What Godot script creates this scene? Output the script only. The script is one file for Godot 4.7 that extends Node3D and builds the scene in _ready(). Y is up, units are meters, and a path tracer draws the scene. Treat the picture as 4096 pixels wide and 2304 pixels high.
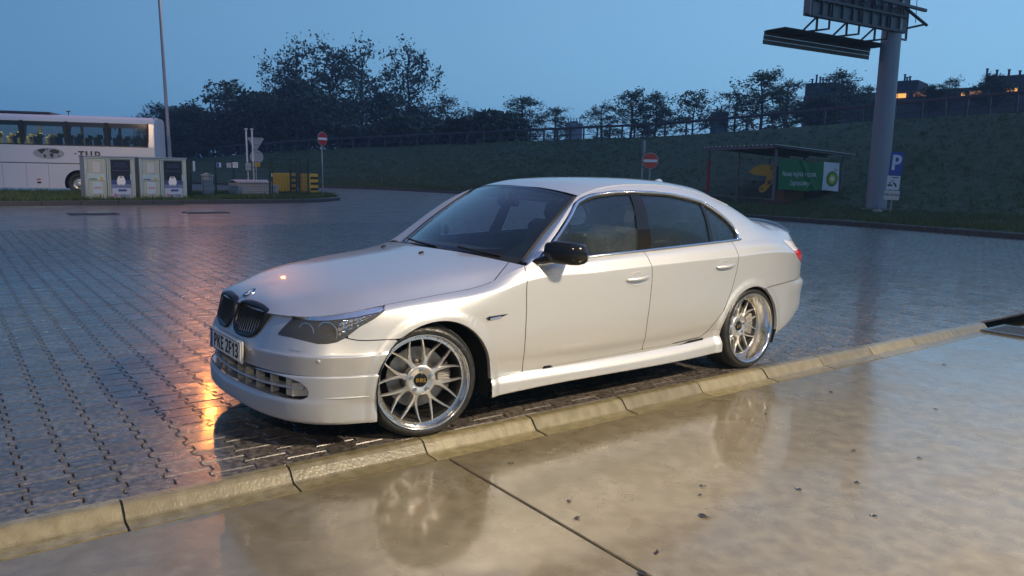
extends Node3D
# A silver saloon parked on wet interlocking pavers at dusk, lit by the lamps of a forecourt canopy behind the camera.

var M := {}
var names := {}
var rng := RandomNumberGenerator.new()

# ---------------------------------------------------------------- mesh builder
class MB:
	var v := PackedVector3Array()
	var n := PackedVector3Array()
	var uv := PackedVector2Array()
	var ix := PackedInt32Array()

	func vert(p: Vector3, nn: Vector3, t := Vector2.ZERO) -> int:
		v.append(p)
		n.append(nn)
		uv.append(t)
		return v.size() - 1

	func tri(a: int, b: int, c: int) -> void:
		var g := (v[b] - v[a]).cross(v[c] - v[a])
		ix.append(a)
		if g.dot(n[a] + n[b] + n[c]) > 0.0:
			ix.append(c)
			ix.append(b)
		else:
			ix.append(b)
			ix.append(c)

	func face(pts: Array, nn: Vector3) -> void:
		var f := v.size()
		for p in pts:
			vert(p, nn)
		for k in range(1, pts.size() - 1):
			tri(f, f + k, f + k + 1)

	# a flat face whose normal points away from the point «inside»
	func face_out(pts: Array, inside: Vector3) -> void:
		var nn: Vector3 = (pts[1] - pts[0]).cross(pts[2] - pts[0])
		if nn.length() < 1e-12:
			nn = (pts[2] - pts[0]).cross(pts[pts.size() - 1] - pts[0])
		nn = nn.normalized()
		if nn.dot(pts[0] - inside) < 0.0:
			nn = -nn
		face(pts, nn)

	func box(c: Vector3, s: Vector3, b := Basis.IDENTITY) -> void:
		var h := s * 0.5
		for a in 3:
			for sg in [-1.0, 1.0]:
				var e := Vector3.ZERO
				e[a] = sg
				var u := Vector3.ZERO
				u[(a + 1) % 3] = 1.0
				var w := Vector3.ZERO
				w[(a + 2) % 3] = 1.0
				var pts := []
				for q in [[-1, -1], [1, -1], [1, 1], [-1, 1]]:
					pts.append(c + b * ((e + u * q[0] + w * q[1]) * h))
				face(pts, b * e)

	# box with chamfered edges
	func cbox(c: Vector3, s: Vector3, r: float, b := Basis.IDENTITY) -> void:
		var h := s * 0.5
		r = minf(r, minf(h.x, minf(h.y, h.z)) * 0.9)
		var hi := h - Vector3(r, r, r)
		for a in 3:
			var a1 := (a + 1) % 3
			var a2 := (a + 2) % 3
			for sg in [-1.0, 1.0]:
				var pts := []
				for q in [[-1, -1], [1, -1], [1, 1], [-1, 1]]:
					var p := Vector3.ZERO
					p[a] = sg * h[a]
					p[a1] = q[0] * hi[a1]
					p[a2] = q[1] * hi[a2]
					pts.append(c + b * p)
				face_out(pts, c)
			for s1 in [-1.0, 1.0]:
				for s2 in [-1.0, 1.0]:
					var pts := []
					for q in [[0, -1], [0, 1], [1, 1], [1, -1]]:
						var p := Vector3.ZERO
						p[a] = q[1] * hi[a]
						p[a1] = s1 * (h[a1] if q[0] == 0 else hi[a1])
						p[a2] = s2 * (hi[a2] if q[0] == 0 else h[a2])
						pts.append(c + b * p)
					face_out(pts, c)
		for sx in [-1.0, 1.0]:
			for sy in [-1.0, 1.0]:
				for sz in [-1.0, 1.0]:
					face_out([c + b * Vector3(sx * h.x, sy * hi.y, sz * hi.z), c + b * Vector3(sx * hi.x, sy * h.y, sz * hi.z), c + b * Vector3(sx * hi.x, sy * hi.y, sz * h.z)], c)

	func cyl(p0: Vector3, p1: Vector3, r0: float, r1: float, seg := 12, caps := true) -> void:
		tube([p0, p1], [r0, r1], seg, caps)

	func tube(pts: Array, rad: Array, seg := 8, caps := true) -> void:
		var f := v.size()
		var m := pts.size()
		var d0: Vector3 = (pts[1] - pts[0]).normalized()
		var side := d0.cross(Vector3.UP if absf(d0.y) < 0.9 else Vector3.RIGHT).normalized()
		for k in m:
			var d: Vector3
			if k == 0:
				d = pts[1] - pts[0]
			elif k == m - 1:
				d = pts[k] - pts[k - 1]
			else:
				d = (pts[k] - pts[k - 1]).normalized() + (pts[k + 1] - pts[k]).normalized()
			d = d.normalized()
			side = (side - d * side.dot(d)).normalized()
			var up := d.cross(side)
			for q in seg:
				var a := TAU * q / seg
				var nn := side * cos(a) + up * sin(a)
				vert(pts[k] + nn * rad[k], nn, Vector2(float(q) / seg, float(k)))
		for k in m - 1:
			for q in seg:
				var a := f + k * seg + q
				var b := f + k * seg + (q + 1) % seg
				tri(a, b, b + seg)
				tri(a, b + seg, a + seg)
		if caps:
			for k in [0, m - 1]:
				var ring := []
				for q in seg:
					ring.append(v[f + k * seg + q])
				var dd: Vector3 = (pts[0] - pts[1]) if k == 0 else (pts[m - 1] - pts[m - 2])
				face(ring, dd.normalized())

	# profile of (radius, height) turned about local Z; smooth unless «hard»
	func lathe(prof: Array, seg := 32, xf := Transform3D.IDENTITY, hard := true) -> void:
		for k in prof.size() - 1:
			var a: Vector2 = prof[k]
			var b: Vector2 = prof[k + 1]
			var t := (b - a).normalized()
			var n0 := Vector2(t.y, -t.x)
			var na := n0
			var nb := n0
			if not hard:
				if k > 0:
					var tp: Vector2 = (prof[k] - prof[k - 1]).normalized()
					if tp.dot(t) > 0.6:
						var tt := (tp + t).normalized()
						na = Vector2(tt.y, -tt.x)
				if k < prof.size() - 2:
					var tn: Vector2 = (prof[k + 2] - prof[k + 1]).normalized()
					if tn.dot(t) > 0.6:
						var tt := (tn + t).normalized()
						nb = Vector2(tt.y, -tt.x)
			var f := v.size()
			for q in seg + 1:
				var an := TAU * q / seg
				var c := cos(an)
				var s := sin(an)
				vert(xf * Vector3(a.x * c, a.x * s, a.y), (xf.basis * Vector3(na.x * c, na.x * s, na.y)).normalized(), Vector2(float(q) / seg, 0))
				vert(xf * Vector3(b.x * c, b.x * s, b.y), (xf.basis * Vector3(nb.x * c, nb.x * s, nb.y)).normalized(), Vector2(float(q) / seg, 1))
			for q in seg:
				var i := f + q * 2
				if a.x > 1e-6:
					tri(i, i + 2, i + 1)
				if b.x > 1e-6:
					tri(i + 1, i + 2, i + 3)

	# grid of points [row][column]; normals from neighbours, turned towards «out» (a direction or, with around, away from a point)
	func sheet(P: Array, out: Vector3, around := false, closed := false) -> void:
		var rows := P.size()
		var cols: int = P[0].size()
		var f := v.size()
		for i in rows:
			for k in cols:
				var i0 := maxi(i - 1, 0)
				var i1 := mini(i + 1, rows - 1)
				var k0 := (k - 1 + cols) % cols if closed else maxi(k - 1, 0)
				var k1 := (k + 1) % cols if closed else mini(k + 1, cols - 1)
				var nn: Vector3 = (P[i1][k] - P[i0][k]).cross(P[i][k1] - P[i][k0])
				if nn.length() < 1e-14:
					nn = out - (P[i][k] if around else Vector3.ZERO)
				nn = nn.normalized()
				var o: Vector3 = P[i][k] - out if around else out
				if nn.dot(o) < 0.0:
					nn = -nn
				vert(P[i][k], nn, Vector2(float(k) / maxi(cols - 1, 1), float(i) / maxi(rows - 1, 1)))
		for i in rows - 1:
			for k in (cols if closed else cols - 1):
				var a := f + i * cols + k
				var b := f + i * cols + (k + 1) % cols
				tri(a, b, b + cols)
				tri(a, b + cols, a + cols)

	# flat outline in local XY pushed along local Z from z0 to z1
	func extrude(poly: PackedVector2Array, z0: float, z1: float, xf := Transform3D.IDENTITY, back := true) -> void:
		var t := Geometry2D.triangulate_polygon(poly)
		for zz in [z0, z1]:
			if zz == z0 and not back:
				continue
			var nn := xf.basis * Vector3(0, 0, 1.0 if (zz == z1) == (z1 > z0) else -1.0)
			var f := v.size()
			for q in poly:
				vert(xf * Vector3(q.x, q.y, zz), nn.normalized(), q)
			for k in range(0, t.size(), 3):
				tri(f + t[k], f + t[k + 1], f + t[k + 2])
		var cw := Geometry2D.is_polygon_clockwise(poly)
		for k in poly.size():
			var a := poly[k]
			var b := poly[(k + 1) % poly.size()]
			var e := (b - a).normalized()
			var nn := Vector3(e.y, -e.x, 0) * (-1.0 if cw else 1.0)
			face([xf * Vector3(a.x, a.y, z0), xf * Vector3(b.x, b.y, z0), xf * Vector3(b.x, b.y, z1), xf * Vector3(a.x, a.y, z1)], (xf.basis * nn).normalized())

	func add(o: MB, xf := Transform3D.IDENTITY) -> void:
		var f := v.size()
		for k in o.v.size():
			vert(xf * o.v[k], (xf.basis * o.n[k]).normalized(), o.uv[k])
		for k in range(0, o.ix.size(), 3):
			tri(f + o.ix[k], f + o.ix[k + 1], f + o.ix[k + 2])

	func mirrored() -> MB:
		var o := MB.new()
		for k in v.size():
			o.vert(Vector3(v[k].x, v[k].y, -v[k].z), Vector3(n[k].x, n[k].y, -n[k].z), uv[k])
		for k in range(0, ix.size(), 3):
			o.tri(ix[k], ix[k + 1], ix[k + 2])
		return o

	func mesh() -> ArrayMesh:
		var a := []
		a.resize(Mesh.ARRAY_MAX)
		a[Mesh.ARRAY_VERTEX] = v
		a[Mesh.ARRAY_NORMAL] = n
		a[Mesh.ARRAY_TEX_UV] = uv
		a[Mesh.ARRAY_INDEX] = ix
		var m := ArrayMesh.new()
		m.add_surface_from_arrays(Mesh.PRIMITIVE_TRIANGLES, a)
		return m

# ---------------------------------------------------------------- nodes
func numbered(called: String) -> String:
	var k: int = names.get(called, 0)
	names[called] = k + 1
	return called if k == 0 else "%s_%03d" % [called, k]

func tag(o: Node, label := "", category := "", group := "", kind := "") -> void:
	if label:
		o.set_meta("label", label)
	if category:
		o.set_meta("category", category)
	if group:
		o.set_meta("group", group)
	if kind:
		o.set_meta("kind", kind)

func thing(called: String, label: String, category: String, at := Vector3.ZERO, basis := Basis.IDENTITY, group := "") -> Node3D:
	var o := Node3D.new()
	o.name = numbered(called)
	add_child(o)
	o.transform = Transform3D(basis, at)
	tag(o, label, category, group)
	return o

func part(parent: Node, called: String, mb, m: Material, label := "") -> MeshInstance3D:
	var o := MeshInstance3D.new()
	o.name = called
	o.mesh = mb.mesh() if mb is MB else mb
	o.material_override = m
	parent.add_child(o, true)
	if label:
		o.set_meta("label", label)
	return o

func structure(called: String, mb, m: Material, at := Vector3.ZERO) -> MeshInstance3D:
	var o := MeshInstance3D.new()
	o.name = numbered(called)
	o.mesh = mb.mesh() if mb is MB else mb
	o.material_override = m
	add_child(o)
	o.position = at
	o.set_meta("kind", "structure")
	return o

func lettering(parent: Node, called: String, text: String, size: float, at: Vector3, basis: Basis, m: Material, depth := 0.004, font := "Droid Sans", bold := false, squeeze := 1.0) -> MeshInstance3D:
	var f := SystemFont.new()
	f.font_names = PackedStringArray([font])
	if bold:
		f.font_weight = 700
	var t := TextMesh.new()
	t.text = text
	t.font = f
	t.font_size = 64
	t.pixel_size = size / 64.0
	t.depth = depth
	t.curve_step = 1.0
	var o := MeshInstance3D.new()
	o.name = called
	o.mesh = t
	o.material_override = m
	parent.add_child(o, true)
	o.transform = Transform3D(basis * Basis.from_scale(Vector3(squeeze, 1, 1)), at)
	return o

# ---------------------------------------------------------------- materials
func lin(r: float, g: float, b: float, a := 1.0) -> Color:
	var c := Color(r, g, b).linear_to_srgb()
	c.a = a
	return c

func mat(called: String, c: Color, rough := 0.6, metal := 0.0) -> StandardMaterial3D:
	var m := StandardMaterial3D.new()
	m.resource_name = called
	m.albedo_color = c
	m.roughness = rough
	m.metallic = metal
	M[called] = m
	return m

func noise_tex(size: int, freq: float, kind := FastNoiseLite.TYPE_SIMPLEX_SMOOTH, oct := 4, seed_ := 1, ramp: Gradient = null, normal := false, bump := 4.0) -> NoiseTexture2D:
	var f := FastNoiseLite.new()
	f.noise_type = kind
	f.frequency = freq
	f.seed = seed_
	f.fractal_octaves = oct
	var t := NoiseTexture2D.new()
	t.width = size
	t.height = size
	t.seamless = true
	t.seamless_blend_skirt = 0.15
	t.noise = f
	if ramp:
		t.color_ramp = ramp
	if normal:
		t.as_normal_map = true
		t.bump_strength = bump
	return t

func ramp(stops: Array) -> Gradient:
	var g := Gradient.new()
	var o := PackedFloat32Array()
	var c := PackedColorArray()
	for s in stops:
		o.append(s[0])
		c.append(s[1])
	g.offsets = o
	g.colors = c
	return g

func grey(x: float) -> Color:
	return Color(x, x, x)

func world_tex(m: StandardMaterial3D, scale: float) -> void:
	m.uv1_triplanar = true
	m.uv1_world_triplanar = true
	m.uv1_scale = Vector3(scale, scale, scale)

func droplet_tex(size: int, count: int, rmin: float, rmax: float, streak: float, seed_: int) -> ImageTexture:
	var im := Image.create(size, size, false, Image.FORMAT_L8)
	var r := RandomNumberGenerator.new()
	r.seed = seed_
	var buf := PackedByteArray()
	buf.resize(size * size)
	for k in count:
		var cx := r.randf() * size
		var cy := r.randf() * size
		var rad := lerpf(rmin, rmax, pow(r.randf(), 2.5))
		var ry := rad * (1.0 + streak * r.randf())
		for y in range(int(cy - ry) - 1, int(cy + ry) + 2):
			for x in range(int(cx - rad) - 1, int(cx + rad) + 2):
				var q := 1.0 - pow((x - cx) / rad, 2) - pow((y - cy) / ry, 2)
				if q > 0.0:
					var i := posmod(y, size) * size + posmod(x, size)
					buf[i] = maxi(buf[i], int(255.0 * sqrt(q) * clampf(rad / rmax, 0.35, 1.0)))
	im.set_data(size, size, false, Image.FORMAT_L8, buf)
	return ImageTexture.create_from_image(im)

# ---------------------------------------------------------------- curves
func spl(k: PackedFloat32Array, val: PackedFloat32Array, t: float) -> float:
	var m := k.size()
	t = clampf(t, k[0], k[m - 1])
	var i := clampi(k.bsearch(t, false) - 1, 0, m - 2)
	var h := k[i + 1] - k[i]
	var d := (val[i + 1] - val[i]) / h
	var m0 := d
	var m1 := d
	if i > 0:
		var hp := k[i] - k[i - 1]
		m0 = (((val[i] - val[i - 1]) / hp) * h + d * hp) / (h + hp)
	if i < m - 2:
		var hn := k[i + 2] - k[i + 1]
		m1 = (d * hn + ((val[i + 2] - val[i + 1]) / hn) * h) / (h + hn)
	var u := (t - k[i]) / h
	var u2 := u * u
	var u3 := u2 * u
	return (2 * u3 - 3 * u2 + 1) * val[i] + (u3 - 2 * u2 + u) * h * m0 + (3 * u2 - 2 * u3) * val[i + 1] + (u3 - u2) * h * m1

# the same without overshoot, on whole-number knots
func spm(val: PackedFloat32Array, t: float) -> float:
	var m := val.size()
	t = clampf(t, 0.0, m - 1.0)
	var i := mini(int(t), m - 2)
	var d := val[i + 1] - val[i]
	var m0 := d
	var m1 := d
	if i > 0:
		var e := val[i] - val[i - 1]
		m0 = 2.0 * d * e / (d + e) if d * e > 0.0 else 0.0
	if i < m - 2:
		var e := val[i + 2] - val[i + 1]
		m1 = 2.0 * d * e / (d + e) if d * e > 0.0 else 0.0
	var u := t - i
	var u2 := u * u
	var u3 := u2 * u
	return (2 * u3 - 3 * u2 + 1) * val[i] + (u3 - 2 * u2 + u) * m0 + (3 * u2 - 2 * u3) * val[i + 1] + (u3 - u2) * m1

func curve(pts: Array, t: float) -> Vector3:   # pts of [t, x, y, z]
	var k := PackedFloat32Array()
	var a := PackedFloat32Array()
	var b := PackedFloat32Array()
	var c := PackedFloat32Array()
	for q in pts:
		k.append(q[0])
		a.append(q[1])
		b.append(q[2])
		c.append(q[3])
	return Vector3(spl(k, a, t), spl(k, b, t), spl(k, c, t))

func table(pts: Array, t: float) -> float:   # pts of [t, value]
	var k := PackedFloat32Array()
	var a := PackedFloat32Array()
	for q in pts:
		k.append(q[0])
		a.append(q[1])
	return spl(k, a, t)

# distance into a polygon, positive inside
func pin(poly: PackedVector2Array, p: Vector2) -> float:
	var d := 1e9
	var inside := false
	var m := poly.size()
	var j := m - 1
	for i in m:
		var a := poly[i]
		var b := poly[j]
		var e := b - a
		var w := p - a
		var q := w - e * clampf(w.dot(e) / e.length_squared(), 0.0, 1.0)
		d = minf(d, q.length_squared())
		if (a.y > p.y) != (b.y > p.y) and p.x < (b.x - a.x) * (p.y - a.y) / (b.y - a.y) + a.x:
			inside = not inside
		j = i
	return sqrt(d) if inside else -sqrt(d)

# ---------------------------------------------------------------- the scene
func _ready() -> void:
	rng.seed = 7
	camera_and_light()
	materials()
	build_ground()
	build_far()
	build_left()
	build_right()
	build_car()

func camera_and_light() -> void:
	var cam := Camera3D.new()
	cam.name = "camera"
	add_child(cam)
	cam.position = Vector3(-2.2313, 1.4830, 4.4644)
	cam.rotation_degrees = Vector3(-8.498, -37.806, 1.243)
	cam.fov = 40.369
	cam.near = 0.05
	cam.far = 2000.0
	cam.current = true

	var env := Environment.new()
	env.background_mode = Environment.BG_SKY
	var sky := Sky.new()
	sky.sky_material = dusk_sky()
	env.sky = sky
	env.background_energy_multiplier = 1.0
	env.tonemap_mode = Environment.TONE_MAPPER_LINEAR
	env.tonemap_exposure = 1.0
	env.fog_enabled = true
	env.fog_density = 0.0011
	env.fog_light_color = Color(0.62, 0.76, 0.92)
	env.sdfgi_enabled = true
	env.ssao_enabled = true
	env.ssil_enabled = true
	var we := WorldEnvironment.new()
	we.name = "environment"
	we.environment = env
	add_child(we)

	# what is left of the sun behind the rain cloud
	var sun := DirectionalLight3D.new()
	sun.name = "sun"
	sun.light_color = Color(0.80, 0.90, 1.0)
	sun.light_energy = 0.02
	sun.light_angular_distance = 60.0
	sun.shadow_enabled = true
	add_child(sun)
	sun.rotation_degrees = Vector3(-60, -80, 0)

	for q in LAMPS:
		var a := AreaLight3D.new()
		a.name = "canopy_light"
		a.area_size = Vector2(0.55, 0.55)
		a.light_color = Color(1.0, 0.92, 0.79)
		a.light_energy = q[1]
		a.area_range = 60.0
		a.shadow_enabled = true
		add_child(a, true)
		a.position = q[0]
		a.rotation_degrees = Vector3(-90, 0, 0)

func dusk_sky() -> Material:
	# rain cloud at dusk: even blue, paler towards where the sun went down (to the right of the view) and at the horizon
	var w := 256
	var h := 128
	var im := Image.create(w, h, false, Image.FORMAT_RGBF)
	for y in h:
		var el := 90.0 - 180.0 * (y + 0.5) / h
		for x in w:
			var az := 360.0 * (x + 0.5) / w      # panorama: see below for its bearing
			var a := deg_to_rad(az - SKY_PALE)
			var k := 0.5 + 0.5 * cos(a)
			var e := clampf(el / 90.0, 0.0, 1.0)
			var c := Color(0.022, 0.118, 0.30).lerp(Color(0.30, 0.62, 0.93), k)
			c = c.lerp(Color(c.r * 0.76 + 0.006, c.g * 0.56, c.b * 0.78), smoothstep(0.03, 0.55, e))
			im.set_pixel(x, y, c)
	var m := PanoramaSkyMaterial.new()
	m.panorama = ImageTexture.create_from_image(im)
	return m

const SKY_PALE := 112.0
const LAMPS := [[Vector3(2.3, 4.93, 6.55), 165.0], [Vector3(-5.2, 4.93, 7.2), 36.0], [Vector3(9.5, 4.93, 9.5), 22.0]]


func film(m: StandardMaterial3D, map: Texture2D, weight: float, rough: float) -> void:
	m.clearcoat_enabled = true
	m.clearcoat = weight
	m.clearcoat_roughness = rough
	m.clearcoat_texture = map

func materials() -> void:
	var drops := droplet_tex(512, 2600, 1.2, 4.5, 0.3, 3)
	var runs := droplet_tex(512, 2400, 1.5, 5.0, 2.2, 5)
	var m := mat("paint", lin(0.60, 0.605, 0.61), 0.44, 0.72)
	m.clearcoat_enabled = true
	m.clearcoat = 0.8
	m.clearcoat_roughness = 0.04
	m.heightmap_enabled = true
	m.heightmap_texture = drops
	m.heightmap_scale = 0.03
	world_tex(m, 2.6)
	mat("chrome", lin(0.80, 0.80, 0.80), 0.10, 1.0)
	mat("rim_polished", lin(0.78, 0.77, 0.75), 0.16, 1.0)
	mat("rim_silver", lin(0.62, 0.61, 0.59), 0.30, 0.85)
	mat("brake", lin(0.28, 0.27, 0.26), 0.40, 1.0)
	mat("caliper", lin(0.26, 0.25, 0.24), 0.50, 0.6)
	mat("gold", lin(0.70, 0.45, 0.12), 0.35, 1.0)
	mat("black", lin(0.006, 0.006, 0.006), 0.6)
	mat("satin_black", lin(0.010, 0.010, 0.011), 0.35)
	mat("gloss_black", lin(0.006, 0.006, 0.006), 0.06)
	mat("grey_plastic", lin(0.30, 0.29, 0.27), 0.5)
	mat("interior", lin(0.014, 0.016, 0.019), 0.75)
	m = mat("tyre", lin(0.014, 0.014, 0.014), 0.38)
	m.heightmap_enabled = true
	m.heightmap_texture = drops
	m.heightmap_scale = 0.25
	world_tex(m, 2.2)
	mat("white", lin(0.75, 0.75, 0.75), 0.35)
	mat("emblem_blue", lin(0.02, 0.16, 0.48), 0.25)
	mat("plate_white", lin(0.68, 0.67, 0.60), 0.35)
	mat("plate_rim", lin(0.55, 0.55, 0.53), 0.35, 0.3)
	mat("plate_blue", lin(0.02, 0.05, 0.25), 0.35)
	mat("lamp_dark", lin(0.09, 0.088, 0.085), 0.30, 0.5)
	mat("projector", lin(0.30, 0.31, 0.32), 0.03, 1.0)
	m = mat("lamp_glass", lin(0.9, 0.9, 0.9, 0.04), 0.03)
	m.transparency = BaseMaterial3D.TRANSPARENCY_ALPHA
	m = mat("windscreen", lin(0.02, 0.04, 0.045, 0.14), 0.02)
	m.transparency = BaseMaterial3D.TRANSPARENCY_ALPHA
	m.metallic_specular = 0.7
	m.heightmap_enabled = true
	m.heightmap_texture = noise_tex(256, 0.02, FastNoiseLite.TYPE_SIMPLEX_SMOOTH, 3, 5)
	m.heightmap_scale = 0.05
	world_tex(m, 3.0)
	m = mat("side_glass", lin(0.010, 0.022, 0.030, 0.20), 0.03)
	m.transparency = BaseMaterial3D.TRANSPARENCY_ALPHA
	m.heightmap_enabled = true
	m.heightmap_texture = runs
	m.heightmap_scale = 0.12
	world_tex(m, 2.2)
	m = mat("dark_glass", lin(0.012, 0.014, 0.016), 0.04)
	mat("tail_red", lin(0.42, 0.012, 0.010), 0.10)
	mat("tail_clear", lin(0.55, 0.52, 0.52), 0.12)
	# wet concrete and stone: a film of water, thicker here and thinner there, lies on the rough base
	var film_map := noise_tex(512, 0.01, FastNoiseLite.TYPE_SIMPLEX_SMOOTH, 5, 18, ramp([[0.3, grey(0.72)], [0.7, grey(1.0)]]))
	var wet := noise_tex(512, 0.012, FastNoiseLite.TYPE_SIMPLEX_SMOOTH, 4, 8, ramp([[0.25, grey(0.72)], [0.75, grey(1.0)]]))
	var fine := noise_tex(512, 0.09, FastNoiseLite.TYPE_SIMPLEX_SMOOTH, 4, 3)
	m = mat("concrete", Color.WHITE, 0.34)
	m.albedo_texture = noise_tex(1024, 0.02, FastNoiseLite.TYPE_SIMPLEX_SMOOTH, 6, 2, ramp([[0.2, lin(0.118, 0.096, 0.056)], [0.5, lin(0.138, 0.115, 0.070)], [0.8, lin(0.160, 0.136, 0.088)]]))
	m.roughness_texture = wet
	m.heightmap_enabled = true
	m.heightmap_texture = fine
	m.heightmap_scale = 0.08
	film(m, film_map, 0.95, 0.11)
	world_tex(m, 0.35)
	for k in 3:
		m = mat("kerb_%d" % k, Color(1, 1, 1) * [0.94, 1.0, 0.88][k], 0.30)
		m.albedo_texture = noise_tex(512, 0.02, FastNoiseLite.TYPE_SIMPLEX_SMOOTH, 5, 30 + k, ramp([[0.2, lin(0.155, 0.128, 0.065)], [0.5, lin(0.195, 0.165, 0.090)], [0.8, lin(0.235, 0.205, 0.120)]]))
		m.heightmap_enabled = true
		m.heightmap_texture = fine
		m.heightmap_scale = 0.14
		film(m, film_map, 0.5, 0.15)
		world_tex(m, 1.1)
	var stone := noise_tex(512, 0.05, FastNoiseLite.TYPE_SIMPLEX_SMOOTH, 5, 12, ramp([[0.2, grey(0.55)], [0.5, grey(0.78)], [0.8, grey(1.0)]]))
	for k in 5:
		var c: float = [0.78, 0.92, 1.05, 1.18, 1.0][k]
		m = mat("paver_%d" % k if k < 4 else "paver", lin(0.150 * c, 0.128 * c, 0.112 * c), 0.34)
		m.albedo_texture = stone
		m.roughness_texture = wet
		m.heightmap_enabled = true
		m.heightmap_texture = fine
		m.heightmap_scale = 0.075
		m.vertex_color_use_as_albedo = k == 4
		film(m, film_map, 0.35, 0.10)
		world_tex(m, 0.8)
	m = mat("far_paving", lin(0.110, 0.094, 0.084), 0.46)
	m.roughness_texture = wet
	m.heightmap_enabled = true
	m.heightmap_texture = noise_tex(512, 0.06, FastNoiseLite.TYPE_SIMPLEX_SMOOTH, 4, 41)
	m.heightmap_scale = 0.9
	film(m, film_map, 0.5, 0.12)
	world_tex(m, 0.16)
	mat("joint", lin(0.018, 0.017, 0.016), 0.5)
	mat("soil", lin(0.05, 0.05, 0.04), 0.9)
	m = mat("grass", Color.WHITE, 0.8)
	m.albedo_texture = noise_tex(512, 0.03, FastNoiseLite.TYPE_SIMPLEX_SMOOTH, 5, 6, ramp([[0.2, lin(0.014, 0.032, 0.004)], [0.5, lin(0.024, 0.054, 0.006)], [0.8, lin(0.040, 0.076, 0.010)]]))
	m.heightmap_enabled = true
	m.heightmap_texture = noise_tex(512, 0.12, FastNoiseLite.TYPE_SIMPLEX_SMOOTH, 4, 16)
	m.heightmap_scale = 6.0
	world_tex(m, 0.14)
	m = mat("blade", lin(0.042, 0.085, 0.020), 0.6)
	m.vertex_color_use_as_albedo = true
	mat("dark_kerb", lin(0.055, 0.050, 0.046), 0.45)
	mat("steel_wet", lin(0.12, 0.12, 0.12), 0.25, 0.7)
	mat("galvanised", lin(0.34, 0.34, 0.35), 0.45, 0.4)
	mat("alu", lin(0.74, 0.70, 0.60), 0.28, 0.9)
	mat("alu_dull", lin(0.42, 0.41, 0.40), 0.45, 0.7)
	mat("alu_mesh", lin(0.58, 0.52, 0.40), 0.42, 0.75)
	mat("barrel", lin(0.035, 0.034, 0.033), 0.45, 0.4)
	mat("notice_grey", lin(0.50, 0.50, 0.52), 0.5)
	mat("notice_blue", lin(0.42, 0.52, 0.60), 0.5)
	mat("sign_white", lin(0.78, 0.78, 0.78), 0.4)
	mat("sign_cream", lin(0.70, 0.64, 0.58), 0.4)
	mat("sign_red", lin(0.50, 0.012, 0.015), 0.35)
	mat("sign_blue", lin(0.012, 0.075, 0.36), 0.35)
	mat("sign_grey", lin(0.36, 0.33, 0.34), 0.45, 0.3)
	mat("sign_yellow", lin(0.62, 0.36, 0.02), 0.45)
	mat("block_yellow", lin(0.60, 0.36, 0.015), 0.5)
	mat("block_black", lin(0.012, 0.012, 0.012), 0.5)
	mat("pipe_white", lin(0.62, 0.62, 0.62), 0.4)
	mat("pale_metal", lin(0.36, 0.35, 0.36), 0.45)
	mat("fence_green", lin(0.010, 0.026, 0.016), 0.5)
	mat("coach_white", lin(0.72, 0.70, 0.72), 0.22)
	mat("coach_joint", lin(0.20, 0.20, 0.21), 0.5)
	m = mat("coach_glass", lin(0.010, 0.012, 0.014, 0.45), 0.04)
	m.transparency = BaseMaterial3D.TRANSPARENCY_ALPHA
	mat("curtain", lin(0.05, 0.05, 0.055), 0.9)
	mat("dark_plastic", lin(0.03, 0.035, 0.04), 0.5)
	mat("print_grey", lin(0.36, 0.37, 0.40), 0.35)
	mat("print_dark", lin(0.02, 0.02, 0.02), 0.4)
	mat("poster_dark", lin(0.016, 0.015, 0.020), 0.25)
	mat("poster_blue", lin(0.05, 0.07, 0.20), 0.3)
	mat("poster_mid", lin(0.16, 0.20, 0.36), 0.3)
	mat("poster_pale", lin(0.42, 0.48, 0.62), 0.3)
	mat("roof_sheet", lin(0.20, 0.20, 0.20), 0.35, 0.4)
	mat("shelter_steel", lin(0.16, 0.145, 0.145), 0.5)
	mat("dull_red", lin(0.10, 0.018, 0.015), 0.6)
	m = mat("tarpaulin", lin(0.17, 0.045, 0.045), 0.7)
	mat("crate_wood", lin(0.16, 0.085, 0.03), 0.7)
	mat("banner_green", lin(0.008, 0.16, 0.045), 0.5)
	mat("banner_white", lin(0.68, 0.68, 0.70), 0.5)
	mat("petal_green", lin(0.03, 0.20, 0.03), 0.5)
	mat("petal_lime", lin(0.26, 0.36, 0.03), 0.5)
	mat("petal_yellow", lin(0.62, 0.48, 0.03), 0.5)
	mat("pole_grey", lin(0.30, 0.30, 0.31), 0.5)
	mat("board_back", lin(0.10, 0.105, 0.11), 0.5)
	mat("steel_dark", lin(0.06, 0.06, 0.062), 0.5)
	mat("deck", lin(0.05, 0.05, 0.05), 0.6)
	mat("fascia_wood", lin(0.15, 0.125, 0.10), 0.7)
	mat("leaf_dark", lin(0.012, 0.012, 0.012), 0.35)
	mat("rail_grey", lin(0.045, 0.047, 0.052), 0.5)
	mat("bark", lin(0.045, 0.040, 0.036), 0.9)
	for q in [["leaf_a", 0.030, 0.045, 0.020], ["leaf_b", 0.050, 0.066, 0.030], ["leaf_c", 0.055, 0.072, 0.032]]:
		m = mat(q[0], lin(q[1], q[2], q[3]), 0.6)
		m.backlight_enabled = true
		m.backlight = lin(q[1] * 0.8, q[2] * 0.9, q[3] * 0.6)
	mat("far_brick", lin(0.10, 0.065, 0.058), 0.85)
	mat("far_dark", lin(0.05, 0.048, 0.05), 0.8)
	mat("far_pale", lin(0.22, 0.18, 0.17), 0.8)
	mat("far_pane", lin(0.02, 0.025, 0.03), 0.1)
	mat("canopy_white", lin(0.68, 0.68, 0.66), 0.5)
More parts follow.
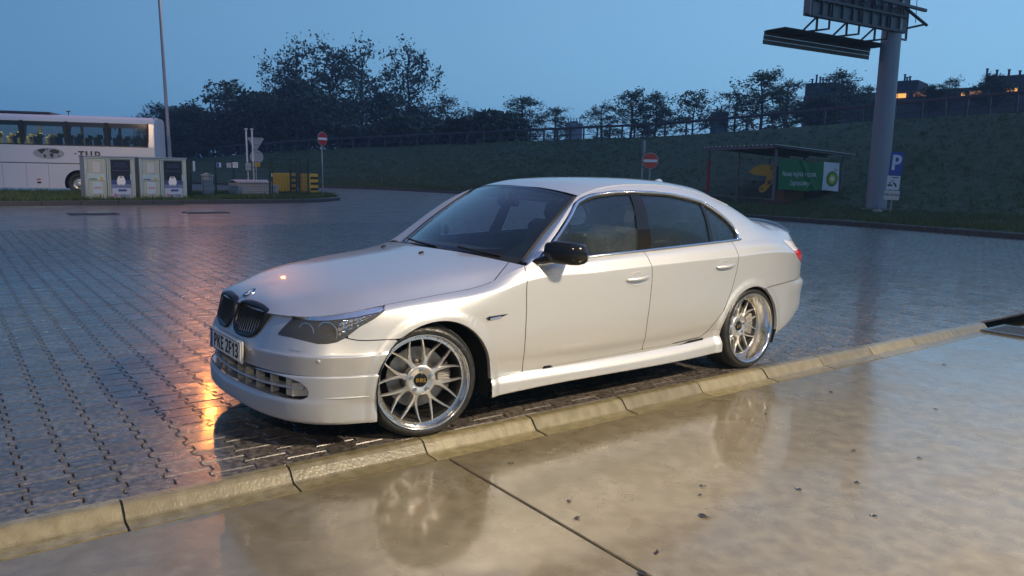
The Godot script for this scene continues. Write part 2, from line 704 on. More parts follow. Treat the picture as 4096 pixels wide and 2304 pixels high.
	for q in [["lamp_glow", Color(1.0, 0.92, 0.78), 12.0], ["sodium", Color(1.0, 0.60, 0.24), 60.0], ["window_glow", Color(1.0, 0.72, 0.38), 1.3], ["window_dim", Color(1.0, 0.70, 0.50), 0.35], ["cabin_glow", Color(0.98, 0.95, 0.62), 1.5]]:
		m = mat(q[0], Color.BLACK, 0.5)
		m.emission_enabled = true
		m.emission = q[1]
		m.emission_energy_multiplier = q[2]

# ---------------------------------------------------------------- the saloon
# The body is lofted: a plan outline from the nose round to the tail, belts at heights y set in or out by d from it.
const OUTLINE := [[-0.815, 0.0], [-0.797, 0.25], [-0.758, 0.46], [-0.683, 0.63], [-0.572, 0.75], [-0.42, 0.828], [-0.20, 0.868], [0.05, 0.89], [0.4, 0.898], [0.66, 0.902], [1.2, 0.910], [1.7, 0.915], [2.3, 0.918], [2.6, 0.917], [2.9, 0.912], [3.2, 0.893], [3.45, 0.855], [3.65, 0.80], [3.82, 0.71], [3.93, 0.55], [3.985, 0.30], [4.0, 0.0]]
const BELTS := [
	[[0, 0.165, 0.0], [4, 0.15, 0.0], [5, 0.15, 0.0], [6, 0.15, 0.0], [9, 0.17, -0.03], [13, 0.18, -0.03], [15, 0.215, -0.03], [16, 0.265, -0.04], [17, 0.325, -0.05], [19, 0.37, -0.05], [21, 0.38, -0.05]],
	[[0, 0.20, 0.035], [4, 0.165, 0.01], [5, 0.17, 0.004], [6, 0.17, 0.004], [9, 0.185, 0.0], [13, 0.195, 0.0], [15, 0.235, -0.008], [16, 0.28, -0.015], [17, 0.34, -0.02], [19, 0.385, -0.02], [21, 0.395, -0.02]],
	[[0, 0.25, 0.035], [4, 0.25, 0.012], [5, 0.25, 0.002], [6, 0.25, 0.002], [9, 0.235, 0.0], [13, 0.25, 0.0], [15, 0.30, 0.0], [17, 0.365, -0.008], [21, 0.41, -0.008]],
	[[0, 0.275, 0.025], [4, 0.29, 0.01], [5, 0.292, 0.006], [6, 0.292, 0.006], [9, 0.282, -0.024], [13, 0.305, -0.024], [15, 0.355, 0.0], [17, 0.395, -0.003], [21, 0.43, -0.003]],
	[[0, 0.30, 0.02], [4, 0.398, 0.009], [5, 0.399, 0.009], [6, 0.399, 0.009], [9, 0.294, -0.029], [13, 0.315, -0.029], [15, 0.385, 0.0], [17, 0.42, 0.0], [21, 0.45, 0.0]],
	[[0, 0.40, 0.0], [4, 0.406, 0.0], [5, 0.407, 0.0], [6, 0.407, 0.0], [9, 0.35, -0.022], [13, 0.365, -0.022], [15, 0.42, 0.0], [17, 0.45, 0.0], [21, 0.48, 0.0]],
	[[0, 0.49, 0.006], [4, 0.503, 0.007], [5, 0.505, 0.007], [6, 0.505, 0.006], [9, 0.42, -0.008], [13, 0.43, -0.008], [15, 0.48, 0.0], [17, 0.50, 0.0], [21, 0.52, 0.0]],
	[[0, 0.515, -0.004], [4, 0.518, -0.002], [5, 0.518, -0.002], [6, 0.53, 0.0], [9, 0.56, 0.0], [13, 0.58, 0.0], [15, 0.58, 0.0], [17, 0.60, 0.012], [21, 0.62, 0.01]],
	[[0, 0.57, -0.02], [4, 0.58, -0.022], [5, 0.585, -0.019], [6, 0.62, -0.002], [9, 0.72, 0.0], [13, 0.74, 0.0], [15, 0.70, 0.0], [17, 0.66, -0.01], [21, 0.66, -0.015]],
	[[0, 0.62, -0.04], [4, 0.64, -0.037], [5, 0.65, -0.03], [6, 0.70, -0.012], [7, 0.72, -0.004], [8, 0.780, -0.002], [9, 0.838, -0.001], [10, 0.856, -0.001], [13, 0.885, -0.001], [15, 0.89, 0.0], [17, 0.84, -0.01], [21, 0.80, -0.06]],
	[[0, 0.66, -0.058], [4, 0.68, -0.052], [5, 0.70, -0.04], [6, 0.74, -0.025], [7, 0.76, -0.02], [8, 0.800, -0.012], [9, 0.856, -0.008], [10, 0.873, -0.008], [13, 0.901, -0.007], [15, 0.908, -0.009], [17, 0.87, -0.02], [21, 0.85, -0.08]],
	[[0, 0.685, -0.07], [4, 0.70, -0.062], [5, 0.72, -0.052], [6, 0.757, -0.045], [7, 0.78, -0.045], [8, 0.819, -0.042], [9, 0.898, -0.032], [10, 0.922, -0.031], [11, 0.935, -0.031], [13, 0.955, -0.03], [15, 0.955, -0.03], [17, 0.90, -0.05], [21, 0.90, -0.1]],
	[[0, 0.70, -0.065], [2, 0.70, -0.05], [4, 0.714, -0.072], [5, 0.737, -0.065], [6, 0.768, -0.068], [7, 0.792, -0.075], [8, 0.832, -0.075], [9, 0.921, -0.052], [10, 0.945, -0.054], [11, 0.963, -0.055], [12, 0.985, -0.058], [13, 0.997, -0.06], [15, 0.99, -0.07], [17, 0.95, -0.09], [19, 0.93, -0.1], [21, 0.93, -0.1]],
]
const ARCH_F := Vector3(0.035, 0.302, 0.362)
const ARCH_R := Vector3(2.858, 0.292, 0.36)
const HOOD_END := 2.085

class Grid:
	var cols := 0
	var rows := 0
	var P := PackedVector3Array()
	var N := PackedVector3Array()
	var Q := PackedVector2Array()
	func finish(flip: Vector3) -> void:
		N.resize(P.size())
		for i in cols:
			for j in rows:
				var a := P[mini(i + 1, cols - 1) * rows + j] - P[maxi(i - 1, 0) * rows + j]
				var b := P[i * rows + mini(j + 1, rows - 1)] - P[i * rows + maxi(j - 1, 0)]
				var nn := a.cross(b)
				if nn.length() < 1e-12:
					nn = Vector3.UP
				nn = nn.normalized()
				var o := P[i * rows + j] - flip
				N[i * rows + j] = nn if nn.dot(o) >= 0.0 else -nn

var out_k := PackedFloat32Array()
var out_x := PackedFloat32Array()
var out_z := PackedFloat32Array()
var belt_k := []
var belt_y := []
var belt_d := []
var index_k := PackedFloat32Array()

func outline_setup() -> void:
	var l := 0.0
	for i in OUTLINE.size():
		if i > 0:
			l += Vector2(OUTLINE[i][0] - OUTLINE[i - 1][0], OUTLINE[i][1] - OUTLINE[i - 1][1]).length()
		out_k.append(l)
		out_x.append(OUTLINE[i][0])
		out_z.append(OUTLINE[i][1])
	for b in BELTS:
		var k := PackedFloat32Array()
		var y := PackedFloat32Array()
		var d := PackedFloat32Array()
		for q in b:
			k.append(out_k[q[0]])
			y.append(q[1])
			d.append(q[2])
		belt_k.append(k)
		belt_y.append(y)
		belt_d.append(d)
		index_k.append(index_k.size())

func plan(s: float) -> Vector2:
	return Vector2(spl(out_k, out_x, s), spl(out_k, out_z, s))

func plan_normal(s: float) -> Vector2:
	var t := plan(minf(s + 0.002, out_k[-1])) - plan(maxf(s - 0.002, 0.0))
	if s < 0.02:
		t = Vector2(0, 1)
	elif s > out_k[-1] - 0.02:
		t = Vector2(0, -1)
	t = t.normalized()
	return Vector2(-t.y, t.x)

func arch_out(a: Vector3, x: float, y: float) -> float:
	if y < a.y:
		return absf(x - a.x) - a.z
	return Vector2(x - a.x, y - a.y).length() - a.z

func s_of_x(x: float) -> float:
	var lo := 0.3
	var hi := 5.7
	for k in 40:
		var mid := (lo + hi) * 0.5
		if spl(out_k, out_x, mid) < x:
			lo = mid
		else:
			hi = mid
	return lo

# points on the side of the body, columns over s, rows over the belts
func side_grid(ns: int, per: int) -> Grid:
	var g := Grid.new()
	var nb := BELTS.size()
	g.cols = ns
	g.rows = (nb - 1) * per + 1
	for i in ns:
		var s := out_k[-1] * i / (ns - 1)
		var p := plan(s)
		var nn := plan_normal(s)
		var ys := PackedFloat32Array()
		var ds := PackedFloat32Array()
		for b in nb:
			ys.append(spl(belt_k[b], belt_y[b], s))
			ds.append(spl(belt_k[b], belt_d[b], s))
		for j in g.rows:
			var t := float(j) / per
			var y := spm(ys, t)
			var d := spm(ds, t)
			var x := p.x + nn.x * d
			var a := minf(arch_out(ARCH_F, x, y), arch_out(ARCH_R, x, y))
			if s > 0.9:
				d += 0.011 * (1.0 - smoothstep(0.030, 0.056, a)) * smoothstep(0.9, 1.15, s)
			g.P.append(Vector3(p.x + nn.x * d, y, p.y + nn.y * d))
			g.Q.append(Vector2(s, y))
	g.finish(Vector3(1.6, 0.45, 0.0))
	return g

# adds to mb the piece of a grid where f >= 0, moved out by «off»
func cut(g: Grid, f: PackedFloat32Array, mb: MB, off := 0.0, c0 := 0, c1 := -1) -> void:
	if c1 < 0:
		c1 = g.cols - 1
	var known := {}
	for i in range(c0, c1):
		for j in g.rows - 1:
			var a := i * g.rows + j
			var b := a + g.rows
			if f[a] < 0.0 and f[b] < 0.0 and f[a + 1] < 0.0 and f[b + 1] < 0.0:
				continue
			for t in [[a, b, b + 1], [a, b + 1, a + 1]]:
				var ring := []
				for k in 3:
					var u: int = t[k]
					var w: int = t[(k + 1) % 3]
					if f[u] >= 0.0:
						if not known.has(u):
							known[u] = mb.vert(g.P[u] + g.N[u] * off, g.N[u], g.Q[u])
						ring.append(known[u])
					if (f[u] >= 0.0) != (f[w] >= 0.0):
						var e := Vector2i(mini(u, w), maxi(u, w))
						if not known.has(e):
							var q := f[u] / (f[u] - f[w])
							var nn := g.N[u].lerp(g.N[w], q).normalized()
							known[e] = mb.vert(g.P[u].lerp(g.P[w], q) + nn * off, nn, g.Q[u].lerp(g.Q[w], q))
						ring.append(known[e])
				for k in range(1, ring.size() - 1):
					mb.tri(ring[0], ring[k], ring[k + 1])

func field(g: Grid, fn: Callable, lo := -1e9, hi := 1e9) -> PackedFloat32Array:
	var f := PackedFloat32Array()
	f.resize(g.P.size())
	for k in g.P.size():
		var q := g.Q[k].x
		f[k] = -1.0 if q < lo or q > hi else fn.call(g.P[k], g.Q[k])
	return f

func poly(a: Array) -> PackedVector2Array:
	var r := PackedVector2Array()
	for q in a:
		r.append(Vector2(q[0], q[1]))
	return r

# [x, y] seen from the side to [s, y]
func side_poly(a: Array) -> PackedVector2Array:
	var r := PackedVector2Array()
	for q in a:
		r.append(Vector2(s_of_x(q[0]), q[1]))
	return r

# a point of the lower body at s and height y (searches the belts)
func on_side(g: Grid, s: float, y: float) -> Array:
	var fi := clampf(s / out_k[-1] * (g.cols - 1), 0.0, g.cols - 1.001)
	var res := []
	for c in 2:
		var i := int(fi) + c
		var at := (g.rows - 2) if y > 0.5 else 0
		for j in g.rows - 1:
			if g.P[i * g.rows + j].y <= y and g.P[i * g.rows + j + 1].y >= y:
				at = j
				break
		var a := g.P[i * g.rows + at]
		var b := g.P[i * g.rows + at + 1]
		var t := clampf((y - a.y) / maxf(b.y - a.y, 1e-6), 0.0, 1.0)
		res.append(a.lerp(b, t))
		res.append(g.N[i * g.rows + at].lerp(g.N[i * g.rows + at + 1], t))
	return [res[0].lerp(res[2], fi - int(fi)), res[1].lerp(res[3], fi - int(fi)).normalized()]

func on_cabin(g: Grid, q: Vector2) -> Array:
	var best := 1e9
	var at := 0
	for k in g.P.size():
		var e := g.Q[k].distance_squared_to(q)
		if e < best:
			best = e
			at = k
	var p := g.P[at]
	var nn := g.N[at]
	return [Vector3(q.x, q.y, p.z - (nn.x * (q.x - p.x) + nn.y * (q.y - p.y)) / maxf(nn.z, 0.2)), nn]

# ribbon along a list of [point, outward normal] from the surface to depth «inset»
func skirt(mb: MB, ring: Array, inset: float, closed := true) -> void:
	var P := [[], []]
	for q in ring:
		P[0].append(q[0])
		P[1].append(q[0] - q[1] * inset)
	var c := Vector3.ZERO
	for q in ring:
		c += q[0] - q[1] * inset * 0.5
	c /= ring.size()
	var rows: int = P[0].size()
	for k in (rows if closed else rows - 1):
		var k1: int = (k + 1) % rows
		var pts := [P[0][k], P[0][k1], P[1][k1], P[1][k]]
		mb.face_out(pts, c + (c - (P[0][k] + P[0][k1]) * 0.5) * -2.0)

const GAP := 0.0026
const DOOR_FRONT := [[0.668, 0.935], [0.648, 0.85], [0.645, 0.66], [0.643, 0.45], [0.648, 0.292]]
const DOOR_SPLIT := [[1.675, 0.975], [1.708, 0.86], [1.705, 0.658], [1.688, 0.465], [1.691, 0.30]]
const DOOR_REAR := [[2.628, 1.01], [2.648, 0.901], [2.636, 0.796], [2.584, 0.64], [2.499, 0.487], [2.356, 0.348], [2.287, 0.314], [2.0, 0.301]]
# the side glass outline seen from the side
const GLASS := [[0.752, 0.929], [1.18, 0.953], [1.71, 0.97], [2.66, 1.003], [2.70, 1.012], [2.722, 1.045], [2.69, 1.122], [2.58, 1.215], [2.44, 1.284], [2.17, 1.333], [1.98, 1.347], [1.80, 1.352], [1.60, 1.349], [1.40, 1.328], [1.29, 1.303], [1.20, 1.270], [1.08, 1.180], [0.94, 1.073]]
const RAIL := [[0.70, 0.70, 0.935, 0.835], [0.86, 0.86, 1.052, 0.797], [1.0, 1.0, 1.158, 0.757], [1.14, 1.14, 1.258, 0.700], [1.285, 1.285, 1.330, 0.628], [1.38, 1.38, 1.353, 0.602], [1.48, 1.48, 1.374, 0.588], [1.68, 1.68, 1.399, 0.585], [1.9, 1.9, 1.406, 0.588], [2.12, 2.12, 1.402, 0.588], [2.43, 2.43, 1.37, 0.585], [2.68, 2.68, 1.318, 0.585], [2.95, 2.95, 1.233, 0.60], [3.24, 3.24, 1.105, 0.635], [3.42, 3.42, 1.052, 0.65], [3.6, 3.6, 1.028, 0.64], [3.75, 3.75, 1.01, 0.60], [3.88, 3.88, 0.99, 0.52]]
const ROOF_MID := [[1.20, 1.382], [1.35, 1.418], [1.6, 1.440], [1.9, 1.448], [2.3, 1.444], [2.6, 1.424], [2.87, 1.385], [3.1, 1.29], [3.45, 1.12]]

func side_top(x: float) -> Vector3:   # the top belt of the lower body at x
	var s := s_of_x(x)
	var p := plan(s)
	var nn := plan_normal(s)
	var d := spl(belt_k[12], belt_d[12], s)
	return Vector3(p.x + nn.x * d, spl(belt_k[12], belt_y[12], s), p.y + nn.y * d)

# the side of the cabin, from the belt up to the roof rail; Q is (x, y)
func cabin_grid(nc: int, nr: int) -> Grid:
	var g := Grid.new()
	g.cols = nc
	g.rows = nr
	for i in nc:
		var u := float(i) / (nc - 1)
		var xb := lerpf(0.665, 3.80, u)
		var xt := lerpf(0.70, 3.88, u)
		var a := side_top(xb)
		var b := curve(RAIL, xt)
		for j in nr:
			var t := float(j) / (nr - 1)
			var y := lerpf(a.y, b.y, t)
			var w := 0.62 * t + 0.38 * pow(t, 4.0)
			if xb > 2.7:
				w = lerpf(w, t * 0.8 + 0.2 * t * t, smoothstep(2.7, 3.3, xb))
			var p := Vector3(lerpf(a.x, b.x, t), y, lerpf(a.z, b.z, w))
			g.P.append(p)
			g.Q.append(Vector2(p.x, p.y))
	g.finish(Vector3(1.8, 0.6, 0.0))
	return g

# bonnet: rows from its edge on the wing to the middle; Q is (x, z)
const HOOD_C := [[0.0, -0.752, 0.702, 0.0], [0.25, -0.70, 0.744, 0.0], [0.464, -0.62, 0.779, 0.0], [0.654, -0.52, 0.81, 0.0], [0.827, -0.40, 0.84, 0.0], [1.004, -0.26, 0.867, 0.0], [1.227, -0.08, 0.896, 0.0], [1.478, 0.10, 0.921, 0.0], [1.828, 0.32, 0.950, 0.0], [2.085, 0.48, 0.972, 0.0]]
const HOOD_K := [[0.0, -0.752, 0.702, 0.0], [0.25, -0.715, 0.730, 0.19], [0.464, -0.66, 0.750, 0.345], [0.654, -0.55, 0.774, 0.44], [0.827, -0.44, 0.797, 0.52], [1.004, -0.30, 0.823, 0.575], [1.227, -0.10, 0.850, 0.61], [1.478, 0.10, 0.873, 0.635], [1.828, 0.37, 0.902, 0.655], [2.085, 0.625, 0.940, 0.70]]

func hood_grid(nc: int, nr: int) -> Grid:
	var g := Grid.new()
	g.cols = nc
	g.rows = nr
	for i in nc:
		var s := HOOD_END * i / (nc - 1)
		var p := plan(s)
		var nn := plan_normal(s)
		var d := spl(belt_k[12], belt_d[12], s)
		var e := Vector3(p.x + nn.x * d, spl(belt_k[12], belt_y[12], s), maxf(p.y + nn.y * d, 0.0))
		var k := curve(HOOD_K, s)
		var c := curve(HOOD_C, s)
		var h := k.lerp(c, 0.5) + Vector3(0, (c.y - k.y) * 0.22, 0)
		var kk := PackedFloat32Array([0.0, 1.0, 2.0, 3.0, 4.0])
		var h2 := Vector3(c.x, c.y, -h.z)
		var xs := PackedFloat32Array([e.x, k.x, h.x, c.x, h.x])
		var ys := PackedFloat32Array([e.y, k.y, h.y, c.y, h.y])
		var zs := PackedFloat32Array([e.z, k.z, h.z, c.z, -h.z])
		for j in nr:
			var t := 3.0 * j / (nr - 1)
			var q := Vector3(spl(kk, xs, t), spl(kk, ys, t), spl(kk, zs, t))
			g.P.append(q)
			g.Q.append(Vector2(q.x, q.z))
	g.finish(Vector3(0.2, -3.0, 0.2))
	return g

func both(car: Node, called: String, mb: MB, m: Material, label := "") -> void:
	part(car, called, mb, m, label)
	part(car, called, mb.mirrored(), m, label)

func build_car() -> void:
	outline_setup()
	var car := thing("parked_car", "silver four-door saloon with mesh wheels parked beside the concrete kerb", "car")
	var S := side_grid(404, 6)
	var K := cabin_grid(230, 34)
	var B := hood_grid(150, 40)
	var paint: Material = M.paint
	var n_cols := S.cols - 1
	var ci := func(s: float) -> int: return clampi(int(s / out_k[-1] * n_cols), 0, n_cols)

	# outlines on the side (s, y)
	var lamp := poly([[0.600, 0.704], [0.70, 0.715], [0.86, 0.735], [1.00, 0.752], [1.135, 0.772], [1.150, 0.762], [1.140, 0.735], [1.075, 0.696], [0.998, 0.660], [0.922, 0.606], [0.880, 0.586], [0.83, 0.577], [0.775, 0.576], [0.71, 0.586], [0.62, 0.597], [0.510, 0.600], [0.545, 0.645]])
	var slot := poly([[-0.2, 0.388], [0.287, 0.392], [0.48, 0.392], [0.63, 0.388], [0.69, 0.372], [0.728, 0.345], [0.74, 0.318], [0.73, 0.293], [0.69, 0.277], [0.57, 0.277], [0.44, 0.285], [0.27, 0.291], [-0.2, 0.295]])
	var tail := side_poly([[3.40, 0.962], [3.475, 0.895], [3.60, 0.82], [3.72, 0.775]])
	tail.append_array(poly([[5.55, 0.775], [5.55, 0.99], [4.86, 0.99]]))
	var seam_y := func(s: float) -> float: return table([[0.90, 0.612], [0.983, 0.592], [1.09, 0.587], [1.25, 0.586], [1.5, 0.586]], s)
	var edge_y := func(s: float) -> float: return spl(belt_k[12], belt_y[12], s) + (1.0 if s > 1.86 else 0.0)
	var sill_y := func(s: float) -> float:
		return table([[s_of_x(0.3), 0.278], [s_of_x(0.65), 0.287], [s_of_x(1.68), 0.295], [s_of_x(2.20), 0.307], [s_of_x(2.29), 0.316], [s_of_x(2.36), 0.346], [s_of_x(2.6), 0.344]], s)
	var arches := func(p: Vector3) -> float: return minf(arch_out(ARCH_F, p.x, p.y), arch_out(ARCH_R, p.x, p.y))
	var s_arch := s_of_x(0.05)
	var s_rear := s_of_x(2.86)
	var in_arch := func(p: Vector3, q: Vector2) -> float: return -1.0 if q.x < 0.5 else arch_out(ARCH_F, p.x, p.y)

	# front bumper
	var lip_seam := 0.4035
	var mb := MB.new()
	cut(S, field(S, func(p, q):
		var f: float = q.y - lip_seam - 0.0012
		if q.x > 0.88:
			f = minf(f, seam_y.call(q.x) - GAP - q.y)
		if q.x > 0.58 and q.x <= 0.95:
			f = minf(f, (0.95 - q.x) * 3.0 + 0.62 - q.y)
		f = minf(f, -pin(lamp, q) - 0.003)
		f = minf(f, edge_y.call(q.x) - 0.003 - q.y)
		return minf(f, arch_out(ARCH_F, p.x, p.y) if q.x > 0.6 else 1.0), -1.0, s_arch), mb, 0.0, 0, ci.call(s_arch) + 2)
	both(car, "front_bumper", mb, paint)
	mb = MB.new()
	cut(S, field(S, func(p, q):
		var f: float = minf(lip_seam - 0.0012 - q.y, -pin(slot, q))
		return minf(f, arch_out(ARCH_F, p.x, p.y) if q.x > 0.6 else 1.0), -1.0, s_arch), mb, 0.004, 0, ci.call(s_arch) + 2)
	# the returns of the air slot
	var ring := []
	for q in slot:
		if q.x >= 0.0:
			ring.append(on_side(S, q.x, q.y))
	var fine := []
	for k in ring.size() - 1:
		for u in 5:
			fine.append([ring[k][0].lerp(ring[k + 1][0], u / 5.0), ring[k][1].lerp(ring[k + 1][1], u / 5.0).normalized()])
	var c0 = on_side(S, 0.0, 0.388)
	var c1 = on_side(S, 0.0, 0.294)
	fine.push_front(c0)
	fine.append(ring[ring.size() - 1])
	fine.append(c1)
	skirt(mb, fine, 0.075, false)
	both(car, "front_lip_spoiler", mb, paint)
	# air slot: backing, one long slat, upright fins
	mb = MB.new()
	cut(S, field(S, func(p, q): return minf(q.y - 0.25, minf(0.42 - q.y, 0.78 - q.x)), -1.0, 0.8), mb, -0.12, 0, ci.call(0.82))
	both(car, "air_slot_backing", mb, M.black)
	mb = MB.new()
	var slat := []
	for k in 25:
		var s := 0.70 * k / 24.0
		var o := on_side(S, s, 0.335)
		slat.append(o)
	for k in slat.size() - 1:
		var a: Array = slat[k]
		var b: Array = slat[k + 1]
		var dy := Vector3(0, 0.006, 0)
		var A0: Vector3 = a[0] - a[1] * 0.012
		var B0: Vector3 = b[0] - b[1] * 0.012
		var A1: Vector3 = a[0] - a[1] * 0.07
		var B1: Vector3 = b[0] - b[1] * 0.07
		mb.face([A0 + dy, B0 + dy, B1 + dy, A1 + dy], Vector3.UP)
		mb.face([A0 - dy, B0 - dy, B1 - dy, A1 - dy], Vector3.DOWN)
		mb.face([A0 + dy, B0 + dy, B0 - dy, A0 - dy], a[1])
	both(car, "air_slot_slat", mb, paint)
	for s in [0.09, 0.20, 0.33, 0.47, 0.60]:
		mb = MB.new()
		var o := on_side(S, s, 0.335)
		var bs := Basis(Vector3(o[1].x, 0, o[1].z).normalized(), Vector3.UP, Vector3(o[1].x, 0, o[1].z).normalized().cross(Vector3.UP))
		mb.box(o[0] - o[1] * 0.05, Vector3(0.045, 0.1, 0.014 if s < 0.55 else 0.035), bs)
		both(car, "air_slot_fin", mb, M.grey_plastic)
	# end panel of the slot
	mb = MB.new()
	var oe := on_side(S, 0.665, 0.325)
	mb.box(oe[0] - oe[1] * 0.055, Vector3(0.09, 0.07, 0.06), Basis(Vector3.UP, -0.5))
	both(car, "air_slot_end", mb, M.grey_plastic)
	# crease on the lip spoiler: a slim rib
	mb = MB.new()
	var rib := []
	var rr := []
	for k in 15:
		var u := k / 14.0
		var o := on_side(S, lerpf(0.80, 1.08, u), 0.292)
		rib.append(o[0] + o[1] * 0.002)
		rr.append(0.001 + 0.006 * sin(PI * u))
	mb.tube(rib, rr, 8)
	both(car, "lip_rib", mb, paint)
	# headlamp washer cover and parking sensor, standing a little proud
	mb = MB.new()
	var wp := poly([[0.665, 0.569], [0.708, 0.565], [0.718, 0.556], [0.692, 0.531], [0.628, 0.535], [0.622, 0.541], [0.655, 0.566]])
	cut(S, field(S, func(p, q): return pin(wp, q), 0.55, 0.8), mb, 0.0035, ci.call(0.55), ci.call(0.8))
	both(car, "washer_cover", mb, paint)
	for s in [0.30, 0.786]:
		mb = MB.new()
		var o := on_side(S, s, 0.486)
		mb.lathe([Vector2(0.011, -0.004), Vector2(0.0105, 0.002), Vector2(0.009, 0.0035), Vector2(0.0, 0.0036)], 20, Transform3D(Basis.looking_at(-o[1], Vector3.UP), o[0]), false)
		both(car, "parking_sensor", mb, paint)

	# front wing, with the corner beside the windscreen
	var corner := poly([[0.40, 0.90], [0.44, 0.835], [0.52, 0.802], [0.585, 0.770], [0.64, 0.730], [0.70, 0.68], [1.2, 0.68], [1.2, 1.2], [0.40, 1.2]])
	mb = MB.new()
	cut(S, field(S, func(p, q):
		var f: float = minf(arch_out(ARCH_F, p.x, p.y), -pin(lamp, q) - 0.003)
		if q.x < 1.6:
			f = minf(f, q.y - seam_y.call(q.x) - GAP)
		else:
			f = minf(f, q.y - sill_y.call(q.x) - 0.0008)
		if q.x < 1.0:
			f = minf(f, -1.0 if q.y > 0.7 else f)
		f = minf(f, edge_y.call(q.x) - 0.0013 - q.y)
		var xl := table([[0.28, 0.648], [0.45, 0.643], [0.66, 0.645], [0.85, 0.648], [0.94, 0.668]], q.y)
		return minf(f, xl - GAP - p.x), 0.88, s_of_x(0.75)), mb, 0.0, ci.call(0.86), ci.call(s_of_x(0.8)))
	cut(B, field(B, func(p, q): return pin(corner, q) - GAP), mb)
	both(car, "front_wing", mb, paint)
	# bonnet
	mb = MB.new()
	cut(B, field(B, func(p, q): return minf(-pin(corner, q) - GAP, 1.0)), mb)
	mb.add(mb.mirrored())
	part(car, "bonnet", mb, paint)

	# doors
	var split := func(y: float) -> float: return table([[0.30, 1.691], [0.465, 1.688], [0.658, 1.705], [0.86, 1.708], [0.98, 1.675]], y)
	mb = MB.new()
	cut(S, field(S, func(p, q):
		var xl := table([[0.28, 0.648], [0.45, 0.643], [0.66, 0.645], [0.85, 0.648], [0.94, 0.668]], q.y)
		return minf(minf(p.x - xl - GAP, split.call(q.y) - GAP - p.x), q.y - sill_y.call(q.x) - 0.0008), s_of_x(0.55), s_of_x(1.8)), mb, 0.0, ci.call(s_of_x(0.55)), ci.call(s_of_x(1.8)))
	var door_f := mb
	mb = MB.new()
	var rd := side_poly([[1.4, 0.2], [1.4, 1.3]] + [[2.628, 1.3]] + DOOR_REAR + [[2.0, 0.2]])
	cut(S, field(S, func(p, q):
		return minf(minf(p.x - split.call(q.y) - GAP, pin(rd, q) - GAP), q.y - sill_y.call(q.x) - 0.0008), s_of_x(1.5), s_of_x(2.75)), mb, 0.0, ci.call(s_of_x(1.5)), ci.call(s_of_x(2.75)))
	var door_r := mb

	# side skirt
	mb = MB.new()
	cut(S, field(S, func(p, q): return minf(minf(arch_out(ARCH_F, p.x, p.y), arch_out(ARCH_R, p.x, p.y)), sill_y.call(q.x) - 0.0008 - q.y), s_arch, s_rear), mb, 0.0, ci.call(s_arch), ci.call(s_rear))
	both(car, "side_skirt", mb, paint)

	# rear quarter: lower body behind the door and the pillar above it
	var bumper_seam := func(s: float) -> float: return table([[4.2, 0.60], [4.46, 0.628], [4.75, 0.642], [5.11, 0.668], [5.2, 0.70], [5.24, 0.775], [5.3, 0.85]], s)
	mb = MB.new()
	cut(S, field(S, func(p, q):
		var f: float = minf(arch_out(ARCH_R, p.x, p.y), -pin(rd, q) - GAP)
		f = minf(f, q.y - sill_y.call(q.x) - 0.0008) if q.x < s_rear else minf(f, q.y - bumper_seam.call(q.x) - GAP)
		return minf(f, -pin(tail, q) - GAP), s_of_x(2.1), 5.35), mb, 0.0, ci.call(s_of_x(2.1)), ci.call(5.4))
	var glass := poly(GLASS)
	cut(K, field(K, func(p, q): return minf(minf(q.x - 2.60, -pin(glass, q) - 0.016), 3.9 - q.x)), mb)
	both(car, "rear_quarter", mb, paint)
	mb = MB.new()
	cut(K, field(K, func(p, q): return minf(2.60 - q.x, -pin(glass, q) - 0.016)), mb)
	both(car, "roof_side_frame", mb, paint)

	# rear bumper and tail lamp
	mb = MB.new()
	cut(S, field(S, func(p, q):
		var f: float = minf(arch_out(ARCH_R, p.x, p.y), bumper_seam.call(q.x) - GAP - q.y)
		return minf(f, -pin(tail, q) - GAP), s_rear, 7.0), mb, 0.0, ci.call(s_rear))
	both(car, "rear_bumper", mb, paint)
	mb = MB.new()
	cut(S, field(S, func(p, q): return minf(pin(tail, q), 0.885 - q.y), 4.7, 5.6), mb, 0.002, ci.call(4.7), ci.call(5.6))
	var tl := mb
	mb = MB.new()
	cut(S, field(S, func(p, q): return minf(pin(tail, q), q.y - 0.885), 4.7, 5.6), mb, 0.002, ci.call(4.7), ci.call(5.6))
	for m in 2:
		var o := part(car, "tail_lamp", tl if m == 0 else tl.mirrored(), M.tail_red)
		part(o, "clear_band", mb if m == 0 else mb.mirrored(), M.tail_clear)

	# chrome round the side glass, black pillars, panes
	var chrome := MB.new()
	var bead := []
	var bead_r := []
	for k in glass.size():
		for u in 6:
			var q := glass[k].cubic_interpolate(glass[(k + 1) % glass.size()], glass[(k - 1 + glass.size()) % glass.size()], glass[(k + 2) % glass.size()], u / 6.0)
			if k == glass.size() - 1 or k in [0, 1, 2]:
				q = glass[k].lerp(glass[(k + 1) % glass.size()], u / 6.0)
			var o := on_cabin(K, q)
			bead.append(o[0] + o[1] * 0.005)
			bead_r.append(0.0105)
	bead.append(bead[0])
	bead_r.append(0.0105)
	chrome.tube(bead, bead_r, 10, false)
	both(car, "chrome_trim", chrome, M.chrome)
	var bp0 := func(y: float) -> float: return lerpf(1.63, 1.735, (y - 0.97) / 0.38)
	var bp1 := func(y: float) -> float: return lerpf(1.765, 1.83, (y - 0.97) / 0.38)
	var qd := func(y: float) -> float: return lerpf(2.40, 2.455, (y - 0.98) / 0.30)
	mb = MB.new()
	cut(K, field(K, func(p, q): return minf(pin(glass, q), minf(q.x - bp0.call(q.y), bp1.call(q.y) - q.x))), mb, -0.001)
	both(car, "door_pillar_cover", mb, M.gloss_black)
	mb = MB.new()
	cut(K, field(K, func(p, q): return minf(pin(glass, q), 0.018 - absf(q.x - qd.call(q.y)))), mb, -0.001)
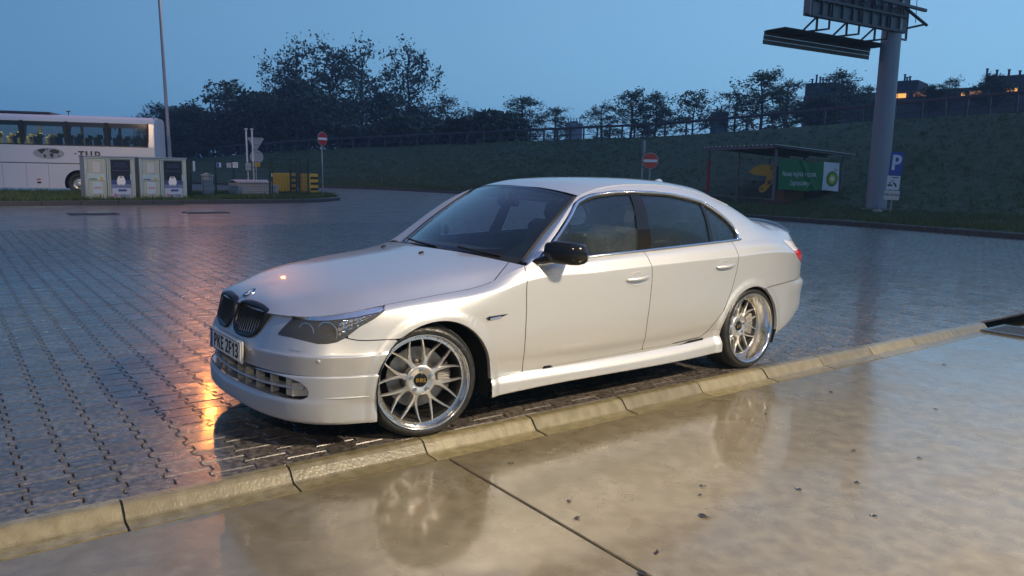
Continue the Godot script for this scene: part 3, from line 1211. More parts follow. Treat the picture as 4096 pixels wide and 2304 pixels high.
	both(car, "quarter_pillar_cover", mb, M.gloss_black)
	# black sail behind the mirror
	mb = MB.new()
	cut(K, field(K, func(p, q): return minf(pin(glass, q), 0.865 - q.x)), mb, -0.001)
	both(car, "mirror_sail", mb, M.gloss_black)
	var panes := []
	for w in 3:
		mb = MB.new()
		cut(K, field(K, func(p, q):
			var f := pin(glass, q) + 0.004
			if w == 0:
				return minf(f, minf(bp0.call(q.y) - q.x, q.x - 0.862))
			if w == 1:
				return minf(f, minf(q.x - bp1.call(q.y), qd.call(q.y) - 0.018 - q.x))
			return minf(f, q.x - qd.call(q.y) - 0.018)), mb, -0.007)
		var inner := MB.new()
		inner.add(mb)
		for k in inner.v.size():
			inner.v[k] -= inner.n[k] * 0.004
		mb.add(inner)
		panes.append(mb)
	# rubber seal inside the trim
	mb = MB.new()
	cut(K, field(K, func(p, q):
		var d := pin(glass, q)
		return minf(d + 0.002, 0.012 - d)), mb, -0.0025)
	both(car, "window_seal", mb, M.black)

	for m in 2:
		var df := part(car, "front_door", door_f if m == 0 else door_f.mirrored(), paint)
		part(df, "window_pane", panes[0] if m == 0 else panes[0].mirrored(), M.side_glass)
		var dr := part(car, "rear_door", door_r if m == 0 else door_r.mirrored(), paint)
		part(dr, "window_pane", panes[1] if m == 0 else panes[1].mirrored(), M.side_glass)
		part(car, "quarter_pane", panes[2] if m == 0 else panes[2].mirrored(), M.side_glass)
		for h in [[df, 1.565, 0.795], [dr, 2.478, 0.825]]:
			door_handle(h[0], S, h[1], h[2], m == 1)

	car_lamps(car, S, lamp)
	car_top(car)
	car_front(car, S)
	car_inside(car, S, K, slot)
	mirrors(car)
	# repeater lamp on the front wing
	var rp := side_poly([[0.345, 0.655], [0.365, 0.628], [0.535, 0.637], [0.520, 0.660]])
	mb = MB.new()
	cut(S, field(S, func(p, q): return pin(rp, q), 1.6, 2.1), mb, 0.006, ci.call(1.6), ci.call(2.1))
	var mb2 := MB.new()
	var ro := on_side(S, s_of_x(0.415), 0.644)
	mb2.cbox(ro[0] + ro[1] * 0.008, Vector3(0.085, 0.012, 0.006), 0.002, Basis(Vector3.BACK, 0.06))
	for m in 2:
		var o := part(car, "side_repeater", mb if m == 0 else mb.mirrored(), M.gloss_black)
		part(o, "repeater_lens", mb2 if m == 0 else mb2.mirrored(), M.chrome)

	# wheels
	wheel(car, Transform3D(Basis(Vector3.UP, deg_to_rad(-14)), Vector3(-0.04, 0.32, 0.862)), false, 0.0)
	wheel(car, Transform3D(Basis(Vector3.BACK, 0.0) * Basis(Vector3.RIGHT, deg_to_rad(-1.5)), Vector3(2.888, 0.32, 0.893)), true, 17.0)
	wheel(car, Transform3D(Basis(Vector3.UP, PI - deg_to_rad(14)), Vector3(0.04, 0.32, -0.862)), false, 0.0)
	wheel(car, Transform3D(Basis(Vector3.UP, PI) * Basis(Vector3.RIGHT, deg_to_rad(-1.5)), Vector3(2.888, 0.32, -0.893)), true, 0.0)

func door_handle(door: Node, S: Grid, x: float, y: float, flip: bool) -> void:
	var o := on_side(S, s_of_x(x), y)
	var p: Vector3 = o[0]
	var nn: Vector3 = o[1]
	var bs := Basis(Vector3.RIGHT, Vector3.UP, Vector3.BACK)
	bs = Basis(Vector3(1, 0.045, 0).normalized(), Vector3(-0.045, 1, 0).normalized(), Vector3.BACK)
	# the cup behind the bar: a shallow ring and a darker hollow
	var cup := MB.new()
	var r0 := []
	var r1 := []
	var r2 := []
	for k in 32:
		var a := TAU * k / 32
		var e := Vector3(signf(cos(a)) * pow(absf(cos(a)), 0.7) * 0.052, signf(sin(a)) * pow(absf(sin(a)), 0.7) * 0.046, 0)
		r0.append(p + bs * (e * 1.08) + nn * 0.0012)
		r1.append(p + bs * (e * 0.98) + nn * 0.0035)
		r2.append(p + bs * (e * 0.80) + nn * 0.0015)
	cup.sheet([r0, r1, r2], nn, false, true)
	cup.face(r2, nn)
	var bar := MB.new()
	var rows := []
	for k in 17:
		var u := k / 16.0
		var row := []
		var half := 0.0125 * (0.75 + 0.35 * u) * (1.0 if u > 0.03 and u < 0.97 else 0.55)
		var lift := 0.012 + 0.022 * sin(PI * clampf(u, 0.02, 0.98))
		for q in 12:
			var a := TAU * q / 12
			row.append(p + bs * Vector3(-0.095 + 0.20 * u, cos(a) * half + 0.004, 0) + nn * (lift + sin(a) * half * 0.75))
		rows.append(row)
	var mid := p + nn * 0.02
	bar.sheet(rows, mid, true, true)
	bar.face(rows[0], -bs.x)
	bar.face(rows[16], bs.x)
	var h := part(door, "handle", bar.mirrored() if flip else bar, M.paint)
	var cc := part(door, "handle_cup", cup.mirrored() if flip else cup, M.paint)

func car_lamps(car: Node, S: Grid, lamp: PackedVector2Array) -> void:
	var ci := func(s: float) -> int: return clampi(int(s / out_k[-1] * (S.cols - 1)), 0, S.cols - 1)
	var brow := func(s: float) -> float: return table([[0.60, 0.699], [0.64, 0.692], [0.80, 0.692], [0.95, 0.707], [1.09, 0.729], [1.16, 0.739]], s)
	var lens := MB.new()
	cut(S, field(S, func(p, q): return pin(lamp, q) + 0.001, 0.45, 1.25), lens, 0.0015, ci.call(0.45), ci.call(1.25))
	var seal := MB.new()
	cut(S, field(S, func(p, q):
		var d := pin(lamp, q)
		return minf(d + 0.004, 0.007 - d), 0.45, 1.25), seal, -0.001, ci.call(0.45), ci.call(1.25))
	var bucket := MB.new()
	cut(S, field(S, func(p, q): return minf(pin(lamp, q) + 0.006, spl(belt_k[12], belt_y[12], q.x) - 0.012 - q.y), 0.45, 1.25), bucket, 0.0, ci.call(0.45), ci.call(1.25))
	for k in bucket.v.size():
		bucket.v[k] -= Vector3(-0.62, 0.25, 0.74).normalized() * 0.085
	var chrome := MB.new()
	cut(S, field(S, func(p, q): return minf(pin(lamp, q), q.y - brow.call(q.x)), 0.45, 1.25), chrome, -0.004, ci.call(0.45), ci.call(1.25))
	# side wall down to the bucket
	var wall := MB.new()
	var ring := []
	for k in lamp.size():
		var a := lamp[k]
		var b := lamp[(k + 1) % lamp.size()]
		for u in 4:
			var q := a.lerp(b, u / 4.0)
			var o := on_side(S, q.x, minf(q.y, spl(belt_k[12], belt_y[12], q.x) - 0.012))
			ring.append([o[0] + Vector3(-0.62, 0.25, 0.74).normalized() * -0.004, Vector3(-0.62, 0.25, 0.74).normalized()])
	skirt(wall, ring, 0.07)
	# reflectors: two round projectors, a ribbed indicator bowl
	var proj := []
	for d in [[0.825, 0.638, 0.058], [0.690, 0.640, 0.048]]:
		var o := on_side(S, d[0], d[1])
		var ax: Vector3 = (o[1] * 0.8 + Vector3(-0.55, -0.25, 0.25)).normalized()
		var xf := Transform3D(Basis.looking_at(-ax, Vector3.UP), o[0] - o[1] * 0.040)
		var r: float = d[2]
		var bowl := MB.new()
		bowl.lathe([Vector2(r * 1.02, 0.016), Vector2(r * 1.02, 0.02), Vector2(r * 0.94, 0.021), Vector2(r * 0.90, 0.008), Vector2(r * 0.62, -0.018)], 28, xf, false)
		var eye := MB.new()
		eye.lathe([Vector2(r * 0.64, -0.018), Vector2(r * 0.60, -0.004), Vector2(r * 0.45, 0.008), Vector2(r * 0.22, 0.015), Vector2(0.0, 0.0165)], 24, xf, false)
		proj.append([bowl, eye])
	var facets := MB.new()
	for k in 16:
		var u := k / 15.0
		var s := lerpf(0.895, 1.125, u)
		var yy := lerpf(0.650, 0.728, u)
		var o := on_side(S, s, yy)
		var tall := lerpf(0.085, 0.022, u)
		for w in 3:
			var cpos: Vector3 = o[0] - o[1] * (0.018 + 0.004 * u) + Vector3(0, (w - 1) * tall * 0.3, 0)
			facets.cbox(cpos, Vector3(0.020, tall * 0.26, 0.014), 0.004, Basis(Vector3.UP, -0.7 + 0.25 * ((k * 7 + w * 3) % 5 - 2)) * Basis(Vector3.RIGHT, 0.2 * ((k * 3 + w * 5) % 5 - 2)))
	for m in 2:
		var f := func(x: MB) -> MB: return x if m == 0 else x.mirrored()
		var h := part(car, "headlamp", f.call(bucket), M.lamp_dark)
		part(h, "bezel", f.call(wall), M.lamp_dark)
		part(h, "lens", f.call(lens), M.lamp_glass)
		part(h, "seal", f.call(seal), M.black)
		part(h, "chrome_brow", f.call(chrome), M.chrome)
		for q in proj:
			part(h, "reflector", f.call(q[0]), M.rim_polished)
			part(h, "projector", f.call(q[1]), M.projector)
		part(h, "indicator_facets", f.call(facets), M.chrome)

# windscreen, roof, rear screen, boot
func car_top(car: Node) -> void:
	var paint: Material = M.paint
	var rows := []
	var nu := 41
	var nv := 22
	var glass := []
	for i in nv:
		var t := float(i) / (nv - 1)
		var side := curve([[0.0, 0.735, 0.930, 0.722], [0.33, 0.915, 1.080, 0.684], [0.66, 1.092, 1.208, 0.645], [1.0, 1.268, 1.324, 0.598]], t)
		var mid := curve([[0.0, 0.50, 0.955, 0.0], [0.33, 0.735, 1.118, 0.0], [0.66, 0.965, 1.262, 0.0], [1.0, 1.205, 1.383, 0.0]], t)
		var row := []
		for k in nu:
			var u := lerpf(-1, 1, float(k) / (nu - 1))
			var w := absf(u)
			var e := w * w * (1.0 - 0.15 * (1.0 - w))
			row.append(Vector3(lerpf(mid.x, side.x, e), lerpf(mid.y, side.y, pow(w, 2.3)), side.z * u))
		glass.append(row)
	var g := Grid.new()
	g.cols = nu
	g.rows = nv
	for k in nu:
		for i in nv:
			g.P.append(glass[i][k])
			g.Q.append(Vector2(lerpf(-1, 1, float(k) / (nu - 1)), float(i) / (nv - 1)))
	g.finish(Vector3(2.0, 0.2, 0.0))
	var ws := MB.new()
	cut(g, field(g, func(p, q): return 1.0), ws)
	cut(g, field(g, func(p, q): return 1.0), ws, -0.006)
	part(car, "windscreen", ws, M.windscreen)
	for sg in [0, nu - 1]:
		var es := MB.new()
		var ep := []
		var er := []
		for i in nv:
			ep.append(glass[i][sg] + Vector3(0, 0.001, 0))
			er.append(0.007)
		es.tube(ep, er, 8)
		part(car, "windscreen_seal", es, M.black)
	var band := MB.new()
	cut(g, field(g, func(p, q):
		var inner := minf(minf(0.925 + 0.0 * q.y - absf(q.x), 0.962 - q.y), q.y - 0.075 - 0.20 * pow(absf(q.x), 5.0))
		return -inner), band, -0.003)
	part(car, "windscreen_border", band, M.gloss_black)
	# windscreen pillars: from the cabin side round to the edge of the glass
	var pil := []
	for i in 25:
		var t := i / 24.0
		var a := curve(RAIL, lerpf(0.70, 1.285, t))
		var fi := t * (nv - 1.001)
		var b: Vector3 = glass[int(fi)][nu - 1].lerp(glass[int(fi) + 1][nu - 1], fi - int(fi)) + Vector3(0.004, -0.003, 0.004)
		var row := []
		for k in 9:
			var u := k / 8.0
			row.append(a.lerp(b, u) + Vector3(-0.10, 0.25, 0.50) * 0.016 * sin(PI * pow(u, 0.7)))
		pil.append(row)
	var pm := MB.new()
	pm.sheet(pil, Vector3(-0.5, 0.6, 0.5))
	both(car, "windscreen_pillar", pm, paint)
	# scuttle at the foot of the screen and the wipers
	var sc := MB.new()
	var r0 := []
	var r1 := []
	for k in nu:
		var u := lerpf(-1, 1, float(k) / (nu - 1))
		var p: Vector3 = glass[0][k]
		r0.append(p + Vector3(0.05, 0.028, 0))
		r1.append(Vector3(p.x - 0.09, p.y - 0.035, p.z))
	sc.sheet([r0, r1], Vector3(-0.3, 1, 0))
	part(car, "scuttle", sc, M.black)
	for w in [[-0.36, 0.10, 1.0], [0.30, 0.60, 1.0]]:
		var mbw := MB.new()
		var pts := []
		for k in 9:
			var u := lerpf(w[0], w[1], k / 8.0) / 0.72
			var fi := clampf((u + 1) * 0.5 * (nu - 1), 0, nu - 1.01)
			var a: Vector3 = glass[1][int(fi)].lerp(glass[1][int(fi) + 1], fi - int(fi))
			pts.append(a + Vector3(-0.012, 0.02 - 0.02 * (k / 8.0), 0))
		var rad := []
		for k in 9:
			rad.append(0.008)
		mbw.tube(pts, rad, 6)
		part(car, "wiper", mbw, M.black)
	for z in [-0.33, 0.17]:
		var jet := MB.new()
		jet.cbox(Vector3(0.36, 0.957 - 0.06 * z * z, z), Vector3(0.035, 0.014, 0.022), 0.006, Basis(Vector3.BACK, 0.2))
		part(car, "washer_jet", jet, M.black)
	# roof
	var nx := 60
	var roof := []
	for i in nx:
		var t := float(i) / (nx - 1)
		var xr := lerpf(1.285, 2.72, t)
		var xm := lerpf(1.205, 2.87, t)
		var r := curve(RAIL, xr)
		var ym := table(ROOF_MID, xm)
		var row := []
		for k in 49:
			var u := lerpf(-1, 1, k / 48.0)
			var w := absf(u)
			row.append(Vector3(lerpf(xm, xr, w * w), lerpf(ym, r.y, pow(w, 2.6)), (r.z + 0.0) * u))
		roof.append(row)
	var rf := MB.new()
	rf.sheet(roof, Vector3.UP)
	part(car, "roof", rf, paint)
	# roof joint mouldings: thin dark lines where roof meets frame
	for sg in [1.0, -1.0]:
		var jm := MB.new()
		var pts := []
		var rad := []
		for i in 40:
			var r := curve(RAIL, lerpf(1.29, 2.9, i / 39.0))
			pts.append(Vector3(r.x, r.y + 0.0005, r.z * sg))
			rad.append(0.0035)
		jm.tube(pts, rad, 6)
		part(car, "roof_joint_strip", jm, paint)
	# rear screen
	var rs := []
	for i in 16:
		var t := i / 15.0
		var xr := lerpf(2.72, 3.36, t)
		var xm := lerpf(2.87, 3.45, t)
		var r := curve(RAIL, xr)
		var ym := table(ROOF_MID, xm)
		var row := []
		for k in 25:
			var u := lerpf(-1, 1, k / 24.0)
			row.append(Vector3(lerpf(xm, xr, u * u), lerpf(ym, r.y, pow(absf(u), 2.4)), r.z * u))
		rs.append(row)
	var sm := MB.new()
	sm.sheet(rs, Vector3(0.4, 1, 0))
	part(car, "rear_screen", sm, M.dark_glass)
	# boot lid, its dark lip and the back
	var bl := []
	for i in 24:
		var t := i / 23.0
		var xr := lerpf(3.36, 3.86, t)
		var xm := lerpf(3.45, 3.955, t)
		var r := curve(RAIL, xr)
		var ym := table([[3.45, 1.12], [3.6, 1.108], [3.8, 1.092], [3.955, 1.072]], xm)
		var row := []
		for k in 33:
			var u := lerpf(-1, 1, k / 32.0)
			row.append(Vector3(lerpf(xm, xr, u * u), lerpf(ym, r.y, pow(absf(u), 3.0)), r.z * u))
		bl.append(row)
	var bm := MB.new()
	bm.sheet(bl, Vector3.UP)
	var back := []
	for h in 5:
		var row := []
		for k in 33:
			var p: Vector3 = bl[23][k]
			row.append(Vector3(p.x + 0.012 * sin(h * 0.8), lerpf(p.y, 0.78, h / 4.0), p.z))
		back.append(row)
	bm.sheet(back, Vector3.RIGHT)
	part(car, "boot_lid", bm, paint)
	var sp0 := []
	var sp1 := []
	var sp2 := []
	var sp3 := []
	for k in 33:
		var p: Vector3 = bl[21][k]
		var e: Vector3 = bl[23][k]
		var w := 1.0 - pow(absf(lerpf(-1, 1, k / 32.0)), 6.0)
		sp0.append(p + Vector3(-0.01, 0.002, 0))
		sp1.append(p.lerp(e, 0.6) + Vector3(0, 0.016 * w + 0.004, 0))
		sp2.append(e + Vector3(0.035, 0.024 * w + 0.004, 0))
		sp3.append(e + Vector3(0.01, -0.006, 0))
	var sp := MB.new()
	sp.sheet([sp0, sp1, sp2], Vector3.UP)
	sp.sheet([sp2, sp3], Vector3(1, -0.5, 0))
	part(car, "boot_spoiler", sp, M.gloss_black)
	# roof aerial fin
	var fin := MB.new()
	var fr := []
	for i in 7:
		var t := i / 6.0
		var row := []
		for k in 12:
			var a := TAU * k / 12
			row.append(Vector3(2.66 + 0.16 * t + 0.0, table(ROOF_MID, 2.66 + 0.16 * t) - 0.004 + (0.001 + 0.04 * sin(PI * pow(t, 1.6)) + 0.001) * maxf(0.0, sin(a)), 0.03 * cos(a) * sin(PI * clampf(t, 0.06, 0.94))))
		fr.append(row)
	fin.sheet(fr, Vector3(2.74, 1.40, 0), true, true)
	part(car, "aerial_fin", fin, paint)

# kidney grilles, emblem, plate
func car_front(car: Node, S: Grid) -> void:
	var kid := poly([[0.040, 0.700], [0.075, 0.722], [0.150, 0.730], [0.260, 0.727], [0.330, 0.717], [0.372, 0.700], [0.362, 0.650], [0.338, 0.603], [0.300, 0.570], [0.250, 0.553], [0.150, 0.548], [0.085, 0.553], [0.045, 0.578], [0.026, 0.620], [0.026, 0.665]])
	# smooth the outline
	var fine := PackedVector2Array()
	var m := kid.size()
	for k in m:
		for u in 4:
			var t := u / 4.0
			var a := kid[(k - 1 + m) % m]
			var b := kid[k]
			var c := kid[(k + 1) % m]
			var d := kid[(k + 2) % m]
			fine.append(b.cubic_interpolate(c, a, d, t))
	var cen := Vector2(0.20, 0.64)
	var xs := func(z: float, y: float) -> float:
		# front of the body above the bumper at (z, y): leans back with height and round with z
		var p := plan(clampf(z * 1.02, 0.0, 0.5)).x
		return p + table([[0.50, 0.002], [0.57, 0.020], [0.62, 0.036], [0.66, 0.050], [0.70, 0.060], [0.74, 0.074]], y)
	var frame := MB.new()
	var rings := [[], [], [], [], []]
	for q in fine:
		var dirc := (q - cen).normalized()
		var setp := [[0.010, 0.006], [0.006, -0.010], [-0.006, -0.016], [-0.020, -0.010], [-0.024, 0.022]]
		for r in 5:
			var w: Vector2 = q + dirc * setp[r][0]
			rings[r].append(Vector3(xs.call(w.x, w.y) + setp[r][1], w.y, w.x))
	frame.sheet(rings, Vector3(-1, 0.2, 0), false, true)
	var back := MB.new()
	var bk := []
	for q in fine:
		var w: Vector2 = q + (q - cen).normalized() * -0.02
		bk.append(Vector3(xs.call(w.x, w.y) + 0.02, w.y, w.x))
	var bc := Vector3(xs.call(cen.x, cen.y) + 0.03, cen.y, cen.x)
	for k in bk.size():
		back.face_out([bc, bk[k], bk[(k + 1) % bk.size()]], Vector3(0.5, 0.6, 0.2))
	var slats := []
	var inner := PackedVector2Array()
	for q in fine:
		inner.append(q + (q - cen).normalized() * -0.018)
	for k in 12:
		var z := lerpf(0.052, 0.345, k / 11.0)
		var lo := 9.0
		var hi := 0.0
		for j in inner.size():
			var a := inner[j]
			var b := inner[(j + 1) % inner.size()]
			if (a.x - z) * (b.x - z) < 0.0:
				var y := lerpf(a.y, b.y, (z - a.x) / (b.x - a.x))
				lo = minf(lo, y)
				hi = maxf(hi, y)
		if hi - lo < 0.02:
			continue
		var s := MB.new()
		var n := 6
		for j in n:
			var ya := lerpf(lo, hi, float(j) / n)
			var yb := lerpf(lo, hi, float(j + 1) / n)
			var pa := Vector3(xs.call(z, ya), ya, z)
			var pb := Vector3(xs.call(z, yb), yb, z)
			var f := Vector3(-0.004, 0, 0)
			s.face([pa + f + Vector3(0, 0, -0.004), pb + f + Vector3(0, 0, -0.004), pb + f + Vector3(0, 0, 0.004), pa + f + Vector3(0, 0, 0.004)], Vector3(-1, 0.2, 0).normalized())
			for sg in [-1.0, 1.0]:
				var o := Vector3(0, 0, 0.004 * sg)
				s.face([pa + f + o, pb + f + o, pb + o + Vector3(0.022, 0, 0), pa + o + Vector3(0.022, 0, 0)], Vector3(0, 0, sg))
		slats.append(s)
	for sg in 2:
		var f := func(x: MB) -> MB: return x if sg == 0 else x.mirrored()
		var k := part(car, "kidney_grille", f.call(frame), M.satin_black)
		part(k, "backing", f.call(back), M.black)
		for s in slats:
			part(k, "slat", f.call(s), M.black)
	# emblem
	var e := Node3D.new()
	e.name = "emblem"
	car.add_child(e, true)
	var nn := Vector3(-0.48, 0.88, 0).normalized()
	e.transform = Transform3D(Basis(Vector3(0, 0, -1), Vector3(0.88, 0.48, 0).normalized(), nn), Vector3(-0.688, 0.7525, 0))
	e.set_meta("label", "round black-rimmed emblem with blue and white quarters")
	var mb := MB.new()
	mb.lathe([Vector2(0.041, -0.002), Vector2(0.041, 0.003), Vector2(0.039, 0.0045), Vector2(0.028, 0.005)], 40, Transform3D.IDENTITY, false)
	part(e, "ring", mb, M.gloss_black)
	mb = MB.new()
	mb.lathe([Vector2(0.042, -0.002), Vector2(0.0425, 0.003), Vector2(0.041, 0.0045)], 40, Transform3D.IDENTITY, false)
	mb.lathe([Vector2(0.0285, 0.0045), Vector2(0.028, 0.006), Vector2(0.0265, 0.0052)], 40, Transform3D.IDENTITY, false)
	part(e, "chrome_rim", mb, M.chrome)
	for q in 4:
		mb = MB.new()
		var pl := PackedVector2Array([Vector2.ZERO])
		for k in 9:
			var a := PI / 2 * q + PI / 2 * k / 8.0
			pl.append(Vector2(cos(a), sin(a)) * 0.027)
		mb.extrude(pl, 0.003, 0.0052, Transform3D.IDENTITY, false)
		part(e, "quarter", mb, M.emblem_blue if q % 2 == 1 else M.white)
	# number plate on its holder, bent a little round the nose
	var pn := Node3D.new()
	pn.name = "number_plate"
	car.add_child(pn, true)
	pn.transform = Transform3D(Basis(Vector3(0, 0, 1), Vector3(0.03, 1, 0).normalized(), Vector3(-1, 0.03, 0).normalized()), Vector3(-0.836, 0.466, 0.0))
	pn.set_meta("label", "white number plate with black characters and a blue band")
	mb = MB.new()
	mb.cbox(Vector3(0, 0, -0.008), Vector3(0.535, 0.128, 0.016), 0.006)
	part(pn, "holder", mb, M.plate_rim)
	mb = MB.new()
	mb.cbox(Vector3(0, 0, 0.002), Vector3(0.52, 0.114, 0.006), 0.002)
	part(pn, "plate", mb, M.plate_white)
	mb = MB.new()
	mb.cbox(Vector3(-0.237, 0, 0.0035), Vector3(0.044, 0.112, 0.005), 0.001)
	part(pn, "blue_band", mb, M.plate_blue)
	lettering(pn, "characters", "PKE 2F13", 0.108, Vector3(0.022, 0.0, 0.005), Basis.IDENTITY, M.black, 0.003, "Droid Sans", true, 0.93)
	mb = MB.new()
	for b in [[0.0, 0.0525, 0.52, 0.004], [0.0, -0.0525, 0.52, 0.004], [0.257, 0.0, 0.004, 0.109], [-0.257, 0.0, 0.004, 0.109]]:
		mb.box(Vector3(b[0], b[1], 0.0052), Vector3(b[2], b[3], 0.0012))
	part(pn, "plate_border", mb, M.black)

func car_inside(car: Node, S: Grid, K: Grid, slot: PackedVector2Array) -> void:
	# dark shell behind the panel gaps, wheel housings, floor
	var mb := MB.new()
	cut(S, field(S, func(p, q):
		var f := minf(arch_out(ARCH_F, p.x, p.y) if q.x > 0.6 else 1.0, arch_out(ARCH_R, p.x, p.y)) - 0.012
		if q.x < 0.8:
			f = minf(f, q.y - 0.43)
		if q.x < 1.9:
			f = minf(f, spl(belt_k[12], belt_y[12], q.x) - 0.012 - q.y)
		return f), mb, -0.016)
	mb.add(mb.mirrored())
	part(car, "inner_body", mb, M.black)
	for a in [ARCH_F, ARCH_R]:
		for sg in [1.0, -1.0]:
			var w := MB.new()
			var rows := []
			for k in 21:
				var an := lerpf(-0.35, PI + 0.35, k / 20.0)
				var r: float = a.z + 0.006
				rows.append([Vector3(a.x + cos(an) * r, a.y + sin(an) * r, 0.885 * sg), Vector3(a.x + cos(an) * (r + 0.015), a.y + sin(an) * (r + 0.015), 0.60 * sg), Vector3(a.x + cos(an) * r * 0.9, a.y + sin(an) * r * 0.9, 0.56 * sg)])
			w.sheet(rows, Vector3(a.x, a.y, 0.7 * sg), true)
			w.face([Vector3(a.x - 0.36, 0.12, 0.565 * sg), Vector3(a.x + 0.36, 0.12, 0.565 * sg), Vector3(a.x + 0.36, 0.66, 0.565 * sg), Vector3(a.x - 0.36, 0.66, 0.565 * sg)], Vector3(0, 0, sg))
			part(car, "wheel_housing", w, M.black)
			# painted return of the wing edge
			var lp := MB.new()
			var e0 := []
			var e1 := []
			for k in 41:
				var an := lerpf(-0.05, PI + 0.05, k / 40.0)
				var x: float = a.x + cos(an) * a.z
				var y: float = a.y + sin(an) * a.z
				if y < 0.2 or (a == ARCH_F and x < 0.0 and y < 0.41):
					continue
				var o := on_side(S, s_of_x(x), y)
				e0.append(Vector3(x, y, (o[0].z + 0.0) * sg))
				e1.append(Vector3(x + cos(an) * -0.004, y - sin(an) * 0.004, (o[0].z - 0.022) * sg))
			lp.sheet([e0, e1], Vector3(a.x, a.y, 0.87 * sg), true)
			part(car, "wing_edge", lp, M.paint)
	mb = MB.new()
	mb.box(Vector3(1.6, 0.20, 0.0), Vector3(4.4, 0.03, 1.1))
	mb.box(Vector3(1.45, 0.20, 0.0), Vector3(1.9, 0.03, 1.7))
	mb.box(Vector3(-0.1, 0.42, 0.0), Vector3(0.9, 0.3, 1.05))
	mb.box(Vector3(3.3, 0.5, 0.0), Vector3(1.1, 0.4, 1.05))
	part(car, "floor_pan", mb, M.black)
	# dashboard, wheel, seats
	mb = MB.new()
	var rows := []
	for d in [[0.60, 0.90], [0.78, 0.945], [0.95, 0.95], [1.06, 0.92], [1.10, 0.84], [1.06, 0.66]]:
		var r := []
		for k in 13:
			var z := lerpf(-0.70, 0.70, k / 12.0)
			r.append(Vector3(d[0] + 0.06 * absf(z), d[1] - 0.03 * z * z + (0.035 * exp(-pow((z - 0.36) / 0.16, 2.0)) if d[0] > 0.8 and d[0] < 1.08 else 0.0), z))
		rows.append(r)
	mb.sheet(rows, Vector3(0.4, 1, 0))
	part(car, "dashboard", mb, M.interior)
	mb = MB.new()
	var hub := Transform3D(Basis(Vector3(0, 0, -1), Vector3(0.42, 0.91, 0).normalized(), Vector3(0.91, -0.42, 0).normalized()), Vector3(1.20, 0.88, 0.36))
	var pts := []
	var rad := []
	for k in 33:
		var a := TAU * k / 32
		pts.append(hub * Vector3(cos(a) * 0.185, sin(a) * 0.185, 0))
		rad.append(0.016)
	mb.tube(pts, rad, 8, false)
	for a in [0.0, PI, -PI / 2]:
		mb.tube([hub.origin, hub * Vector3(cos(a) * 0.18, sin(a) * 0.18, 0)], [0.03, 0.016], 8)
	mb.lathe([Vector2(0.07, -0.02), Vector2(0.065, 0.02), Vector2(0.0, 0.03)], 16, hub, false)
	part(car, "steering_wheel", mb, M.interior)
	for sx in [[1.62, 0.36], [1.62, -0.36], [2.55, 0.36], [2.55, -0.36]]:
		mb = MB.new()
		var lean := Basis(Vector3.BACK, deg_to_rad(-16))
		mb.cbox(Vector3(sx[0] - 0.12, 0.50, sx[1]), Vector3(0.55, 0.16, 0.52), 0.05)
		mb.cbox(Vector3(sx[0] + 0.20, 0.80, sx[1]), Vector3(0.14, 0.62, 0.50), 0.055, lean)
		mb.cbox(Vector3(sx[0] + 0.33, 1.17, sx[1]), Vector3(0.10, 0.17, 0.27), 0.045, lean)
		mb.cyl(Vector3(sx[0] + 0.28, 1.05, sx[1] - 0.06), Vector3(sx[0] + 0.32, 1.13, sx[1] - 0.06), 0.008, 0.008, 6)
		mb.cyl(Vector3(sx[0] + 0.28, 1.05, sx[1] + 0.06), Vector3(sx[0] + 0.32, 1.13, sx[1] + 0.06), 0.008, 0.008, 6)
		part(car, "seat", mb, M.interior)
	mb = MB.new()
	mb.cbox(Vector3(1.18, 1.27, 0.0), Vector3(0.04, 0.07, 0.25), 0.018)
	mb.cyl(Vector3(1.16, 1.29, 0), Vector3(1.15, 1.35, 0), 0.012, 0.012, 8)
	part(car, "inside_mirror", mb, M.interior)
	# parcel shelf and rear bulkhead, headlining
	mb = MB.new()
	mb.box(Vector3(3.08, 1.0, 0), Vector3(0.6, 0.03, 1.25))
	mb.box(Vector3(2.8, 0.75, 0), Vector3(0.03, 0.5, 1.4))
	part(car, "parcel_shelf", mb, M.interior)
	# door cards
	for sg in [1.0, -1.0]:
		mb = MB.new()
		mb.box(Vector3(1.7, 0.66, 0.80 * sg), Vector3(2.0, 0.56, 0.03))
		part(car, "door_lining", mb, M.interior)

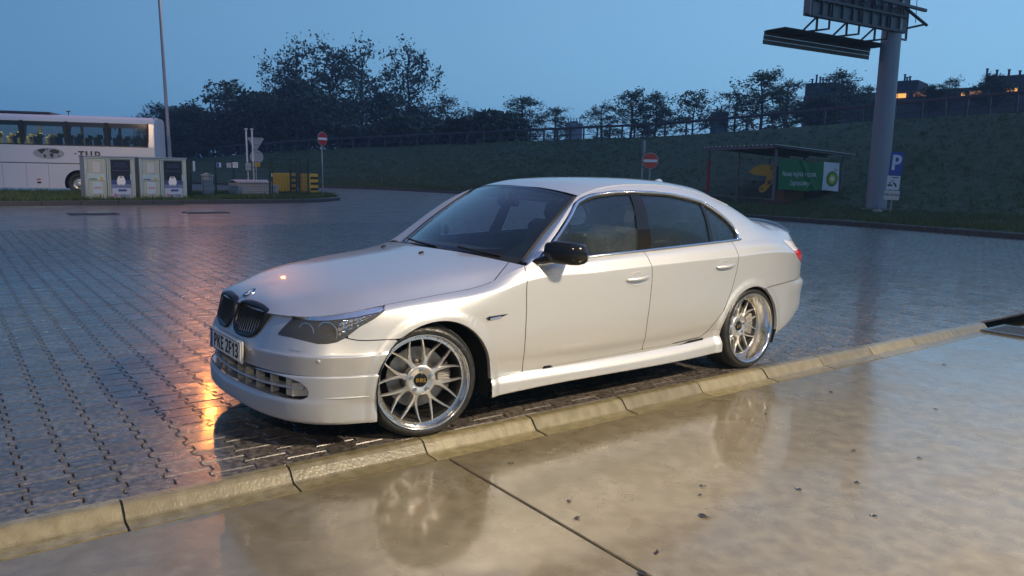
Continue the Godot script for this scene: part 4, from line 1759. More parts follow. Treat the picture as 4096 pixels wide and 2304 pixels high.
func mirrors(car: Node) -> void:
	for sg in 2:
		var shell := MB.new()
		var rows := []
		# from the inner end to the swept-back outer end
		for i in 15:
			var t := i / 14.0
			var cx := lerpf(0.812, 0.905, t) + 0.02 * t * t
			var cz := lerpf(0.905, 1.110, t)
			var k := sqrt(maxf(0.0, 1.0 - pow(maxf(0.0, (t - 0.55) / 0.45), 3.0)))
			k *= lerpf(0.80, 1.0, smoothstep(0.0, 0.25, t))
			var cy := 1.012 - 0.012 * t
			var row := []
			for q in 22:
				var a := TAU * q / 22
				var ca := signf(cos(a)) * pow(absf(cos(a)), 0.75)
				var sa := signf(sin(a)) * pow(absf(sin(a)), 0.75)
				row.append(Vector3(cx + 0.060 * ca * maxf(k, 0.08), cy + 0.069 * sa * maxf(k, 0.15) - 0.004 * ca, cz))
			rows.append(row)
		shell.sheet(rows, Vector3(0.86, 1.01, 1.0), true, true)
		shell.face(rows[0], Vector3(0, 0, -1))
		shell.face(rows[14], Vector3(0, 0, 1))
		var foot := MB.new()
		var fr := []
		for i in 6:
			var t := i / 5.0
			var row := []
			for q in 12:
				var a := TAU * q / 12
				row.append(Vector3(lerpf(0.775, 0.83, t) + 0.05 * cos(a) * lerpf(1.0, 0.8, t), lerpf(0.948, 0.985, t) + 0.022 * sin(a) * lerpf(1.0, 1.5, t), lerpf(0.85, 0.96, t)))
			fr.append(row)
		foot.sheet(fr, Vector3(0.8, 0.965, 0.9), true, true)
		var gl := MB.new()
		gl.cbox(Vector3(0.955, 1.008, 1.01), Vector3(0.004, 0.105, 0.15), 0.001, Basis(Vector3.UP, -0.30))
		var o := part(car, "door_mirror", shell if sg == 0 else shell.mirrored(), M.gloss_black)
		part(o, "mirror_foot", foot if sg == 0 else foot.mirrored(), M.gloss_black)
		part(o, "mirror_glass", gl if sg == 0 else gl.mirrored(), M.chrome)
		if sg == 1:   # folded in on the far side
			var piv := Vector3(0.86, 0, -0.90)
			var turn := Basis(Vector3.UP, deg_to_rad(-68))
			o.transform = Transform3D(turn, piv - turn * piv + Vector3(0.17, 0, 0.02))

# local Z points out of the car; the lip of the rim lies at z = 0
func wheel(car: Node, xf: Transform3D, deep: bool, turn: float) -> void:
	var w := Node3D.new()
	w.name = "wheel"
	car.add_child(w, true)
	w.transform = xf
	var R := 0.32
	var mb := MB.new()
	var wide := 0.27 if deep else 0.235
	mb.lathe([Vector2(0.250, -wide + 0.02), Vector2(0.275, -wide), Vector2(0.300, -wide - 0.006), Vector2(R - 0.008, -wide + 0.012), Vector2(R, -wide + 0.035)], 72, Transform3D.IDENTITY, false)
	mb.lathe([Vector2(R, -wide + 0.035), Vector2(R, -0.045), Vector2(R - 0.003, -0.03), Vector2(R - 0.012, -0.012), Vector2(0.297, -0.001), Vector2(0.282, 0.001), Vector2(0.2725, -0.004), Vector2(0.262, -0.012)], 96, Transform3D.IDENTITY, false)
	part(w, "tyre", mb, M.tyre)
	# tread grooves and blocks as raised ribs
	var tr := MB.new()
	for k in 5:
		var z := lerpf(-wide + 0.05, -0.06, k / 4.0)
		var half := (wide - 0.11) / 5.0 * 0.36
		tr.lathe([Vector2(R - 0.002, z - half), Vector2(R + 0.005, z - half + 0.002), Vector2(R + 0.005, z + half - 0.002), Vector2(R - 0.002, z + half)], 72)
	part(w, "tread", tr, M.tyre)
	# rim: lip, barrel, flange
	mb = MB.new()
	var zf := -0.105 if deep else -0.036      # where the flange with the bolts lies
	var rf := 0.221 if deep else 0.243
	if deep:
		mb.lathe([Vector2(0.264, -0.010), Vector2(0.2715, -0.001), Vector2(0.270, 0.004), Vector2(0.2655, 0.005), Vector2(0.261, 0.002), Vector2(0.255, -0.006), Vector2(0.250, -0.020), Vector2(0.243, -0.05), Vector2(0.236, -0.085), Vector2(0.232, zf)], 96, Transform3D.IDENTITY, false)
	else:
		mb.lathe([Vector2(0.264, -0.010), Vector2(0.2715, -0.001), Vector2(0.270, 0.004), Vector2(0.2655, 0.005), Vector2(0.262, 0.002), Vector2(0.259, -0.008), Vector2(0.2585, -0.020), Vector2(0.256, -0.026), Vector2(0.252, zf)], 96, Transform3D.IDENTITY, false)
	mb.lathe([Vector2(rf + 0.012, zf), Vector2(rf - 0.006, zf + 0.001)], 96)
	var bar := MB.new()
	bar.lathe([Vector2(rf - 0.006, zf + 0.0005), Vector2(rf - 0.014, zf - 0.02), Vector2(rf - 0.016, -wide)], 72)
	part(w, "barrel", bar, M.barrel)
	for k in 24:
		var a := TAU * (k + 0.5) / 24
		var p := Vector3(cos(a) * (rf + 0.004), sin(a) * (rf + 0.004), zf)
		mb.cyl(p, p + Vector3(0, 0, 0.005), 0.0062, 0.005, 8)
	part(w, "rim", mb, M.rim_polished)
	# hub and eight forked spokes
	var zh := zf - 0.012 if not deep else zf - 0.004
	mb = MB.new()
	mb.lathe([Vector2(0.088, zh - 0.045), Vector2(0.088, zh - 0.004), Vector2(0.082, zh + 0.002), Vector2(0.068, zh + 0.003), Vector2(0.050, zh - 0.004), Vector2(0.040, zh - 0.006)], 48, Transform3D.IDENTITY, false)
	mb.lathe([Vector2(0.040, zh - 0.006), Vector2(0.040, zh - 0.03)], 32)
	part(w, "hub", mb, M.rim_silver)
	var sm := MB.new()
	for br in [-1.0, 1.0]:
		var path := []
		var wid := []
		var dep := []
		for k in 11:
			var u := k / 10.0
			var r := lerpf(0.070, rf - 0.002, u)
			var sw := smoothstep(0.12, 1.0, u)
			var a: float = deg_to_rad(14.5) * br * pow(clampf((r - 0.104) / (rf - 0.104), 0.0, 1.0), 0.80) + deg_to_rad(5.0) * br * (1.0 - smoothstep(0.0, 0.30, u))
			path.append(Vector3(r * sin(a), r * cos(a), lerpf(zh + 0.000, zf + 0.002, u) - 0.010 * sin(PI * u) * (1.0 if deep else 1.2)))
			wid.append(lerpf(0.0145, 0.0048, pow(u, 0.55)))
			dep.append(lerpf(0.036, 0.020, u))
		var rows := []
		for k in 11:
			var p: Vector3 = path[k]
			var d: Vector3 = (path[mini(k + 1, 10)] - path[maxi(k - 1, 0)]).normalized()
			var sd := d.cross(Vector3.BACK).normalized()
			var ww: float = wid[k]
			var dd: float = dep[k]
			rows.append([p - sd * ww - Vector3(0, 0, dd), p - sd * ww - Vector3(0, 0, 0.006), p - sd * ww * 0.45, p + sd * ww * 0.45, p + sd * ww - Vector3(0, 0, 0.006), p + sd * ww - Vector3(0, 0, dd)])
		for k in 10:
			for q in 5:
				sm.face_out([rows[k][q], rows[k][q + 1], rows[k + 1][q + 1], rows[k + 1][q]], (path[k] + path[k + 1]) * 0.5 - Vector3(0, 0, 0.02))
	var spoke_mesh := sm.mesh()
	for k in 8:
		var o := part(w, "spoke", spoke_mesh, M.rim_silver)
		o.transform = Transform3D(Basis(Vector3.BACK, TAU * k / 8 + deg_to_rad(-15 + turn)), Vector3.ZERO)
	mb = MB.new()
	mb.lathe([Vector2(0.0385, zh - 0.02), Vector2(0.0385, zh - 0.004), Vector2(0.036, zh), Vector2(0.0, zh + 0.001)], 32, Transform3D.IDENTITY, false)
	part(w, "hub_cap", mb, M.gloss_black)
	lettering(w, "cap_lettering", "BBS", 0.030, Vector3(0, 0, zh + 0.0015), Basis(Vector3.BACK, deg_to_rad(turn - 5.0)), M.gold, 0.001, "Droid Sans", true, 1.15)
	for k in 5:
		var a := TAU * k / 5 + PI / 2
		mb = MB.new()
		var p := Vector3(cos(a) * 0.0605, sin(a) * 0.0605, zh)
		mb.lathe([Vector2(0.0135, -0.004), Vector2(0.0135, 0.004), Vector2(0.0115, 0.0045), Vector2(0.0110, 0.001)], 16, Transform3D(Basis.IDENTITY, p))
		mb.lathe([Vector2(0.0095, 0.0), Vector2(0.0095, 0.008), Vector2(0.007, 0.010), Vector2(0.0, 0.0102)], 6, Transform3D(Basis.IDENTITY, p))
		part(w, "wheel_bolt", mb, M.chrome)
	# brake disc and caliper
	mb = MB.new()
	var zb := -0.135 if not deep else -0.16
	mb.lathe([Vector2(0.174, zb - 0.024), Vector2(0.174, zb), Vector2(0.100, zb), Vector2(0.092, zb + 0.03), Vector2(0.0, zb + 0.031)], 64)
	part(w, "brake_disc", mb, M.brake)
	mb = MB.new()
	for k in 9:
		var a := lerpf(-0.42, 0.42, k / 8.0)
		mb.cbox(Vector3(cos(a) * 0.150, sin(a) * 0.150, zb + 0.022), Vector3(0.085, 0.022, 0.045), 0.008, Basis(Vector3.BACK, a))
	part(w, "brake_caliper", mb, M.caliper)

# ---------------------------------------------------------------- ground
const KO := Vector3(-2.0, 0.0, 0.778)          # a point on the inner edge of the kerb
const KTURN := -0.028                           # the kerb runs almost along X

func kerb_frame() -> Transform3D:
	return Transform3D(Basis(Vector3.UP, KTURN), KO)

const LAWN := [[17.5, 30.0], [20.2, 8.0], [20.9, -3.5], [21.4, -8.6], [21.3, -14.6], [22.6, -24.0], [24.8, -32.0], [25.2, -36.0], [24.8, -40.0], [23.8, -45.0], [21.0, -49.0], [16.0, -56.0], [9.0, -66.0], [-4.0, -84.0], [-30.0, -118.0]]
const CREST := [[52.0, 5.9, 40.0], [47.5, 5.7, 14.0], [46.7, 5.45, -3.0], [46.7, 5.25, -13.2], [47.2, 5.04, -21.8], [47.7, 4.55, -38.7], [45.9, 4.35, -46.5], [42.9, 4.1, -54.1], [38.5, 3.7, -64.0], [33.2, 3.24, -73.9], [28.0, 2.6, -83.5], [23.0, 1.9, -92.3], [12.0, 1.0, -104.0], [-6.0, 0.6, -122.0], [-36.0, 0.4, -150.0]]

func along(pts: Array, t: float) -> Vector3:
	var m := pts.size() - 1
	var f := clampf(t, 0.0, 1.0) * m
	var i := mini(int(f), m - 1)
	var u := f - i
	var g := func(k: int) -> Vector3:
		var q: Array = pts[clampi(k, 0, m)]
		return Vector3(q[0], 0.0, q[1]) if q.size() == 2 else Vector3(q[0], q[1], q[2])
	return g.call(i).cubic_interpolate(g.call(i + 1), g.call(i - 1), g.call(i + 2), u)

func bank(t: float, w: float) -> Vector3:
	var a := along(LAWN, t)
	var b := along(CREST, t)
	var flat := lerpf(0.40, 0.10, smoothstep(0.28, 0.62, t))
	var k := clampf((w - flat) / (1.0 - flat), 0.0, 1.0)
	var y := 0.13 + (b.y - 0.13) * (k * k * (3.0 - 2.0 * k) * 0.45 + k * 0.55)
	return Vector3(lerpf(a.x, b.x, w), y + 0.06 * w * smoothstep(0.0, 0.06, w), lerpf(a.z, b.z, w))

func paver_mesh(mm: float) -> ArrayMesh:
	# double-T stone: straight ends, stepped sides that lock with the next column
	var mb := MB.new()
	var w1 := 0.1095 - mm
	var w2 := 0.0815 - mm
	var h := 0.0825 - mm * 1.3
	var out := [Vector2(-w1, -h), Vector2(w1, -h), Vector2(w1, -h + 0.027), Vector2(w2, -h + 0.050), Vector2(w2, h - 0.050), Vector2(w1, h - 0.027), Vector2(w1, h), Vector2(-w1, h), Vector2(-w1, h - 0.027), Vector2(-w2, h - 0.050), Vector2(-w2, -h + 0.050), Vector2(-w1, -h + 0.027)]
	var inn := Geometry2D.offset_polygon(PackedVector2Array(out), -0.0042, Geometry2D.JOIN_MITER)[0]
	var t := Geometry2D.triangulate_polygon(inn)
	var f := mb.v.size()
	for q in inn:
		mb.vert(Vector3(q.x, 0.0, q.y), Vector3.UP)
	for k in range(0, t.size(), 3):
		mb.tri(f + t[k], f + t[k + 1], f + t[k + 2])
	for k in 12:
		var a: Vector2 = out[k]
		var b: Vector2 = out[(k + 1) % 12]
		# nearest inner points
		var ia := inn[0]
		var ib := inn[0]
		for q in inn:
			if q.distance_to(a) < ia.distance_to(a):
				ia = q
			if q.distance_to(b) < ib.distance_to(b):
				ib = q
		mb.face_out([Vector3(ia.x, 0, ia.y), Vector3(ib.x, 0, ib.y), Vector3(b.x, -0.006, b.y), Vector3(a.x, -0.006, a.y)], Vector3(0, -0.05, 0))
		mb.face_out([Vector3(a.x, -0.006, a.y), Vector3(b.x, -0.006, b.y), Vector3(b.x, -0.03, b.y), Vector3(a.x, -0.03, a.y)], Vector3(0, -0.01, 0))
	return mb.mesh()

func build_ground() -> void:
	var mb := MB.new()
	# the ground under everything, out to the horizon
	mb.face([Vector3(-600, -0.25, 600), Vector3(900, -0.25, 600), Vector3(900, -0.25, -900), Vector3(-600, -0.25, -900)], Vector3.UP)
	structure("ground", mb, M.soil)

	# paved yard: bed, stones near by, plain wet surface far off
	var yard := Node3D.new()
	yard.name = "pavement"
	yard.set_meta("kind", "structure")
	add_child(yard)
	var K := kerb_frame()
	mb = MB.new()
	var far_z := -16.02
	mb.face([K * Vector3(-60, -0.015, 0.02), K * Vector3(40, -0.015, 0.02), K * Vector3(40, -0.015, far_z), K * Vector3(-60, -0.015, far_z)], Vector3.UP)
	part(yard, "bedding", mb, M.joint)
	mb = MB.new()
	mb.face([K * Vector3(-60, -0.004, far_z), K * Vector3(60, -0.004, far_z), K * Vector3(60, -0.004, -140), K * Vector3(-60, -0.004, -140)], Vector3.UP)
	mb.face([K * Vector3(24.0, -0.004, 0.02), K * Vector3(60, -0.004, 0.02), K * Vector3(60, -0.004, far_z), K * Vector3(24.0, -0.004, far_z)], Vector3.UP)
	mb.face([K * Vector3(-60, -0.004, 0.0), K * Vector3(-1.62, -0.004, 0.0), K * Vector3(-1.62, -0.004, far_z), K * Vector3(-60, -0.004, far_z)], Vector3.UP)
	part(yard, "far_paving", mb, M.far_paving)
	var stone := paver_mesh(0.0022)
	var spots := []
	var cam := Vector3(-2.23, 1.48, 4.46)
	var r := RandomNumberGenerator.new()
	r.seed = 11
	for i in range(-8, 131):
		var x := i * 0.191
		for j in 98:
			var z := -0.0825 - 0.165 * j - (0.0825 if i % 2 else 0.0)
			if i % 2 and j == 97:
				continue
			var p := K * Vector3(x, 0, z)
			# a little beyond what the lens takes in on either side
			if p.z > 4.46 - 0.30 * (p.x + 2.23) + 1.5 and p.x > 2.0:
				continue
			if p.x < -2.23 - 0.6 + 0.05 * (4.46 - p.z) - 1.0:
				continue
			var wave := 0.0035 * sin(p.x * 1.7 + 0.6 * sin(p.z * 0.9)) * sin(p.z * 1.3)
			var tilt := Basis(Vector3.RIGHT, r.randfn(0.0, 0.0045)) * Basis(Vector3.BACK, r.randfn(0.0, 0.0045))
			spots.append([Transform3D(K.basis * tilt, Vector3(p.x, wave + r.randfn(0.0, 0.0007), p.z)), p.distance_to(cam) + (50.0 if p.x > -1.4 and p.x < 3.6 and p.z < 0.55 and p.z > -0.7 else 0.0), r.randf()])
	# half stones along the kerb where every second column starts late
	var half := MB.new()
	half.cbox(Vector3(0, -0.015, 0), Vector3(0.205, 0.03, 0.076), 0.005)
	var half_mesh := half.mesh()
	spots.sort_custom(func(a, b): return a[1] < b[1])
	for k in 300:
		var o := part(yard, "paver", stone, M["paver_%d" % (int(spots[k][2] * 4.0) % 4)])
		o.transform = spots[k][0]
	var mm := MultiMesh.new()
	mm.transform_format = MultiMesh.TRANSFORM_3D
	mm.use_colors = true
	mm.mesh = stone
	mm.instance_count = spots.size() - 300
	for k in range(300, spots.size()):
		mm.set_instance_transform(k - 300, spots[k][0])
		var c: float = [0.78, 0.92, 1.05, 1.18][int(spots[k][2] * 4.0) % 4]
		mm.set_instance_color(k - 300, Color(c, c, c))
	var mi := MultiMeshInstance3D.new()
	mi.name = "distant_pavers"
	mi.multimesh = mm
	mi.material_override = M.paver
	mi.set_meta("kind", "stuff")
	yard.add_child(mi)
	for i in range(-7, 60, 2):
		var o := part(yard, "half_paver", half_mesh, M["paver_%d" % (posmod(i * 7, 4))])
		o.transform = Transform3D(K.basis, K * Vector3(i * 0.191, 0.0, -0.041))

	# kerb stones with a chamfered face and a flat foot
	var kerb := Node3D.new()
	kerb.name = "kerb"
	kerb.set_meta("kind", "structure")
	add_child(kerb)
	var prof := PackedVector2Array([Vector2(0.004, -0.2), Vector2(0.004, 0.001), Vector2(0.008, 0.004), Vector2(0.052, 0.003), Vector2(0.066, -0.002), Vector2(0.078, -0.012), Vector2(0.112, -0.052), Vector2(0.122, -0.058), Vector2(0.214, -0.062), Vector2(0.214, -0.2)])
	var pm := MB.new()
	pm.extrude(prof, 0.0, 0.743, Transform3D(Basis(Vector3(0, 0, 1), Vector3(0, 1, 0), Vector3(1, 0, 0)), Vector3.ZERO))
	var smooth := pm.mesh()
	var joint := MB.new()
	joint.extrude(PackedVector2Array([Vector2(0.004, -0.2), Vector2(0.004, -0.008), Vector2(0.06, -0.010), Vector2(0.112, -0.066), Vector2(0.214, -0.072), Vector2(0.214, -0.2)]), 0.743, 0.7545, Transform3D(Basis(Vector3(0, 0, 1), Vector3(0, 1, 0), Vector3(1, 0, 0)), Vector3.ZERO))
	var joint_mesh := joint.mesh()
	r.seed = 5
	for k in range(-8, 11):
		var o := part(kerb, "kerb_stone", smooth, M["kerb_%d" % (posmod(k * 5, 3))])
		o.transform = Transform3D(K.basis * Basis(Vector3.BACK, r.randfn(0, 0.002)), K * Vector3(0.435 + k * 0.7545, r.randfn(0, 0.002), r.randfn(0, 0.002)))
		var q := part(kerb, "kerb_joint", joint_mesh, M.joint)
		q.transform = Transform3D(K.basis, K * Vector3(0.435 + k * 0.7545, 0, 0))

	# concrete apron in bays
	var apron := Node3D.new()
	apron.name = "apron_pavement"
	apron.set_meta("kind", "structure")
	add_child(apron)
	var edges := [-26.0, -14.0, -4.0, 2.005, 10.4, 16.4, 22.4, 40.0]
	for k in edges.size() - 1:
		mb = MB.new()
		var x0: float = edges[k] + 0.006
		var x1: float = edges[k + 1] - 0.006
		for zz in [[0.221, 6.2], [6.212, 12.2], [12.212, 24.0]]:
			mb.cbox(Vector3((x0 + x1) * 0.5, -0.162, (zz[0] + zz[1]) * 0.5), Vector3(x1 - x0, 0.2, zz[1] - zz[0]), 0.005)
		var o := part(apron, "concrete_bay", mb, M.concrete)
		o.transform = K
	mb = MB.new()
	mb.face([K * Vector3(-40, -0.085, 0.2), K * Vector3(50, -0.085, 0.2), K * Vector3(50, -0.085, 30), K * Vector3(-40, -0.085, 30)], Vector3.UP)
	part(apron, "joint_filler", mb, M.joint)

	build_lawns()

func build_lawns() -> void:
	# bank with the flat verge before it
	var rows := []
	var n := FastNoiseLite.new()
	n.frequency = 0.25
	n.seed = 4
	for i in 161:
		var row := []
		for k in 49:
			var p := bank(i / 160.0, pow(k / 48.0, 0.9))
			p.y += n.get_noise_2d(p.x, p.z) * 0.10 * smoothstep(0.0, 0.2, k / 48.0)
			row.append(p)
		rows.append(row)
	var mb := MB.new()
	mb.sheet(rows, Vector3.UP)
	structure("embankment", mb, M.grass)
	# the land behind the crest
	rows = []
	for i in 41:
		var c := along(CREST, i / 40.0)
		var d := Vector3(0.86, 0, -0.5)
		rows.append([c + Vector3(0, 0.05, 0), c + d * 4.0 + Vector3(0, 0.1, 0), c + d * 40.0 + Vector3(0, -0.6, 0), c + d * 160.0 + Vector3(0, -1.0, 0), c + d * 500.0 + Vector3(0, -1.5, 0)])
	mb = MB.new()
	mb.sheet(rows, Vector3.UP)
	structure("plateau_terrain", mb, M.grass)
	# kerb along the verge
	var vk := thing("verge_kerb", "low dark kerb running along the edge of the grass bank", "kerb")
	var pts := []
	for i in 241:
		pts.append(along(LAWN, i / 240.0))
	for i in 240:
		var a: Vector3 = pts[i]
		var b: Vector3 = pts[i + 1]
		var d := (b - a)
		var len := d.length()
		d = d.normalized()
		var side := d.cross(Vector3.UP)
		mb = MB.new()
		mb.cbox((a + b) * 0.5 + Vector3(0, 0.045, 0), Vector3(0.15, 0.21, len - 0.012), 0.02, Basis(side, Vector3.UP, -d))
		part(vk, "kerb_stone", mb, M.dark_kerb)
	# island with the gas cages
	var isl := PackedVector2Array()
	for q in [[-45, -25.2], [-20, -25.7], [0.2, -26.0], [5.0, -26.35], [9.0, -26.45], [10.8, -26.6], [12.2, -27.4], [13.4, -28.7], [14.1, -30.2], [14.4, -32.0], [14.0, -33.6], [13.0, -34.6], [10, -34.9], [6.6, -33.6], [0.0, -35.6], [-20, -45], [-45, -57]]:
		isl.append(Vector2(q[0], q[1]))
	mb = MB.new()
	var inner := Geometry2D.offset_polygon(isl, -0.14)[0]
	var flat := Transform3D(Basis(Vector3.RIGHT, Vector3.BACK, Vector3.DOWN), Vector3.ZERO)
	mb.extrude(inner, 0.25, -0.13, flat)
	structure("island_ground", mb, M.grass)
	var ik := thing("island_kerb", "dark raised kerb round the grass island with the gas cages", "kerb")
	for i in isl.size():
		var a := Vector3(isl[i].x, 0, isl[i].y)
		var b := Vector3(isl[(i + 1) % isl.size()].x, 0, isl[(i + 1) % isl.size()].y)
		var cnt := maxi(1, int(a.distance_to(b) / 1.0))
		if a.x < -8.0 and b.x < -8.0:
			cnt = 1
		for k in cnt:
			var p := a.lerp(b, float(k) / cnt)
			var q := a.lerp(b, float(k + 1) / cnt)
			var d := (q - p)
			mb = MB.new()
			mb.cbox((p + q) * 0.5 + Vector3(0, 0.04, 0), Vector3(0.16, 0.22, d.length() - 0.01), 0.02, Basis(d.normalized().cross(Vector3.UP), Vector3.UP, -d.normalized()))
			part(ik, "kerb_stone", mb, M.dark_kerb)
	# grass blades on the island, the verge and the bank
	var blade := MB.new()
	var r := RandomNumberGenerator.new()
	r.seed = 21
	for k in 9:
		var a := r.randf() * TAU
		var o := Vector3(r.randfn(0, 0.09), 0, r.randfn(0, 0.09))
		var d := Vector3(cos(a), 0, sin(a))
		var lean := Vector3(r.randfn(0, 0.06), 0, r.randfn(0, 0.06))
		var h := r.randf_range(0.07, 0.17)
		blade.face([o - d * 0.012, o + d * 0.012, o + lean + Vector3(0, h, 0)], d.cross(Vector3.UP))
	var places := []
	for k in 26000:
		if k < 7000:
			var p := Vector2(r.randf_range(-1.5, 14.4), r.randf_range(-34.8, -26.3))
			if not Geometry2D.is_point_in_polygon(p, inner):
				continue
			places.append(Vector3(p.x, 0.13, p.y))
		else:
			var p := bank(r.randf_range(0.06, 0.72), pow(r.randf(), 1.3) * 0.98 + 0.012)
			p.y += n.get_noise_2d(p.x, p.z) * 0.08
			places.append(p)
	var mm := MultiMesh.new()
	mm.transform_format = MultiMesh.TRANSFORM_3D
	mm.use_colors = true
	mm.mesh = blade.mesh()
	mm.instance_count = places.size()
	for k in places.size():
		var s := r.randf_range(0.7, 1.5)
		mm.set_instance_transform(k, Transform3D(Basis(Vector3.UP, r.randf() * TAU).scaled(Vector3(s, s * r.randf_range(0.7, 1.2), s)), places[k]))
		var c := r.randf_range(0.7, 1.35)
		mm.set_instance_color(k, Color(c * r.randf_range(0.9, 1.3), c, c * 0.9))
	var mi := MultiMeshInstance3D.new()
	mi.name = "grass"
	mi.multimesh = mm
	mi.material_override = M.blade
	mi.set_meta("kind", "stuff")
	mi.set_meta("label", "short wet grass on the bank, the verge and the island")
	mi.set_meta("category", "grass")
	add_child(mi)

# ---------------------------------------------------------------- things on the left
func round_sign_front(t: Node, at: Vector3, rad: float) -> void:
	var d := Node3D.new()
	d.name = "sign_disc"
	t.add_child(d, true)
	d.position = at
	var mb := MB.new()
	mb.lathe([Vector2(rad, -0.012), Vector2(rad + 0.006, -0.004), Vector2(rad + 0.006, 0.004), Vector2(rad - 0.012, 0.006)], 40)
	mb.lathe([Vector2(rad, -0.012), Vector2(0, -0.012)], 40)
	part(d, "rim", mb, M.sign_grey)
	mb = MB.new()
	mb.lathe([Vector2(rad - 0.010, 0.003), Vector2(0, 0.0031)], 40)
	part(d, "red_face", mb, M.sign_red)
	mb = MB.new()
	mb.cbox(Vector3(0, 0, 0.005), Vector3(rad * 1.72, rad * 0.34, 0.004), 0.001)
	part(d, "white_bar", mb, M.sign_white)

func no_entry(at: Vector3, top: float, rad: float, face: float, label: String, lean := 0.0) -> void:
	var t := thing("no_entry_sign", label, "sign", at, Basis(Vector3.UP, face) * Basis(Vector3.BACK, lean), "red no-entry signs")
	var mb := MB.new()
	mb.cyl(Vector3(0, -0.1, 0), Vector3(0, top, 0), 0.032, 0.032, 12)
	part(t, "post", mb, M.galvanised)
	round_sign_front(t, Vector3(0, top - rad - 0.02, 0.05), rad)

func build_left() -> void:
	build_bus()
	gas_cage(Vector3(2.94, 0.13, -27.25), 1.68, "aluminium gas bottle cage with a dark blue poster, nearer the coach wheel", 0)
	gas_cage(Vector3(4.76, 0.13, -27.25), 1.68, "aluminium gas bottle cage with a dark blue poster, beside the green fence", 1)
	build_compound()
	no_entry(Vector3(13.2, 0.13, -29.9), 2.95, 0.305, 0.35, "round red no-entry sign on a thin post by the striped blocks", 0.012)
	# street lamp
	var t := thing("street_lamp", "tall slim grey lamp post rising out of view behind the gas cages", "street lamp", Vector3(9.3, 0, -40.6), Basis(Vector3.BACK, 0.024))
	var mb := MB.new()
	mb.tube([Vector3(0, -0.1, 0), Vector3(0, 1.2, 0), Vector3(0, 1.25, 0), Vector3(0, 12.0, 0)], [0.13, 0.125, 0.10, 0.055], 14)
	part(t, "pole", mb, M.galvanised)
	mb = MB.new()
	mb.tube([Vector3(0, 11.9, 0), Vector3(0.15, 12.35, 0.05), Vector3(0.6, 12.6, 0.2), Vector3(1.3, 12.68, 0.45)], [0.05, 0.045, 0.04, 0.035], 10)
	part(t, "arm", mb, M.galvanised)
	mb = MB.new()
	mb.cbox(Vector3(1.55, 12.74, 0.53), Vector3(0.75, 0.12, 0.30), 0.05, Basis(Vector3.UP, -0.33))
	part(t, "lantern", mb, M.galvanised)
	mb = MB.new()
	mb.lathe([Vector2(0.0, -0.10), Vector2(0.10, -0.07), Vector2(0.15, 0.0), Vector2(0.15, 0.02), Vector2(0, 0.02)], 16, Transform3D(Basis(Vector3.RIGHT, -PI / 2), Vector3(1.62, 12.63, 0.55)), false)
	part(t, "lamp_glass", mb, M.sodium)
	var l := OmniLight3D.new()
	l.name = "sodium_light"
	l.light_color = Color(1.0, 0.60, 0.24)
	l.light_energy = 45.0
	l.light_size = 0.10
	l.omni_range = 90.0
	l.omni_attenuation = 2.0
	l.shadow_enabled = true
	t.add_child(l)
	l.position = Vector3(1.62, 12.60, 0.55)
	# unseen floodlight mast, added to brighten the cages and the coach
	t = thing("added_floodlight_mast", "slim unseen floodlight mast added to brighten the gas cages and the coach", "street lamp", Vector3(-7.5, 0, -15.0))
	mb = MB.new()
	mb.tube([Vector3(0, -0.1, 0), Vector3(0, 7.2, 0)], [0.08, 0.06], 12)
	part(t, "pole", mb, M.galvanised)
	var aim := Basis.looking_at(Vector3(10.8, -6.2, -13.5).normalized(), Vector3.UP)
	mb = MB.new()
	mb.cbox(Vector3(0, 7.3, 0) + aim.z * 0.08, Vector3(0.40, 0.30, 0.14), 0.03, aim)
	part(t, "lamp_housing", mb, M.galvanised)
	mb = MB.new()
	mb.box(Vector3(0, 7.3, 0), Vector3(0.34, 0.24, 0.01), aim)
	part(t, "lamp_panel", mb, M.lamp_glow)
	var fl := SpotLight3D.new()
	fl.name = "added_flood_light"
	fl.light_color = Color(1.0, 0.84, 0.64)
	fl.light_energy = 150.0
	fl.light_size = 0.12
	fl.spot_range = 60.0
	fl.spot_angle = 26.0
	fl.spot_attenuation = 2.0
	fl.shadow_enabled = true
	t.add_child(fl)
	fl.transform = Transform3D(aim, Vector3(0, 7.3, 0) - aim.z * 0.03)
	# covers in the paving
	for q in [[1.45, -21.1, "low rectangular access cover in the wet paving, the one in front of the coach"], [4.55, -20.9, "low rectangular access cover in the wet paving, the one in front of the cages"]]:
		var c := thing("access_cover", q[2], "cover", Vector3(q[0], 0, q[1]), Basis.IDENTITY, "access covers in the paving")
		mb = MB.new()
		mb.cbox(Vector3(0.6, -0.01, 0.3), Vector3(1.25, 0.07, 0.75), 0.012)
		part(c, "frame", mb, M.dark_kerb)
		mb = MB.new()
		mb.cbox(Vector3(0.6, 0.03, 0.3), Vector3(1.12, 0.02, 0.62), 0.006)
		part(c, "lid", mb, M.steel_wet)

